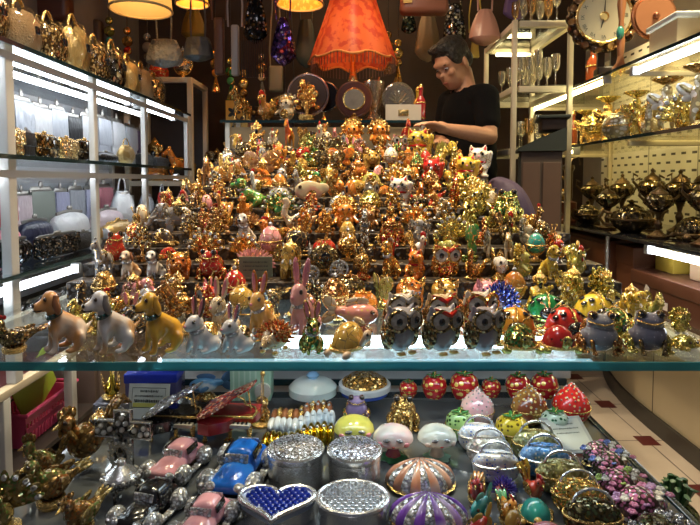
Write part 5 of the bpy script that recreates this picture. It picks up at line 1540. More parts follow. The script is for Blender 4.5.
PAL = dict(
    gold=[C3('gold', J_GOLD, GOLDP, J_AMB), C3('gold', J_GOLD, J_GOLD, J_RED)],
    amber=[C3('amber', E_AMB, J_GOLD, J_AMB), C3('amber', J_AMB, E_AMB, J_GOLD)],
    honey=[C3('honey gold', E_GLDY, J_GOLD, J_AMB)],
    yellow=[C3('yellow gold', J_YEL, J_OLV, J_YEL), C3('yellow', E_YEL, J_YEL, J_YEL)],
    olive=[C3('olive gold', J_OLV, J_YEL, J_OLV), C3('olive', E_OLV, J_OLV, J_YEL)],
    green=[C3('green', E_GRN, J_GRN, J_GRN), C3('green and gold', J_GRN, E_GRN, J_OLV)],
    red=[C3('red', E_RED, J_GOLD, J_RED), C3('red and gold', J_RED, E_RED, J_GOLD)],
    orange=[C3('orange', E_ORG, J_AMB, J_AMB)],
    brown=[C3('brown', E_BRN, J_BRN, J_BRN), C3('red brown', J_BRN, E_BRN, J_AMB)],
    cream=[C3('cream', E_CRM, J_GOLD, J_SIL), C3('white', E_WHT, J_GOLD, J_GOLD)],
    pink=[C3('pink', E_PNK, J_GOLD, J_PNK)],
    grey=[C3('silver grey', J_SIL, E_GRY, J_SIL), C3('grey', E_GRY, J_SIL, J_DRK)],
    dark=[C3('dark brown', J_DRK, J_BRN, J_DRK), C3('black', E_BLK, GOLDP, J_DRK)],
    blue=[C3('blue', J_BLU, J_BLU, J_BLU)],
    turq=[C3('turquoise', E_TUR, J_OLV, J_GRN)])
def col(n, i=0): return PAL[n][i % len(PAL[n])]

STEPW = ['one', 'two', 'three', 'four', 'five', 'six', 'seven', 'eight', 'nine', 'ten', 'eleven', 'twelve', 'thirteen']
NOUN = dict(lucky_cat='lucky cat', jewelled_egg='jewelled egg', flower_figure='petalled gourd animal', seated_deity='seated deity', tree_ornament='gem tree', ladybird='ladybird')
NAME = {k: k + '_trinket_box' for k in DIM}
NAME.update(jewelled_egg='jewelled_egg', tree_ornament='gem_tree', seated_deity='seated_deity_figurine', lucky_cat='lucky_cat_figurine', carriage='carriage_trinket_box', flower_figure='flower_figurine')

# rows: (Y, Z, px left, px right, description, size, zones)
ROWS = []
ROWS.append(dict(Y=.945, z=GZ, d='in the front row', s=.08))
ROWS.append(dict(Y=1.06, z=GZ, d='in the second row', s=.085))
ROWS.append(dict(Y=1.175, z=GZ, d='in the third row', s=.085))
ROWS.append(dict(Y=1.28, z=GZ, d='in the fourth row', s=.085))
for k in range(NST):
    ROWS.append(dict(Y=stepY(k), z=stepZ(k), d='on step %s' % STEPW[k], s=.094 if k < 9 else .098))
XR = [(-.62, .66), (-.56, .66), (-.60, .66), (-.62, .66)] + [(a + .04, b - .04) for a, b in SX]
for r, xr in zip(ROWS, XR): r['x0'], r['x1'] = xr; r['it'] = []
XEND = {}

def fit(k, s, rz, D):
    """scale triple whose depth on the shelf stays under D, with its footprint"""
    s = list(s) if hasattr(s, '__len__') else [s, s, s]
    for _ in range(12):
        f = foot(k, s, rz)
        if f[3] - f[2] <= D: break
        i = 1 if abs(math.cos(rz)) > .45 else 0
        s[i] *= max(.8, D / (f[3] - f[2]))
        if i == 1 and s[1] < s[2] * .5: s[0] *= .93
    return tuple(s), foot(k, s, rz)

def add(row, px, k, cname, s, rz=0.0, label=None, mats=None, dy=0.0, cat=None, name=None, ci=0, noun=None, colour=None):
    r = ROWS[row]; Y = r['Y'] + dy
    x = at(px, 300, Y).x
    cn, cm = col(cname, ci)
    m = dict(cm)
    if mats: m.update(mats)
    s, f = fit(k, s, rz, .0842 if row > 3 else .13)
    r['it'].append(dict(x=x, Y=Y, k=k, c=colour or cn, m=m, s=s, rz=rz, f=f, hw=(f[1] - f[0]) / 2, label=label, cat=cat, name=name, noun=noun))

# ---- front row: hand placed
E = _E
FUR1 = E('dog_brown_white', (.62, .3, .1), (.75, .62, .5), patch=1.6, thr=.52); FUR2 = E('dog_grey_white', (.68, .66, .64), (.5, .3, .14), patch=1.5, thr=.56); FUR3 = E('dog_yellow', (.72, .42, .05), (.6, .3, .03))
BRE = E('dog_ear_brown', (.3, .12, .05)); 
NAVC = J('collar_green', (.02, .15, .12), (.03, .1, .1), (.3, .5, .5), set_col=(.1, .14, .14), scale=22)
add(0, 22, 'bird', 'dark', .07, R(-50), 'black jewelled bird trinket box at the far left of the front row', dy=0)
add(0, 62, 'dog', 'cream', (.115, .075, .112), R(-48), 'brown and white beagle trinket box facing left, nearest the tube light', dict(body=FUR1, accent=BRE, crys=NAVC))
add(0, 112, 'dog', 'grey', (.115, .075, .112), R(-48), 'white and grey dog trinket box with brown back, second dog from the left', dict(body=FUR2, accent=E('dog_ear_grey', (.2, .18, .17)), crys=NAVC))
add(0, 158, 'dog', 'amber', (.112, .075, .11), R(-46), 'golden yellow dog trinket box, third dog from the left', dict(body=FUR3, accent=E('dog_ear_gold', (.62, .33, .04)), crys=NAVC))
EARD = E('ear_dark', (.14, .08, .05)); GREYW = E('rabbit_white', (.7, .69, .68), (.6, .58, .57))
add(0, 200, 'rabbit', 'cream', (.085, .085, .10), R(-38), 'white rabbit trinket box with dark ears and gilt back, beside the golden dog', dict(body=GREYW, accent=EARD, jewel=J_AMB))
add(0, 241, 'rabbit', 'cream', (.078, .078, .088), R(-40), 'smaller white rabbit trinket box with patterned ears, left of the speckled red one', dict(body=GREYW, accent=GREYC, jewel=J_DRK))
add(0, 275, 'hedgehog', 'red', .072, R(-25), 'dark red speckled hedgehog trinket box below the tall pink rabbit', dict(accent=E_CRM, body=J_RED))
add(0, 306, 'rabbit', 'green', (.08, .075, .098), R(12), 'dark green and gold jewelled rabbit trinket box with gold ears', dict(body=J_GRN, accent=J_GOLD, jewel=J_DRK), dy=-.005)
TORT = E('tortoise_cream', (.74, .58, .42), (.6, .42, .26))
add(0, 350, 'turtle', 'honey', (.1, .075, .10), R(62), 'cream and honey turtle trinket box with ribbon, left of the owls', dict(body=E_GLDY, accent=TORT), dy=-.005)
OWLM = dict(body=E('owl_grey', (.42, .4, .42), (.3, .29, .31)), jewel=J_DRK)
add(0, 399, 'owl', 'grey', .086, R(28), 'grey owl trinket box in front, leftmost of the three small owls', OWLM)
add(0, 440, 'owl', 'grey', .086, R(28), 'grey owl trinket box with red brow, middle of the three small owls', dict(OWLM, accent=REDE))
add(0, 482, 'owl', 'grey', .086, R(26), 'grey owl trinket box with dark wings, rightmost of the three small owls', dict(OWLM, body=E('owl_mauve', (.4, .36, .4), (.3, .26, .3))))
add(0, 521, 'turtle', 'green', (.072, .06, .09), 0, 'dark green turtle trinket box facing out beside the small owls', dict(body=J_GRN, accent=J_OLV))
add(0, 560, 'turtle', 'red', (.07, .06, .085), 0, 'red spotted turtle trinket box left of the grey frogs', dict(body=E('turtle_red', (.4, .02, .02), (.3, .015, .015), .22, (.02, .02, .02)), accent=J_OLV))
FRG = E('frog_grey', (.30, .31, .34), (.24, .25, .28), .18, (.8, .8, .85), 12)
add(0, 602, 'frog', 'grey', .078, R(-6), 'grey bellied frog trinket box with brown back, left of the two frogs', dict(body=FRG, jewel=J_BRN, accent=J_BRN, eye=J_BRN))
add(0, 650, 'frog', 'grey', .08, R(-8), 'dark grey bellied frog trinket box, right of the two frogs', dict(body=E('frog_slate', (.2, .2, .25), (.15, .15, .2), .16, (.8, .8, .9), 12), jewel=J_OLV, accent=J_DRK, eye=J_DRK))
add(0, 688, 'crab', 'olive', .06, R(10), 'olive gold crab trinket box at the far right of the front row')
# ---- second row
add(1, 182, 'horse', 'brown', .1, R(-70), 'amber brown horse trinket box behind the golden dog', ci=1)
add(1, 224, 'rabbit', 'cream', (.09, .085, .112), R(-30), 'cream rabbit trinket box with tall upright ears in the second row', dict(accent=E_CRM))
add(1, 262, 'rabbit', 'amber', (.09, .085, .125), R(-25), 'tall orange rabbit trinket box behind the small white rabbit', dict(body=E('rabbit_orange', (.72, .42, .12), (.6, .3, .06)), accent=E_AMB))
add(1, 304, 'rabbit', 'pink', (.1, .09, .15), R(-30), 'tallest pink rabbit trinket box with long upright ears', dict(body=E('rabbit_pink', (.74, .36, .32), (.7, .3, .28)), accent=E_PNK, jewel=J_PNK))
add(1, 352, 'fish', 'pink', (.16, .1, .085), R(90), 'pink fish trinket box with gold scales above the honey turtle', dict(body=E('fish_pink', (.72, .3, .24), (.6, .4, .2), .2, (.9, .6, .2)), accent=E_CRM))
add(1, 398, 'owl', 'grey', .098, R(24), 'large white owl trinket box with a huge round eye, leftmost big owl', dict(body=E_WHT, jewel=J_DRK), dy=-.01)
add(1, 436, 'owl', 'grey', .09, R(24), 'large owl trinket box with orange red crown, middle big owl', dict(body=E_CRM, jewel=J_BRN, accent=REDE), dy=-.01)
add(1, 476, 'owl', 'red', .092, R(22), 'large owl trinket box with red wings, rightmost big owl', dict(body=E_WHT, jewel=J_RED), dy=-.01)
LBO = dict(accent=J_OLV)
add(1, 520, 'ladybird', 'orange', (0.099, 0.087, 0.089), R(-8), 'shiny orange ladybird trinket box above the green turtle', dict(body=E('lady_orange', (.75, .34, .04), (.68, .26, .03))))
add(1, 569, 'ladybird', 'red', (0.099, 0.087, 0.089), R(12), 'shiny red ladybird trinket box left of the frogs', dict(body=E('lady_red', (.55, .03, .02), (.45, .02, .02))))
add(1, 612, 'ladybird', 'green', (0.087, 0.081, 0.084), R(18), 'dark green ladybird trinket box behind the brown backed frog', dict(body=J_GRN))
# ---- third and fourth rows
add(2, 500, 'hedgehog', 'blue', (.08, .07, .1), R(-15), 'bright blue spiny hedgehog trinket box above the orange ladybird')
add(2, 545, 'ladybird', 'green', (0.093, 0.081, 0.084), R(-10), 'emerald green ladybird trinket box behind the orange one', dict(body=E('lady_green', (.02, .22, .06), (.03, .3, .08))))
add(2, 585, 'ladybird', 'yellow', (0.095, 0.084, 0.084), R(8), 'bright yellow ladybird trinket box behind the red one', dict(body=E('lady_yellow', (.8, .55, .05), (.72, .45, .04))))
add(2, 470, 'turtle', 'red', (.08, .06, .08), R(20), 'red jewelled turtle trinket box behind the big owls', ci=1)
add(3, 486, 'pig', 'pink', .085, R(-8), 'pink pig trinket box facing out above the blue hedgehog', dict(body=E('pig_pink', (.7, .3, .36), (.62, .22, .28)), accent=PINKE))
add(3, 445, 'pig', 'honey', .085, R(6), 'honey gold pig trinket box left of the pink pig')
add(4, 130, 'dog', 'cream', .078, R(-10), 'brown and cream spaniel trinket box sitting under the left glass shelf', dict(body=E('spaniel', (.7, .55, .38), (.4, .2, .08)), accent=BRE))
add(4, 155, 'dog', 'dark', .078, R(-8), 'black and white spaniel trinket box beside the brown spaniel', dict(body=E('spaniel_bw', (.7, .68, .62), (.03, .03, .03), thr=.55), accent=E('ear_black', (.02, .02, .02))))
# ---- steps
add(5, 535, 'jewelled_egg', 'turq', .085, 0, 'turquoise jewelled egg on the right of the stepped riser')
add(8, 280, 'peacock', 'green', .1, R(10), 'green crested peacock trinket box left of the pink cone')
add(8, 225, 'bird', 'amber', (.12, .12, .095), R(-60), 'large amber bird trinket box with a broad back near the left shelf', ci=0)
add(8, 340, 'carriage', 'grey', .09, R(-75), 'silver carriage trinket box with two white wheels in the middle of the pile')
add(8, 370, 'jewelled_egg', 'olive', (.115, .1, .1), 0, 'green and gold dome egg with a round stone, right of the silver carriage')
add(8, 417, 'lucky_cat', 'dark', .085, 0, 'dark hooded figurine with a pearl on its brow', noun='cat')
add(8, 475, 'flower_figure', 'yellow', .125, 0, 'large yellow gold dome figurine at the right end of the riser')
add(9, 318, 'fish', 'cream', (.09, .13, .12), R(-70), 'cream and pink leaping fish trinket box above the silver carriage', dict(body=E('fish_cream', (.7, .58, .36), (.72, .36, .26))))
add(9, 400, 'lucky_cat', 'cream', (.115, .1, .11), R(-10), 'white round headed cat figurine in the middle of the riser', dict(body=E_WHT, jewel=J_SIL))
add(9, 436, 'seated_deity', 'red', .085, R(5), 'red robed seated figurine in front of the red cat', ci=0)
add(9, 470, 'seated_deity', 'olive', .08, R(5), 'olive robed seated figurine at the right of the riser', ci=1)
REDC = E('cat_red', (.62, .035, .02), (.5, .02, .015)); GOLDC = E('cat_gold', (.82, .52, .06), (.75, .42, .04))
add(11, 432, 'lucky_cat', 'red', .115, R(-4), 'glossy red lucky cat figurine below the big yellow cat', dict(body=REDC, jewel=J_SIL))
add(11, 466, 'lucky_cat', 'orange', .125, R(-5), 'gold lucky cat figurine with a green bib between the red and white cats', dict(body=GOLDC, jewel=J_GRN))
add(12, 478, 'lucky_cat', 'cream', .13, R(-8), 'white lucky cat figurine with a red bib at the right end of its step', dict(body=E_WHT, jewel=J_RED))
add(12, 330, 'butterfly', 'dark', .1, R(15), 'dark brown butterfly trinket box with spread wings on the riser')
add(12, 262, 'butterfly', 'brown', (.12, .1, .1), R(-20), 'wide brown winged butterfly trinket box at the upper left of the heap')
add(14, 304, 'pig', 'red', .085, R(50), 'bright red pig trinket box below the orange figurines')
add(14, 418, 'lucky_cat', 'yellow', (.165, .14, .15), R(-6), 'big yellow lucky cat figurine with red inner ears by the man\'s hand', dict(body=E_YEL, jewel=J_YEL))
# top step: the orange figurines
add(16, 258, 'seated_deity', 'gold', .12, R(8), 'tall gold seated figurine leftmost on the topmost step')
add(16, 290, 'horse', 'orange', .125, R(-30), 'orange red rearing horse figurine on the topmost step', dict(body=E('fig_red', (.62, .1, .02), (.7, .3, .04))))
add(16, 322, 'rooster', 'red', .12, R(-20), 'red and cream rooster figurine on the topmost step left of the orange pair', dict(body=E_CRM))
add(16, 352, 'flower_figure', 'orange', .13, R(-4), 'orange petalled gourd figurine, left one of the pair on the topmost step')
add(16, 379, 'flower_figure', 'orange', .13, R(5), 'orange petalled gourd figurine, right one of the pair on the topmost step', dict(jewel=J_GOLD))
add(16, 405, 'horse', 'red', .125, R(30), 'red horse figurine at the right of the topmost step')

def zone(px, row):
    """what colours crowd this part of the heap"""
    if row <= 1: return ['olive', 'gold', 'brown', 'dark', 'olive']
    if px < 230:
        return ['brown', 'amber', 'red', 'gold', 'grey', 'dark', 'brown', 'cream', 'orange', 'red', 'honey', 'pink'] if row < 12 else ['gold', 'brown', 'amber', 'dark', 'grey', 'honey']
    if px > 430:
        return ['yellow', 'olive', 'gold', 'yellow', 'honey', 'olive', 'green', 'dark', 'amber', 'brown', 'red', 'cream']
    return ['gold', 'amber', 'honey', 'brown', 'cream', 'pink', 'dark', 'orange', 'grey', 'olive', 'red', 'green', 'brown', 'red', 'orange', 'dark']
FILL = ['bird', 'horse', 'elephant', 'frog', 'turtle', 'jewelled_egg', 'carriage', 'swan', 'pig', 'rooster', 'fish', 'peacock', 'butterfly', 'tree_ornament', 'seated_deity', 'snail', 'apple', 'owl', 'dog', 'rabbit', 'hedgehog', 'flower_figure', 'lucky_cat', 'crab']
WGT = [5, 5, 5, 3, 4, 6, 3, 3, 3, 3, 2, 3, 3, 5, 3, 2, 1, 2, 2, 1, 2, 3, 2, 1]

for ri, r in enumerate(ROWS):
    cust = sorted(r['it'], key=lambda q: q['x'])
    combos = {(q['k'], q['c']) for q in cust}
    # push hand placed ones apart
    for _ in range(30):
        for a, b in zip(cust, cust[1:]):
            need = (a['hw'] + b['hw']) * (.72 if ri < 2 else .9) - (b['x'] - a['x'])
            if need > 0: a['x'] -= need / 2; b['x'] += need / 2
    out = []
    bounds = [(r['x0'], None)] + [(q['x'], q) for q in cust] + [(r['x1'], None)]
    for (xa, qa), (xb, qb) in zip(bounds, bounds[1:]):
        x = xa + (qa['hw'] if qa else 0); end = xb - (qb['hw'] if qb else 0)
        tries = 0
        while x < end - .025 and tries < 200:
            tries += 1
            k = rnd.choices(FILL, WGT)[0]
            px = VPX + x / r['Y'] * F
            zc = rnd.choice(zone(px, ri)); i = rnd.randrange(2); cn, cm = col(zc, i)
            if (k, cn) in combos and tries < 120: continue
            s = r['s'] * rnd.uniform(.82, 1.15)
            if k in ('turtle', 'crab'): s *= 1.05
            if k in ('peacock', 'butterfly'): s *= .95
            rz = rnd.choice([rnd.uniform(-.5, .5), rnd.uniform(-1.4, -.6), rnd.uniform(.6, 1.2), rnd.uniform(-.4, .3)])
            s, f = fit(k, s, rz, .083 if ri > 3 else .1)
            hw = (f[1] - f[0]) / 2 * .85
            if x + 2 * hw > end + .004: 
                if tries < 80: continue
                q_ = (end - x + .004) / (2 * hw)
                if q_ < .55: continue
                s = tuple(v * q_ for v in s); f = foot(k, s, rz); hw = (f[1] - f[0]) / 2 * .85
            combos.add((k, cn)); tries = 0
            out.append(dict(x=x + hw, Y=r['Y'] + (rnd.uniform(-.01, .01) if ri < 4 else 0), k=k, c=cn, m=dict(cm), s=s, rz=rz, f=f, hw=hw, label=None, cat=None, name=None, noun=None))
            x += 2 * hw + rnd.uniform(.0, .006)
    r['it'] = sorted(cust + out, key=lambda q: q['x'])

CATS = dict(jewelled_egg='egg ornament', tree_ornament='ornament', seated_deity='figurine', lucky_cat='figurine', flower_figure='figurine')
def noun(q): return q['noun'] or NOUN.get(q['k'], q['k'])
for ri, r in enumerate(ROWS):
    L_ = r['it']
    for i, q in enumerate(L_):
        lab = q['label']
        if not lab:
            a = L_[i - 1] if i else None; b = L_[i + 1] if i + 1 < len(L_) else None
            if a and b: tail = 'right of %s %s' % (a['c'], noun(a))
            elif b: tail = 'at the left end'
            else: tail = 'at the right end'
            sfx = '' if q['k'] in NOUN else ' trinket'
            lab = '%s %s%s %s, %s' % (q['c'], noun(q), sfx, r['d'], tail)
        f = q['f']
        place(q['k'], (q['x'] - (f[0] + f[1]) / 2, q['Y'] - (f[2] + f[3]) / 2, r['z'] + .0006), q['m'], lab, q['cat'] or CATS.get(q['k'], 'trinket box'), q['rz'], q['s'],
              'trinket boxes ' + r['d'] if ri < 4 else 'trinket boxes and figurines ' + r['d'], q['name'] or NAME[q['k']])

# small green sign among the heap
p = at(256, 280, 1.335)
sg = thing('small_sign', 'small grey green sign with faded lines among the heaped figurines', 'sign', (p.x, 1.333, GZ + .0006))
sm(lambda b: (b.box((0, 0, .088), (.082, .004, .05)), b.box((0, .01, .035), (.012, .004, .07)))).build('board', mat('sign_green', (.16, .2, .13), .6), sg)
for i, z in enumerate((.1, .09, .08)): strokes(sg, -.03, .03, z, .004, 40 + i)
# ------------------------------------------------------------------ left display shelves with purses
FX = -.95
ZT, ZM, ZL = CAMZ + .385, CAMZ + .072, CAMZ - .262
us = thing('purse_display_shelf', 'white framed glass shelf unit of purses along the left wall', 'shelf', (-1.15, 2.1, 0))
U0 = (-1.15, 2.1, 0)
DGLASS = thin_glass('grey_shelf_glass', (.5, .55, .58), .12, .04)
for i, y in enumerate((1.53, 2.05, 2.55, 3.2)):
    w = .036 if i == 0 else .028
    bx('post', WHITEM, us, FX - .03, FX - .03 + w * .8, y - w / 2, y + w / 2, CAMZ - .574, ZT + .001, .003, U0)
for y in (1.0, 3.2):
    bx('back_post', WHITEM, us, -1.42, -1.40, y - .015, y + .015, CAMZ - .574, ZT, 0, U0)
for z, nme in ((ZT, 'top_glass'), (ZM, 'middle_glass'), (ZL, 'lower_glass')):
    g_ = bx(nme, DGLASS, us, -1.41, FX + .012, 1.0, 3.18, z - .01, z, 0, U0)
    bx('glass_edge', GLASSE, g_, FX + .0122, FX + .016, 1.0, 3.18, z - .0115, z + .0015, 0, U0)
bx('back_panel', mat('white_back_panel', (.62, .65, .7), .35, var=.06), us, -1.435, -1.422, 1.0, 3.2, CAMZ - .5, ZT + .02, 0, U0)
for z in (ZM - .05, ZT - .035):
    bx('rail', HOUS, us, FX - .012, FX, 1.0, 3.18, z - .012, z + .008, 0, U0)
bx('back_rail', HOUS, us, -1.42, -1.40, 1.02, 3.18, CAMZ - .01, CAMZ + .02, 0, U0)
def tube(par, x, z, y0, y1, m, r=.011, off=U0):
    b = MB(); b.cyl((x - off[0], y0 - off[1], z), (x - off[0], y1 - off[1], z), r)
    t = b.build('tube', m, par)
    for y in (y0, y1): bx('tube_socket', HOUS, t, x - .015, x + .015, y - .012, y + .012, z - .016, z + .02, .003, off)
    return t
tube(us, -1.02, CAMZ + .358, 1.08, 2.5, TUBEW)
tube(us, -1.02, CAMZ + .358, 2.6, 3.12, TUBEW)
tube(us, -1.12, CAMZ + .352, 1.08, 2.95, TUBEW)
tube(us, -1.0, ZM - .052, 1.1, 3.1, emitter('slim_tube', (.9, .95, 1.0), 20.0), .0065)
tube(us, -.985, CAMZ - .312, .95, 1.93, TUBEW, .0125)

def lp(k, px, X, z, mats, label, cat, s, group=None, name=None, rz=0.0, tilt=0.0):
    Y = F * X / (px - VPX)
    return place(k, (X, Y, z + .0006), mats, label, cat, rz, s, group, name, rot=(0, tilt, PI / 2 + rz) if tilt else None)

BASKET = J('basket_gold', (.62, .42, .16), (.5, .32, .1), (.75, .55, .25), set_col=(.08, .06, .03), scale=9, gem_metal=.8, tilt=.4)
BASKETD = J('basket_dark', (.3, .22, .12), (.2, .15, .08), (.5, .38, .2), set_col=(.04, .03, .02), scale=9, gem_metal=.7, tilt=.4)
GLIT = J('glitter_gold', (.8, .55, .18), (.7, .45, .12), (.95, .75, .4), set_col=(.7, .48, .18), scale=30, gem_metal=.8)
SEQ = J('black_sequin', (.02, .02, .022), (.03, .03, .035), (.6, .6, .62), set_col=(.02, .02, .02), scale=15, gem_metal=.4)
BLKF = mat('black_satin', (.012, .012, .014), .35, bump=.3, bscale=12); CROC = mat('black_croc_leather', (.014, .012, .012), .28, bump=.9, bscale=22)
WHP = mat('white_satin', (.58, .58, .6), .35, bump=.5, bscale=7); SLV = mat('silver_satin', (.45, .47, .52), .35, .1, bump=.5, bscale=7)
PKS = mat('pink_satin', (.72, .28, .32), .4, bump=.4, bscale=8); NAVY = mat('navy_satin', (.02, .022, .05), .35, bump=.3, bscale=10)
GSAT = mat('gold_satin', (.62, .42, .16), .3, .6, bump=.6, bscale=8); WHB = mat('white_satin_lifted', (.82, .82, .82), .35, bump=.5, bscale=7)  # WHB: white satin lightened in colour to offset dim light on the lower shelf
LIL = mat('lilac_satin', (.5, .5, .68), .35, bump=.5, bscale=9); GRG = mat('grey_green_satin', (.3, .33, .28), .4)
PURP = mat('dark_purple_satin', (.08, .05, .12), .35, bump=.8, bscale=14); REDS = mat('red_satin', (.6, .08, .07), .4, bump=.4, bscale=8); PALEP = mat('pale_pink_satin', (.72, .58, .6), .4, bump=.4, bscale=8)

G = 'evening purses in front on the middle glass shelf'
RZ = PI / 2
mat('brushed_frame', (.35, .33, .3), .35, .8)
def cl(px, X, z, m, lab, w, h, group, k='clutch', flap=None, d=.3, name='evening_purse', acc=None, rzj=0.0, tilt=0.0):
    return lp(k, px, X, z, dict(body=m, jewel=flap or m, accent=acc or m, **({} if m in (GLIT, BASKET, BASKETD, GSAT) else dict(gold=MATS['brushed_frame']))), lab, 'purse', (w, d * .33 if k == 'clutch' else w * .8, h), group, name, rzj + (RZ if not tilt else 0), tilt)
cl(9, -1.03, ZM, GLIT, 'glittery gold clutch with black end at the left of the middle shelf', .15, .15, G, acc=BLKF)
cl(27, -1.03, ZM, BLKF, 'plain black clutch between the glittery and woven gold clutches', .06, .145, G)
cl(46, -1.03, ZM, BASKET, 'woven gold basket clutch beside the first white post', .13, .135, G)
cl(68, -1.03, ZM, GLIT, 'bright yellow gold clutch between two woven clutches', .12, .13, G)
cl(86, -1.03, ZM, BASKETD, 'dark bronze woven clutch right of the yellow gold clutch', .13, .135, G)
cl(107, -1.03, ZM, BLKF, 'black satin purse behind the second white post', .16, .11, G, 'roll_purse')
cl(127, -1.03, ZM, GSAT, 'pleated gold purse purse right of the black satin purse', .16, .12, G, 'pouch_bag', acc=GOLDP)
cl(145, -1.03, ZM, CROC, 'black croc leather purse left of the third post', .17, .1, G, 'clutch')
cl(161, -1.05, ZM, CROC, 'flat black croc leather purse at the far end of the middle shelf', .2, .09, G, 'clutch')
G = 'pale satin purses behind on the middle glass shelf'
for px, m, lab, w, h in ((4, BLKF, 'black satin purse behind the glittery gold clutch', .16, .24), (24, SLV, 'silver satin purse with black rim behind the black clutch', .15, .26), (42, WHP, 'white satin purse with pink bow behind the woven gold clutch', .15, .25), (59, SLV, 'silver grey satin purse behind the yellow gold clutch', .15, .25), (75, BLKF, 'black satin purse between pale purses on the back of the shelf', .15, .24), (88, WHP, 'white satin purse left of the second post', .16, .26), (104, SLV, 'silver satin purse behind the black satin purse', .16, .26), (118, WHP, 'white satin purse behind the pleated gold one', .17, .26), (131, SLV, 'silver satin purse before the third post', .18, .25), (141, PURP, 'dark purple purse at the far back of the middle shelf', .16, .24)):
    cl(px, -1.27, ZM, m, lab, w * .85, h * 1.6, G, name='satin_pouch')

G = 'purses in front on the lower glass shelf'
cl(10, -1.04, ZL, SEQ, 'black sequin roll purse at the left end of the lower shelf', .17, .2, G, 'roll_purse', acc=SEQ)
cl(56, -1.02, ZL, J('bronze_stud', (.02, .018, .015), (.03, .025, .02), (.5, .35, .2), set_col=(.02, .02, .02), scale=24, gem_metal=.5), 'wide black evening bag with bronze studs on the lower shelf', .26, .13, G)
cl(82, -1.03, ZL, CROC, 'black pleated purse right of the studded evening bag', .12, .11, G)
cl(94, -1.02, ZL, WHP, 'small white purse with gold tag beside the second post', .07, .13, G, flap=GSAT)
cl(117, -1.03, ZL, GSAT, 'gold roll purse in clear plastic wrap on the lower shelf', .25, .2, G, 'roll_purse', acc=WHP)
cl(147, -1.085, ZL, GLIT, 'rounded gold purse near the far end of the lower shelf', .28, .2, G, 'roll_purse', acc=GSAT)
cl(162, -1.09, ZL, CROC, 'big round black leather purse at the far end of the lower shelf', .17, .24, G, 'pouch_bag', acc=SLV)
G = 'purses in the middle row on the lower glass shelf'
cl(6, -1.16, ZL + .0, PKS, 'pink roll purse behind the black sequin one', .14, .26, G, 'roll_purse')
cl(33, -1.16, ZL, NAVY, 'navy roll purse behind the first post', .2, .3, G, 'roll_purse')
cl(69, -1.16, ZL, WHB, 'white roll purse above the studded evening bag', .24, .32, G, 'roll_purse')
cl(106, -1.16, ZL, PALEP, 'pale pink roll purse behind the second post', .26, .3, G, 'roll_purse')
cl(122, -1.2, ZL, WHB, 'white plastic wrapped purse before the third post', .24, .28, G, 'pouch_bag')
cl(146, -1.15, ZL, SLV, 'silver plastic wrapped purse behind the big black one', .2, .26, G, 'pouch_bag')
G = 'leaning purses at the back of the lower glass shelf'
for px, m, lab, w, h in ((3, REDS, 'red satin purse leaning at the back left', .14, .3), (22, PALEP, 'pale pink purse leaning behind the navy roll', .12, .29), (40, GRG, 'grey green flat purse leaning behind the white roll', .2, .31), (60, LIL, 'striped lilac purse leaning left of the pale blue one', .12, .28), (75, SLV, 'pale silver blue purse leaning at the back', .15, .29), (90, LIL, 'lilac purse leaning left of the pink one', .14, .29), (104, PKS, 'rose pink purse leaning at the back of the lower shelf', .18, .3), (120, PURP, 'dark purple ribbed purse leaning right of the pink one', .2, .31), (127, WHB, 'white purse leaning at the far back', .15, .28)):
    cl(px, -1.33, ZL, m, lab, w * .92, h * 1.3, G)

# wrapped bags on the top shelf
WRAP = thin_glass('clear_plastic_wrap', (.96, .95, .92), .03, .1)
@kind('wrapped_bag')
def _():
    def soft(b, k, seed):
        def f(u, v):
            a = u * 2 * PI; r = math.sin(PI * min(.999, max(.001, v))) ** .28
            cr = 1 + .05 * math.sin(5 * a + 7 * v + seed) + .04 * math.sin(11 * a - 9 * v + seed)
            return Vector((.5 * k * math.cos(a) * r * cr, .22 * k * math.sin(a) * r * cr, .02 + (.66 if k == 1 else .72) * v * (1 + .04 * math.sin(4 * a + seed))))
        b.grid(f, 32, 14, True)
    ps = [part('bag', 'body', lambda b: soft(b, 1, 1))]
    ps.append(part('handle', 'gold', lambda b: b.tube([(.22 * math.cos(a), 0, .62 + .22 * math.sin(a)) for a in [PI * i / 10 for i in range(11)]], .025)))
    ps.append(part('clasp', 'dark', lambda b: b.box((0, -.23, .42), (.14, .03, .1), None, .01)))
    ps.append(part('wrap', 'wrap', lambda b: soft(b, 1.08, 2.5)))
    return ps
DEF['wrap'] = WRAP
TAN = mat('tan_woven', (.48, .29, .13), .5, bump=.9, bscale=40); STRAWG = J('straw_gold', (.6, .4, .16), (.5, .3, .1), (.75, .55, .28), set_col=(.22, .13, .05), scale=22, gem_metal=.45)
G = 'plastic wrapped handbags on the top glass shelf'
for Y, m, lab, h in ((1.45, TAN, 'dark tan handbag in plastic at the left edge of the top shelf', 0.300), (1.62, STRAWG, 'straw gold handbag in plastic above the first white post', 0.264), (1.79, TAN, 'plain tan handbag in plastic, second along the top shelf', 0.240), (1.96, STRAWG, 'shiny straw gold handbag in plastic, third along the top shelf', 0.252), (2.13, GSAT, 'bright gold handbag in plastic with two handles in mid shelf', 0.300), (2.30, STRAWG, 'woven straw handbag in plastic above the second post', 0.264), (2.47, BASKETD, 'dark woven handbag with big clasp in plastic', 0.288), (2.64, GSAT, 'gold handbag in plastic towards the far end of the top shelf', 0.264), (2.81, TAN, 'tan handbag in plastic second from the far end', 0.264), (2.98, STRAWG, 'pale straw handbag in plastic at the far end of the top shelf', 0.240)):
    place('wrapped_bag', (-1.08, Y, ZT + .0006), dict(body=m), lab, 'handbag', RZ, (.15, .27, h), G, 'wrapped_handbag')
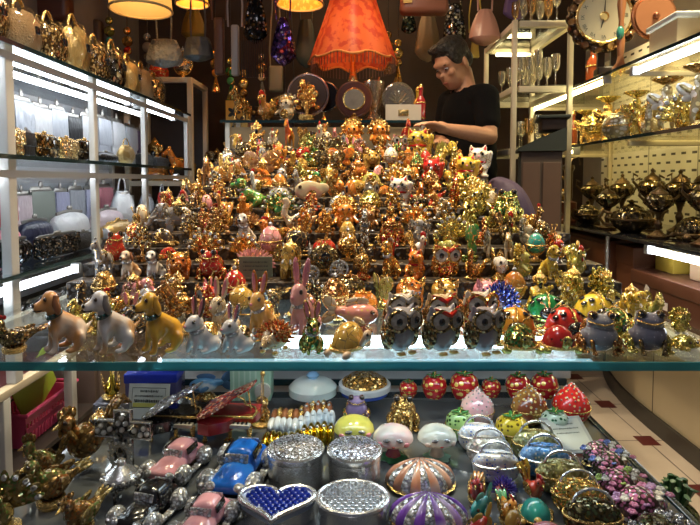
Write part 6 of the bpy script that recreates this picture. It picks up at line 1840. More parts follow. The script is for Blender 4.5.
for px, c, lab in ((30, J_BRN, 'brown jewelled ornament standing behind the straw handbags'), (66, J_RED, 'red jewelled ornament standing behind the gold handbags'), (98, J_GOLD, 'gold ornament standing behind the dark woven handbag'), (125, J_AMB, 'amber ornament standing behind the far handbags')):
    lp('tree_ornament', px, -1.3, ZT, dict(jewel=c, body=c), lab, 'ornament', .26, 'jewelled ornaments behind the wrapped handbags', 'gem_tree', RZ)

# ---- storage rack under the purses
rk = thing('storage_rack', 'low cream edged storage rack under the purse shelves at the lower left', 'rack', (-1.15, 1.6, 0))
K0 = (-1.15, 1.6, 0)
DKP = mat('rack_dark_panel', (.035, .025, .022), .6)
bx('top_rail', CREAMM, rk, FX - .03, FX, .9, 1.85, CAMZ - .60, CAMZ - .575, .003, K0)
for y in (1.47, 1.83):
    bx('post', WHITEM, rk, FX - .03, FX, y - .016, y + .016, .02, CAMZ - .60, .003, K0)
bx('deck', DKP, rk, -1.40, FX, .9, 1.98, CAMZ - .84, CAMZ - .825, 0, K0)
bx('back', DKP, rk, -1.41, -1.40, .9, 1.85, 0, CAMZ - .6, 0, K0)
bx('bottom_rail', mat('grey_track', (.3, .28, .26), .4), rk, FX - .03, FX, .9, 3.1, 0.0, .03, 0, K0)
bx('mid_shelf', mat('dark_red_shelf', (.07, .015, .015), .5), rk, -1.40, FX - .04, .9, 1.85, CAMZ - .60, CAMZ - .59, 0, K0)
rc = thing('closed_cabinet', 'plain brown cabinet standing beyond the storage rack', 'cabinet', (-1.18, 2.5, 0))
bx('carcass', mat('brown_cabinet', (.16, .11, .085), .5, var=.15), rc, -1.40, FX - .012, 2.0, 3.1, .031, CAMZ - .576, .003, (-1.18, 2.5, 0))
for i in range(2):
    y0 = 2.02 + i * .54
    d_ = bx('door', mat('brown_cabinet_door', (.18, .125, .095), .45, var=.15), rc, FX - .012, FX - .002, y0, y0 + .52, .05, CAMZ - .62, .002, (-1.18, 2.5, 0))
    bx('handle', HOUS, d_, FX - .002, FX + .008, y0 + .46, y0 + .475, .25, .33, 0, (-1.18, 2.5, 0))
# pink basket with slots
PKB = mat('pink_plastic', (.72, .09, .2), .35)
def basket():
    t = thing('pink_basket', 'bright pink slotted plastic basket on the storage rack', 'basket', (-1.065, 1.78, CAMZ - .8245), 0)
    L_, W_, H_ = .29, .12, .105
    b = MB(); b.box((0, 0, .003), (W_ - .02, L_ - .02, .006)); b.build('base', PKB, t)
    for sx in (-1, 1):
        w = MB()
        for k in range(3): w.box((sx * (W_ / 2 - .006 + .004 * k), 0, .012 + .036 * k), (.004, L_ - .01 + .008 * k, .017))
        for i in range(17): w.box((sx * (W_ / 2 - .002), -.14 + .0175 * i, .05), (.004, .0075, .09))
        w.build('side', PKB, t, smooth=False)
        e = MB()
        e.box((0, sx * (L_ / 2 - .003), .05), (W_, .004, .1))
        e.build('end', PKB, t, smooth=False)
    b = MB(); hx, hy = W_ / 2 + .01, L_ / 2 + .008
    b.tube([(-hx, -hy, H_), (hx, -hy, H_), (hx, hy, H_), (-hx, hy, H_)], .007, 8, closed=True); b.build('rim', PKB, t)
basket()
b = MB(); b.box((0, 0, 0), (.004, .2, .16), None, .001)
gs_ = b.build('green_sheet', mat('lime_plastic', (.42, .62, .06), .4)); gs_.location = (-1.055, 1.78, CAMZ - .8245 + .140); gs_.rotation_euler = (R(28), 0, 0)
tag(gs_, 'lime green plastic sheet standing in the pink basket', 'sheet')
PLAS = translucent('milky_plastic', (.5, .48, .46), .35, .3)
for i, (x, y, w, h, lab) in enumerate(((-1.28, 1.72, .2, .2, 'crumpled pale plastic bag behind the pink basket'), (-1.10, 1.545, .1, .09, 'small crumpled plastic bag left of the pink basket'), (-1.25, 1.46, .16, .2, 'clear plastic bag at the left end of the rack'))):
    b = MB(); r = random.Random(i)
    b.ball((0, 0, h / 2), (w / 2, w / 2, h / 2), None, 28, 18)
    for v in b.bm.verts:
        k = 1 + .09 * math.sin(v.co.x * 60 + i) * math.sin(v.co.y * 48 + 2 * i) + .07 * math.sin(v.co.z * 70 + v.co.x * 30)
        v.co = Vector((v.co.x * k, v.co.y * k, v.co.z))
    o = b.build('plastic_bag', PLAS); o.location = (x, y, CAMZ - .824); tag(o, lab, 'bag', 'plastic bags on the storage rack')

# ---- white framed cube cabinet at the end of the purse shelves
cb = thing('white_framed_cabinet', 'small cream framed glass cabinet at the end of the purse shelves', 'cabinet', (-1.14, 3.45, 0))
N0 = (-1.14, 3.45, 0)
cx0, cx1, cy0, cy1, cz1 = -1.36, -.95, 3.26, 3.62, CAMZ + .615
for x in (cx0, cx1 - .03):
    for y in (cy0, cy1 - .03):
        bx('post', CREAMM, cb, x, x + .03, y, y + .03, 0, cz1, .003, N0)
for z in (cz1 - .03, CAMZ - .03, CAMZ - .45):
    bx('front_rail', CREAMM, cb, cx0 + .03, cx1 - .03, cy0, cy0 + .03, z, z + .03, .002, N0)
    bx('side_rail', CREAMM, cb, cx1 - .03, cx1, cy0 + .03, cy1 - .03, z, z + .03, .002, N0)
    bx('shelf', GLASS, cb, cx0 + .02, cx1 - .02, cy0 + .02, cy1 - .02, z + .024, z + .03, 0, N0)
bx('back', DKP, cb, cx0, cx1, cy1, cy1 + .008, 0, cz1, 0, N0)
def on(k, x, y, z, m, lab, cat, s, rz=0.0, g=None, name=None): return place(k, (x, y, z + .0006), m, lab, cat, rz, s, g, name)
on('horse', -1.08, 3.42, CAMZ + .0005, col('orange')[1], 'orange horse figurine inside the cream framed cabinet', 'figurine', .2, R(-40))
on('seated_deity', -1.24, 3.44, CAMZ + .0005, col('amber')[1], 'amber seated figurine inside the cream framed cabinet', 'figurine', .26, 0)
on('teapot', -1.12, 3.42, CAMZ - .4195, col('dark')[1], 'dark teapot on the lower shelf of the cream framed cabinet', 'teapot', .2, 0)
on('apple', -1.2, 3.42, cz1, col('red')[1], 'red apple ornament on top of the cream framed cabinet', 'ornament', .14)
on('jewelled_egg', -1.05, 3.42, cz1, col('grey')[1], 'silver grey egg ornament on top of the cream framed cabinet', 'ornament', .2)
# ------------------------------------------------------------------ back of the shop
# glass ledge behind the stepped riser
BZ = CAMZ + .285
bs = thing('back_glass_ledge', 'narrow glass ledge on white posts behind the stepped riser', 'shelf', (0, 2.72, 0))
Bo = (0, 2.72, 0)
bx('glass', GLASS, bs, -.62, .36, 2.58, 2.86, BZ - .01, BZ, 0, Bo)
bx('glass_edge', GLASSE, bs, -.62, .36, 2.576, 2.5798, BZ - .0115, BZ + .001, 0, Bo)
for x in (-.60, .33):
    for y in (2.6, 2.84): bx('post', WHITEM, bs, x, x + .02, y - .01, y + .01, 0, BZ - .01, 0, Bo)
bx('front_panel', mat('dull_gold_panel', (.30, .22, .12), .5, var=.3), bs, -.58, .33, 2.60, 2.605, CAMZ + .10, BZ - .03, 0, Bo)
def bk(px, Y): return at(px, 181, Y).x
CRYG = thin_glass('clear_cut_glass', (.88, .86, .8), .22, .06, body=.12, bodycol=(.8, .72, .5))
# red table lamp
lampP = (bk(353, 2.77), 2.79, BZ + .0006)
tl = thing('table_lamp', 'large orange red table lamp with scalloped flared silk shade', 'lamp', lampP)
SHADE = translucent('orange_red_silk', (.72, .15, .045), .55, .55, 26, (.55, .07, .03))
def shade(b):
    def f(u, v):
        a = u * 2 * PI; r = .10 + .115 * v ** 1.3 + .012 * v * math.cos(8 * a)
        return Vector((r * math.cos(a), r * math.sin(a), .70 - .37 * v - .022 * (v ** 6) * (.5 + .5 * math.cos(8 * a)) * 1.0))
    b.grid(f, 64, 16, True)
sh = sm(shade).build('lamp_shade', SHADE, tl)
sm(lambda b: b.tube([((.21 + .012 * math.cos(8 * a)) * math.cos(a) * 1.02, (.21 + .012 * math.cos(8 * a)) * math.sin(a) * 1.02, .33 - .022 * (.5 + .5 * math.cos(8 * a))) for a in [k * PI / 32 for k in range(64)]], .006, 6, closed=True)).build('braid', mat('orange_braid', (.6, .2, .04), .5), sh)
sm(lambda b: [b.cyl((.213 * math.cos(a), .213 * math.sin(a), .325), (.213 * math.cos(a), .213 * math.sin(a), .27), .0022, seg=5) for a in [k * PI / 36 for k in range(72)]]).build('bead_fringe', mat('dark_beads', (.12, .05, .03), .3), sh)
sm(lambda b: b.lathe([(.07, 0), (.075, .015), (.03, .04), (.018, .08), (.03, .13), (.018, .18), (.028, .22), (.012, .27), (.012, .46)], seg=24)).build('base', GOLDP, tl)
sm(lambda b: b.ball((0, 0, .49), .035)).build('bulb', emitter('warm_bulb', (1.0, .6, .25), 6.0), tl)
lamp('table_lamp_light', 'POINT', (lampP[0], lampP[1], lampP[2] + .42), 1.3, (1.0, .55, .22), .04)

# plates, mirror and clock on the ledge
def disc_stand(name, label, cat, px, py, Y, r, face, rim, mid=None, zb=BZ):
    c = at(px, py, Y)
    t = thing(name, label, cat, (c.x, Y, zb + .0006))
    h = max(c.z - zb, r + .02)
    sm(lambda b: b.cyl((0, .012, h), (0, -.012, h), r * .88, seg=40)).build('disc', face, t)
    sm(lambda b: b.torus((0, 0, h), r * .94, r * .085, (PI / 2, 0, 0), 40, 10)).build('rim', rim, t)
    sm(lambda b: (b.lathe([(r * .5, 0), (r * .52, .012), (r * .2, .03), (r * .1, .05)], seg=24), b.cyl((0, 0, .04), (0, 0, h - r * .98), r * .07))).build('stand', GOLDP, t)
    if mid: mid(t, h, r)
    return t
def rose(t, h, r):
    sm(lambda b: [b.ball((r * .3 * math.cos(a), -.02, h + r * .28 * math.sin(a)), (r * .22, .012, r * .2), (0, -a, 0)) for a in (0, 1.05, 2.1, 3.14, 4.2, 5.2)]).build('relief_flower', GOLDP, t)
    sm(lambda b: b.ball((-r * .25, -.03, h + r * .5), r * .18)).build('gold_ball', GOLDP, t)
    sm(lambda b: b.ball((-r * .1, -.02, h - r * .5), (r * .25, .012, r * .12))).build('gold_leaf', GOLDP, t)
disc_stand('display_plate', 'round brown display plate with gold flower relief left of the ledge', 'plate', 308, 95, 2.74, .105, mat('plate_brown', (.12, .07, .045), .25, .5), mat('plate_rim', (.45, .33, .3), .25, .8), rose)
disc_stand('display_plate', 'dark round mirror plate behind the gold relief plate', 'plate', 324, 97, 2.845, .08, mat('plate_dark', (.02, .018, .016), .1, .3), mat('rim_dark', (.25, .2, .15), .25, .8))
def clockface(t, h, r):
    sm(lambda b: b.cyl((0, -.013, h), (0, -.018, h), r * .55, seg=32)).build('picture_face', mat('cameo_face', (.42, .36, .26), .4, var=.4, vscale=30), t)
    sm(lambda b: b.torus((0, -.016, h), r * .58, .004, (PI / 2, 0, 0), 32, 6)).build('inner_ring', GOLDP, t)
disc_stand('cameo_plaque', 'round dark red wooden plaque with pale cameo under the lamp', 'plaque', 354, 100, 2.66, .088, mat('plaque_wood', (.17, .05, .025), .25), mat('plaque_rim', (.22, .08, .04), .2), clockface)
def starcut(t, h, r):
    sm(lambda b: [b.tube([(0, -.016, h - r * .3), (r * .7 * math.sin(a), -.02, h - r * .3 + r * .8 * math.cos(a))], [.008, .002], 5) for a in (-1.1, -.7, -.35, 0, .35, .7, 1.1)]).build('cut_rays', CRYG, t)
disc_stand('glass_trophy', 'round cut glass trophy in plastic right of the lamp base', 'trophy', 399, 98, 2.68, .082, CRYG, CRYG, starcut)
c = at(376, 120, 2.7)
vs = thing('wrapped_vase', 'tall cut glass vase in clear plastic beside the cameo plaque', 'vase', (c.x - .01, 2.72, BZ + .0006))
sm(lambda b: b.lathe([(.04, 0), (.045, .02), (.02, .05), (.04, .1), (.055, .2), (.05, .205), (.035, .11), (0, .06)], seg=20)).build('vase', CRYG, vs)
sm(lambda b: [b.tube([(0, 0, .05), (x, .01, .21 + .02 * (i % 2))], .004, 6) for i, x in enumerate((-.03, -.012, .008, .028))]).build('gold_sprigs', GOLD, vs)
sm(lambda b: b.grid(lambda u, v: Vector(((.045 + .012 * math.sin(9 * u * 2 * PI) * v) * math.cos(u * 2 * PI), (.05 + .015 * math.sin(7 * u * 2 * PI) * v) * math.sin(u * 2 * PI), .002 + .2 * v)), 40, 8, True)).build('wrap', WRAP, vs)
G = 'slim carafes on the glass ledge'
for px, Y, m, lab in ((426, 2.68, mat('ruby_glass', (.35, .015, .02), .08, coat=1), 'ruby red carafe nearest the glass trophy on the ledge'), (436, 2.74, mat('amber_glass', (.7, .45, .06), .1, .4, coat=1), 'gold carafe between the red ones and the man'),):
    x = min(bk(px, Y), .325)
    place('carafe', (x + .008 if px < 430 else .335, Y if px < 430 else 2.79, BZ + .0006), dict(body=m), lab, 'carafe', 0, (.14, .14, .19), G)
c = at(402, 122, 2.64)
pg = thing('white_gift_card', 'pale gift card standing at the base of the glass trophy', 'card', (c.x + .005, 2.625, BZ + .0006))
sm(lambda b: b.box((0, 0, .04), (.17, .004, .08))).build('card', mat('pale_card', (.55, .5, .42), .5), pg)
sm(lambda b: b.box((0, -.003, .04), (.05, .002, .03), None, .001)).build('gold_sticker', GOLDP, pg)
place('tree_ornament', (-.22, 2.62, BZ + .0006), dict(body=J_RED, jewel=J_AMB), 'red and amber gem tree between the two round plates', 'ornament', 0, .17, None, 'gem_tree')
for x, k, c_, lab, s_ in ((-.42, 'rooster', col('amber')[1], 'amber rooster figurine left of the brown display plate', .15), (-.54, 'horse', col('gold')[1], 'gold horse figurine at the left end of the glass ledge', .16), (-.32, 'flower_figure', col('cream')[1], 'cream petalled figurine beside the brown display plate', .14)):
    place(k, (x, 2.68, BZ + .0006), c_, lab, 'figurine', R(-20), s_, 'figurines on the glass ledge', k + '_figurine' if k != 'flower_figure' else 'flower_figurine')

# louvred dark door and flowered panel, at the back left
ld_ = thing('louvred_cupboard', 'dark louvred cupboard door at the back left of the shop', 'cupboard', (bk(272, 3.9), 3.92, 0))
sm(lambda b: b.box((0, .03, .8), (.3, .16, 1.6))).build('carcass', mat('dark_wood', (.03, .018, .012), .5, var=.3), ld_)
sm(lambda b: [b.box((0, -.055, .9 + .035 * i), (.22, .01, .03), (.5, 0, 0)) for i in range(19)]).build('louvres', mat('louvre_brown', (.10, .06, .03), .4), ld_)
sm(lambda b: b.ball((-.12, -.065, 1.5), .018)).build('knob', GOLDP, ld_)
fp = thing('flowered_panel', 'golden yellow folding panel with black flower silhouettes beside the louvred cupboard', 'panel', (bk(237, 3.4), 3.42, 0))
YB = mat('panel_gold', (.55, .33, .06), .45, var=.25)
sm(lambda b: b.box((0, 0, .76), (.135, .02, 1.52))).build('panel', YB, fp)
r0 = random.Random(3)
for i in range(9):
    z = .95 + i * .062; x = r0.uniform(-.035, .035)
    sm(lambda b: [b.ball((x + .022 * math.cos(a), -.011, z + .022 * math.sin(a)), (.02, .002, .011), (0, -a, 0)) for a in (0, 1.26, 2.5, 3.77, 5.03)]).build('flower', BLKF, fp)

# chrome rail under the ceiling for the hanging bags
RZ_ = 2.32
def rail(y, lab):
    t = thing('hanging_rail', lab, 'rail', (0, y, RZ_))
    sm(lambda b: b.cyl((-1.3, 0, 0), (1.4, 0, 0), .012)).build('bar', SILVER, t)
    for x in (-1.2, 0, 1.3): sm(lambda b: b.cyl((x, 0, 0), (x, 0, CEIL - RZ_), .006)).build('hanger_rod', SILVER, t)
rail(2.9, 'chrome ceiling rail carrying the nearer hanging bags'); rail(3.5, 'chrome ceiling rail carrying the farther bags and lamps')
def hang(name, lab, px, y_top, y_bot, Y, body, m, strap=None, strap_m=None, group='bags hanging from the ceiling rails', cat='bag', extra=None):
    """bag between two picture heights at depth Y, on straps up to the rail"""
    T = at(px, y_top, Y); B = at(px, y_bot, Y); H = T.z - B.z
    t = thing(name, lab, cat, (T.x, Y, B.z), 0, group)
    sm(lambda b: body(b, H)).build('bag' if cat == 'bag' else 'body', m, t)
    sw = strap or .04
    sm(lambda b: [b.tube([(s * sw * .9, 0, H * .97), (s * sw, 0, H + .1), (s * sw * .3, 0, RZ_ - B.z - .04), (0, 0, RZ_ - B.z - .0185)], .005, 6) for s in (-1, 1)]).build('strap', strap_m or m, t)
    if extra: extra(t, H)
    return t
def gathered(w, d, k=.35, n=9, tops=.5):
    def body(b, H):
        def f(u, v):
            a = u * 2 * PI
            pr = math.sin(PI * (.05 + .95 * v ** .9) * .5 + 0) if v < .02 else (1 - (1 - tops) * v ** 2) * min(1, (v / .22) ** .5)
            cr = 1 + .06 * math.sin(n * a) * v
            return Vector((w / 2 * pr * cr * math.cos(a), d / 2 * pr * cr * math.sin(a), H * v))
        b.grid(f, 40, 14, True)
    return body
def slab(w, d, taper=1.0):
    def body(b, H): b.box((0, 0, H / 2), (w, d, H), None, min(d, w) * .3, taper)
    return body
def fringe_of(w, n, l, m, z0=0.0):
    def ex(t, H):
        sm(lambda b: [b.tube([(w * (i / (n - 1) - .5), -.03, H * z0 + .01), (w * (i / (n - 1) - .5) * 1.03, -.035, H * z0 - l)], .004, 5) for i in range(n)]).build('fringe', m, t)
    return ex
BEADB = J('black_beads', (.015, .015, .018), (.03, .028, .03), (.25, .22, .2), set_col=(.02, .02, .02), scale=60, gem_metal=.3)
PSEQ = J('purple_sequin', (.16, .08, .4), (.35, .2, .5), (.8, .7, .95), set_col=(.1, .05, .2), scale=55, gem_metal=.75)
BRF = mat('brown_leather', (.10, .045, .03), .45, bump=.4, bscale=14); TANB = mat('tan_suede', (.30, .22, .12), .6, bump=.4, bscale=16)
GRYS = mat('grey_satin_bag', (.34, .33, .33), .35, bump=.3, bscale=8); OLG = mat('grey_green_bag', (.2, .2, .14), .5)
SSEQ = J('silver_sequin', (.5, .52, .5), (.2, .2, .2), (.9, .9, .85), set_col=(.06, .06, .06), scale=50, gem_metal=.75)
PBS = mat('pink_beige_satin', (.5, .26, .2), .35, bump=.4, bscale=9)
hang('hanging_bag', 'long black beaded bag with fringe, wide top, near the purple sequin bag', 255, 0, 44, 2.9, gathered(.13, .07), BEADB, extra=fringe_of(.13, 12, .18, BLKF))
hang('hanging_bag', 'long dark brown strap bag left of the grey satin bag', 219, 18, 75, 2.9, slab(.05, .04, 1.05), BRF)
hang('hanging_bag', 'narrow grey satin bag hanging left of the black beaded bag', 235, 25, 76, 2.9, slab(.04, .035, 1.0), GRYS)
hang('hanging_bag', 'purple sequinned pouch bag with narrow neck', 283, 18, 66, 2.9, gathered(.14, .12, tops=.25), PSEQ, strap_m=PSEQ)
hang('hanging_bag', 'small grey green bag hanging below the purple sequin bag', 276, 66, 92, 3.5, slab(.09, .05), OLG)
hang('hanging_bag', 'dark square bag hanging below the black fringe', 289, 96, 122, 3.5, slab(.1, .05), BLKF, strap=.03)
hang('hanging_bag', 'broad brown leather bag with a yellow tag at the top of the picture', 424, -14, 15, 2.9, slab(.26, .1, .9), mat('brown_red_leather', (.22, .085, .05), .4, bump=.2, bscale=8), extra=lambda t, H: sm(lambda b: b.box((-.09, -.055, H * .5), (.045, .004, .06))).build('price_tag', mat('yellow_tag', (.62, .42, .12), .5), t))
hang('hanging_bag', 'tan suede pouch bag above the man', 428, 15, 62, 3.5, gathered(.17, .1, tops=.45), TANB)
hang('hanging_bag', 'dark silver sequinned bag with pale feathery top right of the tan pouch', 455, 4, 48, 3.5, gathered(.15, .1, tops=.5), SSEQ)
hang('hanging_bag', 'small green sequinned bag below the broad brown bag', 409, 14, 34, 3.5, gathered(.1, .06), J('green_sequin', (.06, .1, .07), (.3, .34, .28), (.8, .85, .75), set_col=(.03, .04, .03), scale=60, gem_metal=.7))
hang('hanging_bag', 'pink beige satin pouch bag above the white framed cabinet', 485, 10, 46, 2.9, gathered(.17, .12, tops=.35), PBS)
hang('hanging_bag', 'yellow folded paper bag between the man and the satin pouch', 475, 32, 58, 3.5, slab(.06, .03, .5), mat('yellow_paper', (.62, .45, .08), .5))
hang('hanging_bag', 'purple and blue bag at the top beside the cabinet', 516, -12, 20, 3.5, gathered(.16, .1), mat('violet_cloth', (.12, .07, .25), .5, bump=.4))
hang('hanging_bag', 'dark teal bag hanging left of the orange lampshade', 306, 20, 68, 3.5, gathered(.14, .08), mat('dark_teal_cloth', (.03, .045, .04), .6))
hang('hanging_bag', 'dark quilted bag left of the brown strap bag', 198, 38, 62, 2.9, gathered(.16, .1, tops=.7), mat('charcoal_quilt', (.06, .065, .065), .4, bump=.8, bscale=14))
hang('hanging_bag', 'olive yellow bag under the wicker lamp', 193, 12, 40, 3.5, gathered(.16, .1), mat('olive_cloth', (.2, .16, .03), .6, var=.5))
hang('hanging_bag', 'dark red brown bag hanging at the far upper left', 52, -6, 22, 2.9, slab(.2, .1), mat('oxblood_leather', (.09, .03, .02), .45))
hang('hanging_bag', 'silver grey knotted bag above the white framed cabinet on the left', 164, 40, 68, 2.9, gathered(.2, .1, tops=.6), mat('silver_knit', (.24, .24, .22), .5, .2, bump=1.0, bscale=40))
hang('hanging_bag', 'dark brown bag behind the wrapped handbags', 85, 20, 72, 3.5, slab(.22, .08), mat('umber_leather', (.07, .04, .02), .5), extra=lambda t, H: sm(lambda b: b.box((0, -.045, .03), (.2, .01, .05))).build('red_band', mat('red_band', (.4, .04, .02), .5), t))

# hanging lampshades
def pendant(name, lab, px, y_bot, Y, r, h, m, lightcol=None, e=1.0, leaf=False, taper=.8, bulb=True):
    B = at(px, y_bot, Y)
    t = thing(name, lab, 'lamp', (B.x, Y, B.z), 0, 'lit lampshades hanging at the top')
    s_ = sm(lambda b: b.grid(lambda u, v: Vector(((r - (1 - taper) * r * v) * math.cos(u * 2 * PI), (r - (1 - taper) * r * v) * math.sin(u * 2 * PI), h * v)), 40, 6, True)).build('lamp_shade', m, t)
    sm(lambda b: b.torus((0, 0, 0), r, .006, None, 40, 6)).build('shade_rim', mat('shade_rim', (.45, .32, .15), .5), s_)
    if leaf:
        for k in range(10):
            a = -PI / 2 + (k - 4.5) * .33
            sm(lambda b: b.ball((r * .96 * math.cos(a), r * .96 * math.sin(a), h * (.35 + .12 * (k % 3))), (.02, .005, .05), (0, .5 * (-1) ** k, a + PI / 2))).build('leaf_print', mat('leaf_brown', (.10, .06, .02), .6), s_)
    sm(lambda b: b.cyl((0, 0, h * .7), (0, 0, CEIL - B.z), .004)).build('cord', BLKF, t)
    sm(lambda b: b.ball((0, 0, h * .55), .03)).build('bulb', emitter('warm_bulb', (1.0, .6, .25), 6.0), t)
    lamp('lampshade_light', 'POINT', (B.x, Y, B.z + h * .35), e, (1.0, .6, .25), .03)
pendant('pendant_lamp', 'cream lampshade with dark leaf print at the upper left', 141, 10, 2.6, .14, .26, translucent('cream_shade', (.75, .55, .25), .5, .6), e=2.2, leaf=True, taper=.92)
pendant('pendant_lamp', 'amber wicker lampshade glowing between cream shade and beaded bag', 192, 4, 3.1, .09, .2, translucent('amber_shade', (.85, .42, .06), .5, .6), e=2.5)
pendant('pendant_lamp', 'bright orange lampshade glowing left of the red silk lamp', 300, 4, 3.1, .13, .22, translucent('orange_shade', (.9, .3, .03), .5, .6, 40, (.95, .5, .08)), e=3.0)

# floor standing clutter at the back left: low dark cabinet with vases
lc = thing('dark_sideboard', 'dark wooden sideboard along the back left behind the heap', 'sideboard', (-.765, 3.62, 0))
sm(lambda b: b.box((0, 0, .55), (.34, .3, 1.1), None, .01)).build('carcass', mat('sideboard_wood', (.045, .025, .015), .4, var=.3), lc)
for x in (-.085, .085): sm(lambda b: b.box((x, -.156, .55), (.155, .012, 1.0), None, .004)).build('door', mat('sideboard_door', (.06, .03, .018), .4, var=.3), lc)
for px, Y, k, cc, lab, s_ in ((216, 3.56, 'elephant', col('dark')[1], 'dark elephant ornament on the sideboard at the back left', .13), (232, 3.62, 'tree_ornament', dict(body=J_GRN, jewel=J_RED), 'green and red gem tree on the sideboard', .18), (252, 3.6, 'jewelled_egg', col('pink')[0 if 0 else 1], 'pink jewelled egg on the sideboard beside the flowered panel', .16)):
    place(k, (at(px, 180, Y).x, Y, 1.1006), cc, lab, 'ornament', R(-15), s_, 'ornaments on the sideboard', {'elephant': 'elephant_ornament', 'tree_ornament': 'gem_tree', 'jewelled_egg': 'jewelled_egg'}[k])

# purple bundle at the right end of the heap
b = MB(); b.ball((0, 0, 0), (.09, .15, .17), (.5, -.35, 0), 40, 28)
for v in b.bm.verts:
    v.co *= 1 + .035 * math.sin(v.co.x * 55 + v.co.z * 20) * math.sin(v.co.y * 38)
zz = min(v.co.z for v in b.bm.verts)
pb = b.build('purple_cushion', mat('purple_cloth', (.022, .007, .03), .75, bump=.5, bscale=10)); pb.location = (.615, 2.13, GZ - zz + .0006)
tag(pb, 'purple cloth cushion leaning at the right end of the heap', 'cushion')
b = MB(); b.ball((0, 0, 0), (.045, .05, .06), None, 24, 16)
for v in b.bm.verts: v.co *= 1 + .08 * math.sin(v.co.x * 110) * math.sin(v.co.z * 90 + 1)
zz = min(v.co.z for v in b.bm.verts)
gbag = b.build('green_bag', mat('teal_green_plastic', (.02, .3, .2), .35, bump=.8, bscale=20)); gbag.location = (.648, 1.93, GZ - zz + .0006); tag(gbag, 'teal green plastic bag in front of the purple cushion', 'bag')

# strings of charms from the far rail
G = 'strings of charms hanging from the far ceiling rail'
CH = [(216, 92, 'amber'), (231, 100, 'green'), (244, 112, 'gold'), (262, 96, 'cream'), (326, 70, 'orange'), (388, 74, 'brown'), (398, 82, 'gold'), (110, 60, 'turq'), (128, 70, 'red'), (148, 76, 'grey')]
PLACE_ = ['left of the flowered panel', 'above the flowered panel', 'right of the flowered panel', 'before the louvred cupboard', 'left of the red silk lampshade', 'just right of the red silk lampshade', 'beside the cut glass trophy', 'behind the middle wrapped handbags', 'behind the far wrapped handbags', 'left of the small cream framed cabinet']
for (px, yb, cn), where in zip(CH, PLACE_):
    B = at(px, yb, 3.5); H = RZ_ - .0125 - B.z
    c_ = col(cn)
    t = thing('charm_string', 'string of %s charms with a tassel hanging %s' % (c_[0], where), 'ornament', (B.x, 3.5, B.z), 0, G)
    sm(lambda b: b.cyl((0, 0, .1), (0, 0, H), .003, seg=6)).build('cord', BLKF, t)
    for i, (z, r_) in enumerate(((.12, .026), (.18, .034), (.245, .024))):
        sm(lambda b: b.ball((0, 0, z), (r_, r_ * .75, r_))).build('charm', list(c_[1].values())[i % 3], t)
    sm(lambda b: [b.tube([(0, 0, .1), (.02 * math.cos(a), .02 * math.sin(a), 0)], [.005, .007], 5) for a in [k * 1.05 for k in range(6)]]).build('tassel', c_[1]['jewel'], t)
# ------------------------------------------------------------------ white framed glass cabinet behind the man
wc = thing('glassware_cabinet', 'tall cream framed cabinet of glassware behind the man', 'cabinet', (.95, 2.93, 0))
W0 = (.95, 2.93, 0)
wx0, wx1, wy0, wy1, wz = .775, 1.07, 2.66, 3.24, CAMZ + .775
for x in (wx0, wx1 - .024):
    for y in (wy0, wy1 - .024): bx('post', CREAMM, wc, x, x + .024, y, y + .024, 0, wz, .003, W0)
SHZ = [wz - .034, CAMZ + .43, CAMZ + .13, CAMZ - .25]
for z in SHZ:
    for y in (wy0 + .002, wy1 - .03): bx('cross_rail', CREAMM, wc, wx0 + .034, wx1 - .034, y, y + .028, z, z + .03, .002, W0)
    for x in (wx0 + .002, wx1 - .03): bx('side_rail', CREAMM, wc, x, x + .028, wy0 + .034, wy1 - .034, z, z + .03, .002, W0)
    bx('shelf', GLASS, wc, wx0 + .01, wx1 - .01, wy0 + .01, wy1 - .01, z + .0305, z + .037, 0, W0)
b = MB(); b.cyl((wx0 - .95 + .05, .22, wz - .055), (wx1 - .95 - .05, .22, wz - .055), .009); b.build('tube', TUBEY, wc)  # added tube, brightens the cabinet interior
GLW = thin_glass('goblet_glass', (.92, .9, .85), .25, .05, body=.14, bodycol=(.75, .7, .55))
tints = [('clear', GLW), ('amber rimmed', thin_glass('goblet_amber', (.9, .75, .45), .25, .05, body=.18, bodycol=(.7, .45, .15)))]
names_row = ['front', 'second', 'back']
for si, (z, zn) in enumerate(((SHZ[0] + .0375, 'on top of the cabinet'), (SHZ[1] + .0375, 'on the middle cabinet shelf'), (SHZ[2] + .0375, 'on the lower cabinet shelf'))):
    for j in range(3 if si == 1 else 2):
        for i in range(5):
            x = wx0 + .07 + i * .044 + (.02 if j % 2 else 0); y = wy0 + .1 + j * .17
            
            tn, tm = tints[(i + j + si) % 2] if si != 1 else tints[0]
            h = (.19, .17, .15)[si] * (1 + .12 * ((i * 7 + j * 3) % 3 - 1))
            pos = ['leftmost', 'second from left', 'middle', 'second from right', 'rightmost'][i]
            place('goblet', (x, y, z + .0006), dict(body=tm, accent=tm), '%s glass goblet %s, %s in %s row' % (tn, zn, pos, names_row[j]), 'goblet', 0, (.075, .075, h), 'glass goblets ' + zn)

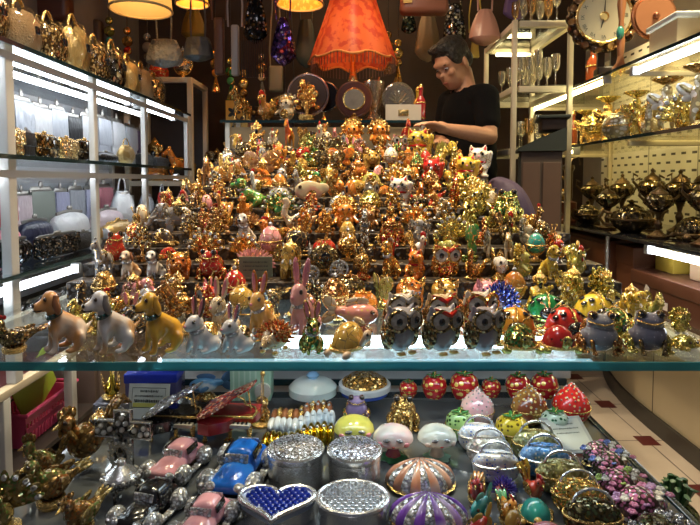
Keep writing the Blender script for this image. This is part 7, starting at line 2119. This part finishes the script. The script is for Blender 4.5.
# ------------------------------------------------------------------ right wall shelves
RXF = 1.08
sp_ = bx('slotted_back_panel', slot_panel_mat(), None, 1.60, 1.62, 1.0, 3.5, CAMZ - .48, CAMZ + .75, 0)
tag(sp_, 'cream slotted back panel behind the glass shelves on the right', 'panel')
rs = thing('giftware_shelf', 'glass wall shelves of gilt ornaments along the right side', 'shelf', (1.33, 2.2, 0)); R0 = (1.33, 2.2, 0)
RT, RM, RC = CAMZ + .46, CAMZ + .175, CAMZ - .22
YGL = thin_glass('warm_shelf_glass', (.95, .93, .82), .08, .05, body=.05, bodycol=(.7, .66, .4))
for z, nme, y1 in ((RT, 'top_glass', 3.42), (RM, 'middle_glass', 3.42)):
    g_ = bx(nme, YGL, rs, RXF, 1.595, 1.05, y1, z - .01, z, 0, R0)
    bx('glass_edge', GLASSE, g_, RXF - .004, RXF - .0002, 1.05, y1, z - .0115, z + .001, 0, R0)
for y in (1.2, 2.26, 3.36):
    bx('bracket', CREAMM, rs, 1.575, 1.597, y - .012, y + .012, RC + .002, RT + .16, .002, R0)
    for z in (RT, RM): bx('arm', CREAMM, rs, RXF + .06, 1.575, y - .008, y + .008, z - .03, z - .0105, .002, R0)
tube(rs, RXF + .015, RT - .028, 2.36, 3.34, TUBEY, .011, R0)
tube(rs, RXF + .02, RT - .036, 1.4, 2.14, TUBEW, .012, R0)
tube(rs, RXF + .05, RM - .026, 2.75, 3.2, TUBEY, .008, R0)
bx('front_box', CREAMM, rs, RXF + .03, RXF + .06, 1.3, 2.24, RT - .026, RT - .011, .002, R0)

# counter under the shelves
DKC = mat('black_glass_counter', (.015, .016, .02), .08, coat=.6)
ct = thing('glass_counter', 'black edged glass counter with dark metalware on the right', 'counter', (1.33, 2.2, 0))
bx('counter_glass', DKC, ct, RXF, 1.595, 1.05, 3.4, RC - .014, RC, .002, R0)
bx('back_upright', DKP, ct, 1.585, 1.597, 1.05, 3.4, CAMZ - .4995, RC - .014, 0, R0)
for y in (1.1, 2.33, 3.34):
    b = MB(); b.cyl((RXF + .02 - R0[0], y - R0[1], CAMZ - .4995), (RXF + .02 - R0[0], y - R0[1], RC - .014), .008); b.build('chrome_post', SILVER, ct)
tube(ct, RXF + .03, RC - .036, 1.15, 2.02, TUBEW, .0125, R0)
# cream rounded base
cb_ = thing('curved_counter_base', 'cream panelled counter base with rounded end and dark plinth at the right', 'counter', (1.4, 1.9, 0))
CRB = mat('cream_laminate', (.62, .52, .34), .35, var=.12, vscale=3)
pts = [(1.72, .9), (1.235, .9), (1.235, 2.2)]
for i in range(1, 13):
    a = i / 12 * PI / 2; pts.append((1.235 + .42 * (1 - math.cos(a)), 2.2 + .95 * math.sin(a)))
pts.append((1.72, 3.15))
def outl(b, k, z0, z1, off=0.0):
    lo = []; hi = []
    n = len(pts)
    for (x, y) in pts:
        xx = x + (off if x < 1.7 else 0)
        lo.append(b.bm.verts.new((xx - 1.4, y - 1.9, z0))); hi.append(b.bm.verts.new((xx - 1.4, y - 1.9, z1)))
    b.bm.faces.new(lo); b.bm.faces.new(hi[::-1])
    for i in range(n): b.bm.faces.new((lo[i], lo[(i + 1) % n], hi[(i + 1) % n], hi[i]))
sm(lambda b: outl(b, 1, .07, CAMZ - .52)).build('body', CRB, cb_)
sm(lambda b: outl(b, 1, 0, .0695, -.012)).build('plinth', mat('dark_plinth', (.04, .035, .03), .4), cb_)
sm(lambda b: b.box((1.34 - 1.4, 2.2 - 1.9, CAMZ - .51), (.52, 2.4, .0195))).build('top_board', CRB, cb_)
for y in (1.35, 1.8, 2.19):
    bx('panel_seam', mat('seam_dark', (.12, .09, .06), .6), cb_, 1.2335, 1.2352, y - .002, y + .002, .07, CAMZ - .52, 0, (1.4, 1.9, 0))
a = .75; sx_, sy_ = 1.235 + .42 * (1 - math.cos(a)), 2.2 + .95 * math.sin(a)
bx('panel_seam', MATS['seam_dark'], cb_, sx_ - .003, sx_, sy_ - .003, sy_ + .003, .07, CAMZ - .52, 0, (1.4, 1.9, 0))

# leather chests and boxes standing on the base
LEA = mat('chestnut_leather', (.17, .06, .025), .4, var=.25); LEA2 = mat('chestnut_leather_front', (.2, .075, .03), .4, var=.25)
G = 'chestnut leather drawer chests under the counter'
for i, (y0, y1, lab) in enumerate(((2.37, 2.80, 'chestnut leather chest of drawers beside the chrome post'), (2.83, 3.3, 'chestnut leather chest of drawers farthest along the counter'))):
    c_ = thing('leather_chest', lab, 'chest', (1.3, (y0 + y1) / 2, CAMZ - .4995), 0, G)
    sm(lambda b: b.box((.0, 0, .12), (.36, y1 - y0, .24), None, .008)).build('body', LEA, c_)
    for z in (.065, .175):
        d_ = sm(lambda b: b.box((-.184, 0, z), (.012, y1 - y0 - .03, .095), None, .004)).build('drawer', LEA2, c_)
        sm(lambda b: b.tube([(-.191, -.06, z + .01), (-.205, -.05, z), (-.205, .05, z), (-.191, .06, z + .01)], .004, 6)).build('handle', mat('antique_brass', (.35, .24, .1), .3, .9), d_)
BXB = mat('box_maroon', (.10, .035, .018), .45, var=.2); BXL = mat('box_maroon_lid', (.13, .05, .026), .4, var=.2)
BEI = mat('box_beige', (.5, .32, .18), .5, var=.15); YEL_ = mat('box_yellow', (.6, .40, .05), .5, var=.2)
def box(x0, x1, y0, y1, h, m, lab, z=CAMZ - .4995, lid=None, g=None, labels=0):
    t = thing('storage_box', lab, 'box', ((x0 + x1) / 2, (y0 + y1) / 2, z), 0, g)
    sx_, sy_ = x1 - x0, y1 - y0
    sm(lambda b: b.box((0, 0, h * .46), (sx_, sy_, h * .92), None, .003)).build('box', m, t)
    sm(lambda b: b.box((0, 0, h * .84), (sx_ + .008, sy_ + .008, h * .32), None, .003)).build('lid', lid or m, t)
    for i in range(labels):
        sm(lambda b: b.box((-sx_ / 2 - .0045, sy_ * (-.3 + .27 * i), h * .35 if i < 2 else h * .6), (.001, .028, .028), (.5 if i == 2 else 0, 0, 0))).build('sticker', mat('sticker_white', (.7, .62, .55), .5), t)
    return t
G = 'boxes stored under the counter glass'
box(1.12, 1.38, 1.70, 2.16, .15, BXB, 'long maroon box with three white stickers under the counter tube', lid=BXL, g=G, labels=3)
box(1.12, 1.36, 1.42, 1.66, .15, BEI, 'beige carton at the near end under the counter glass', g=G)
box(1.42, 1.56, 1.9, 2.2, .2, YEL_, 'yellow printed carton behind the long maroon box', g=G)
box(1.14, 1.3, 2.19, 2.33, .23, LEA, 'upright red brown box beside the chrome post', lid=LEA, g=G)
box(1.20, 1.36, 1.75, 1.92, .09, BEI, 'small beige carton on top of the long maroon box', z=CAMZ - .3485, g=G)
box(1.16, 1.34, 1.46, 1.62, .08, BXB, 'small maroon box on top of the beige carton', z=CAMZ - .3485, lid=BXL, g=G)
box(1.20, 1.30, 2.02, 2.14, .1, YEL_, 'small yellow box on the far end of the maroon box', z=CAMZ - .3485, g=G)

# dark metalware on the counter
BRZ = J('dark_bronze', (.045, .035, .025), (.09, .06, .03), (.5, .4, .25), set_col=(.2, .15, .08), scale=10, gem_metal=.7)
BRZP = mat('aged_bronze', (.14, .09, .05), .3, .9, bump=.4, bscale=14); DWOOD = mat('dark_red_wood', (.16, .045, .02), .35, var=.3)
@kind('footed_urn')
def _():
    ps = [part('bowl', 'body', lambda b: b.lathe([(.05, .5), (.2, .55), (.36, .66), (.4, .76), (.3, .84), (.2, .86)], seg=28))]
    ps.append(part('lid', 'accent', lambda b: b.lathe([(.24, .86), (.2, .91), (.08, .96), (.04, 1.0), (.06, 1.04), (0, 1.08)], seg=20)))
    ps.append(part('stem', 'accent', lambda b: b.lathe([(.28, 0), (.3, .04), (.16, .09), (.06, .16), (.1, .28), (.05, .36), (.08, .46), (.14, .52)], seg=20)))
    for s in (-1, 1): ps.append(part('handle', 'accent', lambda b: b.tube([(s * .38, 0, .72), (s * .56, 0, .84), (s * .55, 0, .97), (s * .42, 0, .93)], [.035, .03, .03, .015], 8)))
    return ps
G = 'dark bronze ware on the black counter'
urn = dict(body=BRZ, accent=BRZP)
def rp(k, px, X, z, m, lab, cat, s, rz=0.0, g=G, name=None):
    return place(k, (X, F * X / (px - VPX), z + .0006), m, lab, cat, rz, s, g, name)
for px, X, k, lab, s_, rz in ((585, 1.2, 'teapot', 'dark bronze teapot at the far end of the counter', (.22, .2, .2), 20), (608, 1.17, 'footed_urn', 'dark bronze urn beside the far teapot', (.16, .16, .22), 0), (632, 1.2, 'teapot', 'low dark bronze teapot with patterned bowl above the post', (.22, .22, .2), -15),
                          (660, 1.18, 'footed_urn', 'dark bronze urn before the oval covered dish', (.17, .17, .24), 0), (694, 1.27, 'turtle', 'oval dark covered dish with beaded lid near the right edge', (.18, .16, .2), 80), (706, 1.18, 'footed_urn', 'dark bronze urn cut by the right edge of the picture', (.17, .17, .26), 0)):
    rp(k, px, X, RC, dict(body=BRZ, accent=BRZP, jewel=BRZ, gold=BRZP), lab, 'ornament', tuple(.85 * q for q in s_), R(rz), name={'teapot': 'bronze_teapot', 'footed_urn': 'bronze_urn', 'turtle': 'covered_dish'}[k])
for px, X, lab, s_ in ((592, 1.36, 'tall bronze urn in the back row behind the far teapot', (.16, .16, .23)), (622, 1.38, 'tall bronze urn in the back row, second from the far end', (.16, .16, .24)), (652, 1.38, 'tall bronze urn in the back row, third from the far end', (.16, .16, .26)), (680, 1.38, 'tall bronze urn in the back row beside the oval dish', (.16, .16, .25)), (704, 1.38, 'tall bronze urn in the back row at the right edge', (.16, .16, .25))):
    rp('footed_urn', px, X, RC, urn, lab, 'urn', s_, name='bronze_urn')
# candle pillar and gilt figure at the far end
cp = thing('candle_pillar', 'reddish wooden candle pillar with bronze column at the end of the counter', 'candle holder', (1.14, F * 1.14 / (572 - VPX), RC + .0006))
sm(lambda b: b.lathe([(.05, 0), (.055, .02), (.03, .05), (.05, .09), (.05, .13), (.02, .14)], seg=20)).build('base', DWOOD, cp)
sm(lambda b: b.lathe([(.02, .14), (.024, .16), (.024, .32), (.035, .34), (.03, .36)], seg=16)).build('column', BRZP, cp)
sm(lambda b: b.tube([(0, 0, .35), (.02, 0, .40), (.06, 0, .41), (.07, 0, .36)], .004, 6)).build('hook', BRZP, cp)
rp('cherub', 556, 1.15, RC, dict(body=E_CRM, accent=GOLDP, jewel=GOLD), 'cream and gilt cherub lamp in front of the dark wooden chest', 'figurine', .24, R(-20), None, 'cherub_figurine')
rp('snail', 548, 1.24, RC, dict(body=J_SIL, accent=J_DRK), 'silver snail shaped ornament at the far corner of the counter', 'ornament', .14, R(-60), None, 'snail_ornament')

# gilt and white giftware on the middle shelf
G = 'gilt and white giftware on the middle glass shelf'
WGILT = dict(body=J('gilt_porcelain', (.72, .7, .64), (.6, .56, .45), (.8, .7, .35), set_col=(.6, .5, .28), scale=9, gem_metal=.1, set_metal=.6, tilt=.4), accent=E('porcelain2', (.72, .72, .7)), jewel=GOLD)
GGILT = dict(body=GOLDP, accent=GOLD, jewel=J_YEL)
RED_ = dict(body=E('oxblood_glaze', (.25, .05, .015)), accent=GOLDP, jewel=GOLD)
YGILT = dict(body=J_YEL, accent=GOLDP, jewel=J_YEL)
row = [('carafe', 572, RED_, 'dark red slim vase at the far end of the middle shelf', (.16, .16, .26)), ('cherub', 583, GGILT, 'gold cherub holding a dish, far end of the middle shelf', .24), ('jewelled_egg', 594, YGILT, 'yellow gold egg ornament beside the far gold cherub', .22), ('cherub', 606, GGILT, 'gold cherub left of the porcelain tureen', .27),
       ('apple', 620, WGILT, 'cream porcelain tureen with gilt knob on the middle shelf', (.26, .24, .2)), ('cherub', 634, YGILT, 'yellow gold cherub right of the porcelain tureen', .25), ('swan', 648, WGILT, 'white porcelain swan dish on the middle shelf', (.2, .14, .2)), ('cherub', 664, WGILT, 'white porcelain cherub lifting a gilt dish', .27), ('peacock', 680, YGILT, 'gold peacock ornament beside the white cherub', .2), ('cherub', 697, WGILT, 'white porcelain cherub at the right edge of the picture', .28)]
for k, px, m, lab, s_ in row:
    rp(k, px, 1.18, RM, m, lab, 'ornament', tuple(.74 * q for q in s_) if hasattr(s_, '__len__') else .76 * s_, R(-35), G, {'carafe': 'slim_vase', 'cherub': 'cherub_figurine', 'jewelled_egg': 'egg_ornament', 'apple': 'porcelain_tureen', 'swan': 'swan_dish', 'peacock': 'peacock_ornament'}[k])
G = 'gilt giftware at the back of the middle shelf'
for px, m, k, lab, s_ in ((590, GGILT, 'tree_ornament', 'gold gem tree at the back far end of the middle shelf', .26), (604, YGILT, 'footed_urn', 'yellow gold urn at the back, behind the far cherubs', .27), (618, GGILT, 'rooster', 'gold rooster at the back behind the tureen', .24), (632, YGILT, 'tree_ornament', 'yellow gold gem tree at the back of the middle shelf', .27), (646, GGILT, 'footed_urn', 'gold urn at the back behind the swan dish', .26), (660, WGILT, 'footed_urn', 'white urn at the back behind the white cherub', .27), (682, YGILT, 'rooster', 'yellow gold rooster at the back near the right edge', .25)):
    rp(k, px, 1.38, RM, m, lab, 'ornament', (.5 * s_, .5 * s_, .72 * s_), R(-30), G, {'tree_ornament': 'gem_tree', 'footed_urn': 'gilt_urn', 'rooster': 'rooster_ornament'}[k])

# things on the top shelf
def wall_clock():
    c = at(603, 18, 2.42)
    t = thing('ornate_clock', 'large round clock in a scalloped bronze frame on a dark stand', 'clock', (c.x, 2.42, RT + .0012), R(-12))
    h = c.z - RT; r = .145
    FR = J('bronze_floral', (.25, .12, .05), (.4, .22, .1), (.6, .4, .2), set_col=(.08, .05, .03), scale=26, gem_metal=.6)
    fr_ = sm(lambda b: [b.ball((r * .88 * math.cos(a), 0, h + r * .88 * math.sin(a)), (r * .2, .022, r * .2), None, 14, 10) for a in [k * PI / 9 for k in range(18)]])
    obj('frame', fr_.blob('frame', .006, 2), FR, t)
    f_ = sm(lambda b: b.cyl((0, .004, h), (0, -.022, h), r * .76, seg=48)).build('dial', mat('dial_cream', (.68, .6, .42), .35), t)
    sm(lambda b: b.torus((0, -.02, h), r * .77, .007, (PI / 2, 0, 0), 48, 8)).build('dial_ring', GOLDP, t)
    NUM = ['XII', 'I', 'II', 'III', 'IIII', 'V', 'VI', 'VII', 'VIII', 'IX', 'X', 'XI']
    for i, nmr in enumerate(NUM):
        a = i * PI / 6
        text(nmr, .022, f_, (r * .6 * math.sin(a), -.0225, h + r * .6 * math.cos(a)), (PI / 2, a, 0), INK, 'numeral')
    sm(lambda b: (b.tube([(0, -.025, h - .01), (.004, -.025, h + r * .55)], [.004, .001], 6))).build('minute_hand', BLKF, f_)
    sm(lambda b: (b.tube([(0, -.026, h), (-.012, -.026, h - r * .34)], [.004, .0015], 6))).build('hour_hand', BLKF, f_)
    sm(lambda b: b.ball((0, -.025, h), (.02, .006, .02))).build('rose_boss', GOLD, f_)
    sm(lambda b: (b.box((.03, .03, .02), (.1, .09, .04), None, .008), b.box((.005, .05, (h - r * .6) / 2), (.03, .02, h - r * .6)), b.box((.06, .05, (h - r * .6) / 2), (.03, .02, h - r * .6)))).build('stand', mat('stand_dark', (.03, .018, .012), .4), t)
wall_clock()
disc_stand('copper_plate', 'round copper plate standing right of the ornate clock', 'plate', 654, 17, 2.2, .09, mat('copper_face', (.48, .2, .1), .25, .5), mat('copper_rim', (.4, .15, .07), .22, .7), lambda t, h, r: sm(lambda b: b.ball((0, -.016, h), (r * .14, .012, r * .16))).build('boss', mat('copper_dark', (.18, .06, .03), .3, .6), t), zb=RT)
wb = thing('drawer_box', 'beige box with round dark knob and pale lid on the top right shelf', 'box', (1.215, 1.96, RT + .0006), R(-4))
sm(lambda b: b.box((0, 0, .045), (.22, .2, .09), None, .004)).build('body', mat('box_sand', (.62, .46, .26), .45), wb)
sm(lambda b: b.box((0, 0, .1), (.24, .22, .022), None, .006)).build('lid', mat('box_white', (.66, .68, .68), .35), wb)
sm(lambda b: b.cyl((-.02, -.1, .05), (-.02, -.108, .05), .014, seg=24)).build('knob', mat('knob_dark', (.1, .03, .02), .3), wb)
sm(lambda b: b.box((.1125, 0, .045), (.004, .19, .085))).build('side_panel', mat('box_pale_blue', (.55, .62, .66), .4), wb)
tw = thing('wooden_figure_stand', 'slim brown wooden figure with a green bead in front of the clock', 'ornament', (1.115, 2.29, RT + .0006))
sm(lambda b: b.lathe([(.034, 0), (.03, .012), (.016, .03), (.012, .06)], seg=20)).build('base', mat('figure_wood', (.35, .14, .06), .35), tw)
sm(lambda b: b.lathe([(.012, .05), (.016, .12), (.01, .2), (.018, .27), (.01, .34), (0, .37)], seg=14)).build('figure', mat('figure_wood', (.35, .14, .06), .35), tw)
sm(lambda b: b.ball((-.008, -.01, .15), (.016, .014, .028))).build('bead', E('bead_green', (.05, .25, .2)), tw)
rp('swan', 704, 1.46, RT, WGILT, 'white porcelain bird behind the beige drawer box', 'ornament', (.2, .2, .24), 0, None, 'porcelain_bird')
rp('carafe', 590, 1.3, RT, RED_, 'dark brown tall vase behind the clock', 'vase', (.2, .2, .3), 0, None, 'tall_vase')
rp('footed_urn', 664, 1.4, RT, RED_, 'dark red urn behind the copper plate', 'urn', .3, 0, None, 'glazed_urn')

# dark wooden chest with a stepped roof
ch = thing('wooden_chest', 'tall dark wooden chest with a stepped sloping top beside the cabinet', 'chest', (.845, 2.46, 0), R(-14))
CHW = mat('chest_wood', (.03, .015, .008), .75, var=.35, vscale=5); CHD = mat('chest_green', (.012, .016, .012), .7)
TOPZ = CAMZ + .13
sm(lambda b: b.box((0, 0, TOPZ / 2), (.17, .2, TOPZ), None, .004)).build('body', CHW, ch)
sm(lambda b: b.box((-.086, 0, TOPZ / 2), (.006, .19, TOPZ - .04))).build('side_panel', CHD, ch)
for x in (-.042, .042): sm(lambda b: b.box((x, -.1025, TOPZ / 2), (.072, .006, TOPZ - .1), None, .002)).build('front_panel', mat('chest_front', (.05, .02, .009), .75, var=.35), ch)
sm(lambda b: b.prism([(-.1, 0), (.1, 0), (.1, .1), (-.02, .05), (-.1, .012)], .22, Matrix.Translation((0, 0, TOPZ)))).build('sloping_roof', CHD, ch)
sm(lambda b: b.box((.05, 0, TOPZ + .115), (.1, .2, .05), None, .004)).build('upper_step', CHW, ch)
sm(lambda b: b.box((.05, 0, TOPZ + .146), (.13, .23, .014), None, .003)).build('cap', CHD, ch)

# pineapple on a low stand, bottom right
sd = thing('low_black_stand', 'small black stand under the pineapple ornament', 'stand', (.665, 1.06, 0))
sz = CAMZ - .755
sm(lambda b: b.box((0, 0, sz - .008), (.13, .15, .016), None, .003)).build('top', BLACKG, sd)
for x in (-.055, .055):
    for y in (-.06, .06): sm(lambda b: b.cyl((x, y, 0), (x, y, sz - .016), .007)).build('leg', BLACKG, sd)
pn = thing('pineapple_ornament', 'green pineapple ornament at the bottom right corner', 'ornament', (.645, 1.05, sz + .0006))
sm(lambda b: b.lathe([(.025, 0), (.042, .02), (.048, .06), (.04, .1), (.02, .12)], seg=24)).build('fruit', J('pineapple', (.12, .16, .05), (.2, .2, .06), (.5, .5, .2), set_col=(.03, .04, .015), scale=90, gem_metal=.2), pn)
PLG = mat('pineapple_leaf', (.03, .09, .03), .35)
for k in range(16):
    a = k * 2.4; t = .3 + .04 * k
    q = .045 - .002 * k
    sm(lambda b: b.tube([(.012 * math.cos(a), .012 * math.sin(a), .115), (q * .7 * math.cos(a), q * .7 * math.sin(a), .14 + .002 * k), (q * math.cos(a), q * math.sin(a), .138 + .002 * k)], [.007, .006, .001], 6)).build('leaf', PLG, pn)
# the orange figurine held in the hand
hd = (WRL - ELL).normalized()
fg = WRL + MO + hd * .10
place('rooster', (fg.x - .012, fg.y - .005, fg.z - .125), col('orange')[1], 'orange gilt rooster figurine held in the man\'s hand', 'figurine', R(-30), (.06, .06, .115), None, 'rooster_figurine')

# ------------------------------------------------------------------ settle: things that still press into a neighbour shrink a little
from mathutils.bvhtree import BVHTree
def settle(rounds=5):
    bpy.context.view_layer.update()
    kids = {}
    for o in bpy.data.objects:
        if o.type != 'MESH': continue
        r = o
        while r.parent: r = r.parent
        if r.get('kind') == 'structure' or r.type == 'CAMERA': continue
        kids.setdefault(r, []).append(o)
    hold = ('shelf', 'table', 'counter', 'riser', 'ledge', 'rack', 'cabinet', 'rail', 'hanging', 'charm', 'panel', 'pendant', 'person', 'sideboard', 'cupboard', 'base', 'sheet', 'basket', 'chest', 'lamp')
    its = [r for r in kids if not any(h in r.name for h in hold)]
    box = {}; tree = {}
    def bb(r):
        lo = Vector((1e9,) * 3); hi = Vector((-1e9,) * 3)
        for o in kids[r]:
            for c in o.bound_box:
                w = o.matrix_world @ Vector(c)
                for i in range(3): lo[i] = min(lo[i], w[i]); hi[i] = max(hi[i], w[i])
        return lo, hi
    def bt(r):
        vs = []; ps = []
        for o in kids[r]:
            n = len(vs); mw = o.matrix_world
            vs.extend(mw @ v.co for v in o.data.vertices); ps.extend([n + i for i in p.vertices] for p in o.data.polygons)
        return BVHTree.FromPolygons(vs, ps)
    for r in its: box[r] = bb(r)
    def near(a, b):
        A, B = box[a], box[b]; v = 1.0
        for i in range(3):
            d = min(A[1][i], B[1][i]) - max(A[0][i], B[0][i])
            if d <= 0: return False
            v *= d
        return v > 4e-5
    pairs = [(a, b) for i, a in enumerate(its) for b in its[i + 1:] if near(a, b)]
    for _ in range(rounds):
        hit = []
        for a, b in pairs:
            if not near(a, b): continue
            for r in (a, b):
                if r not in tree: tree[r] = bt(r)
            if tree[a].overlap(tree[b]): hit.append((a, b))
        if not hit: break
        moved = set()
        for a, b in hit:
            ca = (box[a][0] + box[a][1]) / 2; cb = (box[b][0] + box[b][1]) / 2
            d = Vector((ca.x - cb.x, ca.y - cb.y, 0)); d = d.normalized() * .003 if d.length > 1e-4 else Vector((.003, 0, 0))
            a.location += d; b.location -= d
            moved |= {a, b}
        for r in moved:
            r.scale = r.scale * .965; tree.pop(r, None)
        bpy.context.view_layer.update()
        for r in moved: box[r] = bb(r)
settle()
# ------------------------------------------------------------------ lights
WARM = (1.0, .80, .52)
for (x, y, e, tgt) in ((-.45, 1.75, 9, (-.35, 1.6, .8)), (.35, 1.85, 11, (.25, 1.8, .9)), (0, 2.35, 9, (0, 2.1, 1.0)), (.15, 1.35, 3.2, (.1, 1.45, .7))):
    lamp('ceiling_spot_lamp', 'SPOT', (x, y, 2.6), e * 11, WARM, .05, tgt, R(75), .8)
lamp('ceiling_spot_lamp', 'SPOT', (-.75, 1.6, 2.6), 75, (1, .85, .6), .05, (-1.1, 2.0, 1.4), R(70), .8)  # added spot without a fixture, brightens the wrapped handbags
lamp('ceiling_spot_lamp', 'SPOT', (-.1, 1.95, 2.5), 45, (1, .74, .45), .05, (.5, 2.85, 1.5), R(45), .8)  # added warm spot without a fixture, lifts the man's dim face
lamp('ceiling_lamp', 'POINT', (0.1, 3.4, 2.45), 9, (1.0, .62, .3), .08)
lamp('ceiling_lamp', 'POINT', (-.2, .35, 2.5), 19, (.95, .93, 1.0), .15)
lamp('counter_spot_lamp', 'SPOT', (1.25, 1.85, 2.65), 230, (1.0, .86, .5), .06, (1.35, 1.9, .9), R(70), .8)  # added spot without a fixture, lights the slotted panel and giftware
lamp('counter_spot_lamp', 'SPOT', (1.25, 2.7, 2.65), 200, (1.0, .82, .45), .06, (1.35, 2.75, .9), R(65), .8)  # second added spot, for the far half of the right shelves
w = bpy.data.worlds.new('world'); SC.world = w; w.use_nodes = True
w.node_tree.nodes['Background'].inputs[0].default_value = (.5, .55, .7, 1)
w.node_tree.nodes['Background'].inputs[1].default_value = .12
SC.view_settings.view_transform = 'Standard'
SC.view_settings.look = 'None'
SC.view_settings.exposure = 0.18
SC.view_settings.gamma = 1.0
SC.view_settings.use_curve_mapping = False
SC.cycles.use_denoising = True
SC.cycles.max_bounces = 8
SC.cycles.transparent_max_bounces = 16
SC.cycles.caustics_reflective = False
SC.cycles.caustics_refractive = False
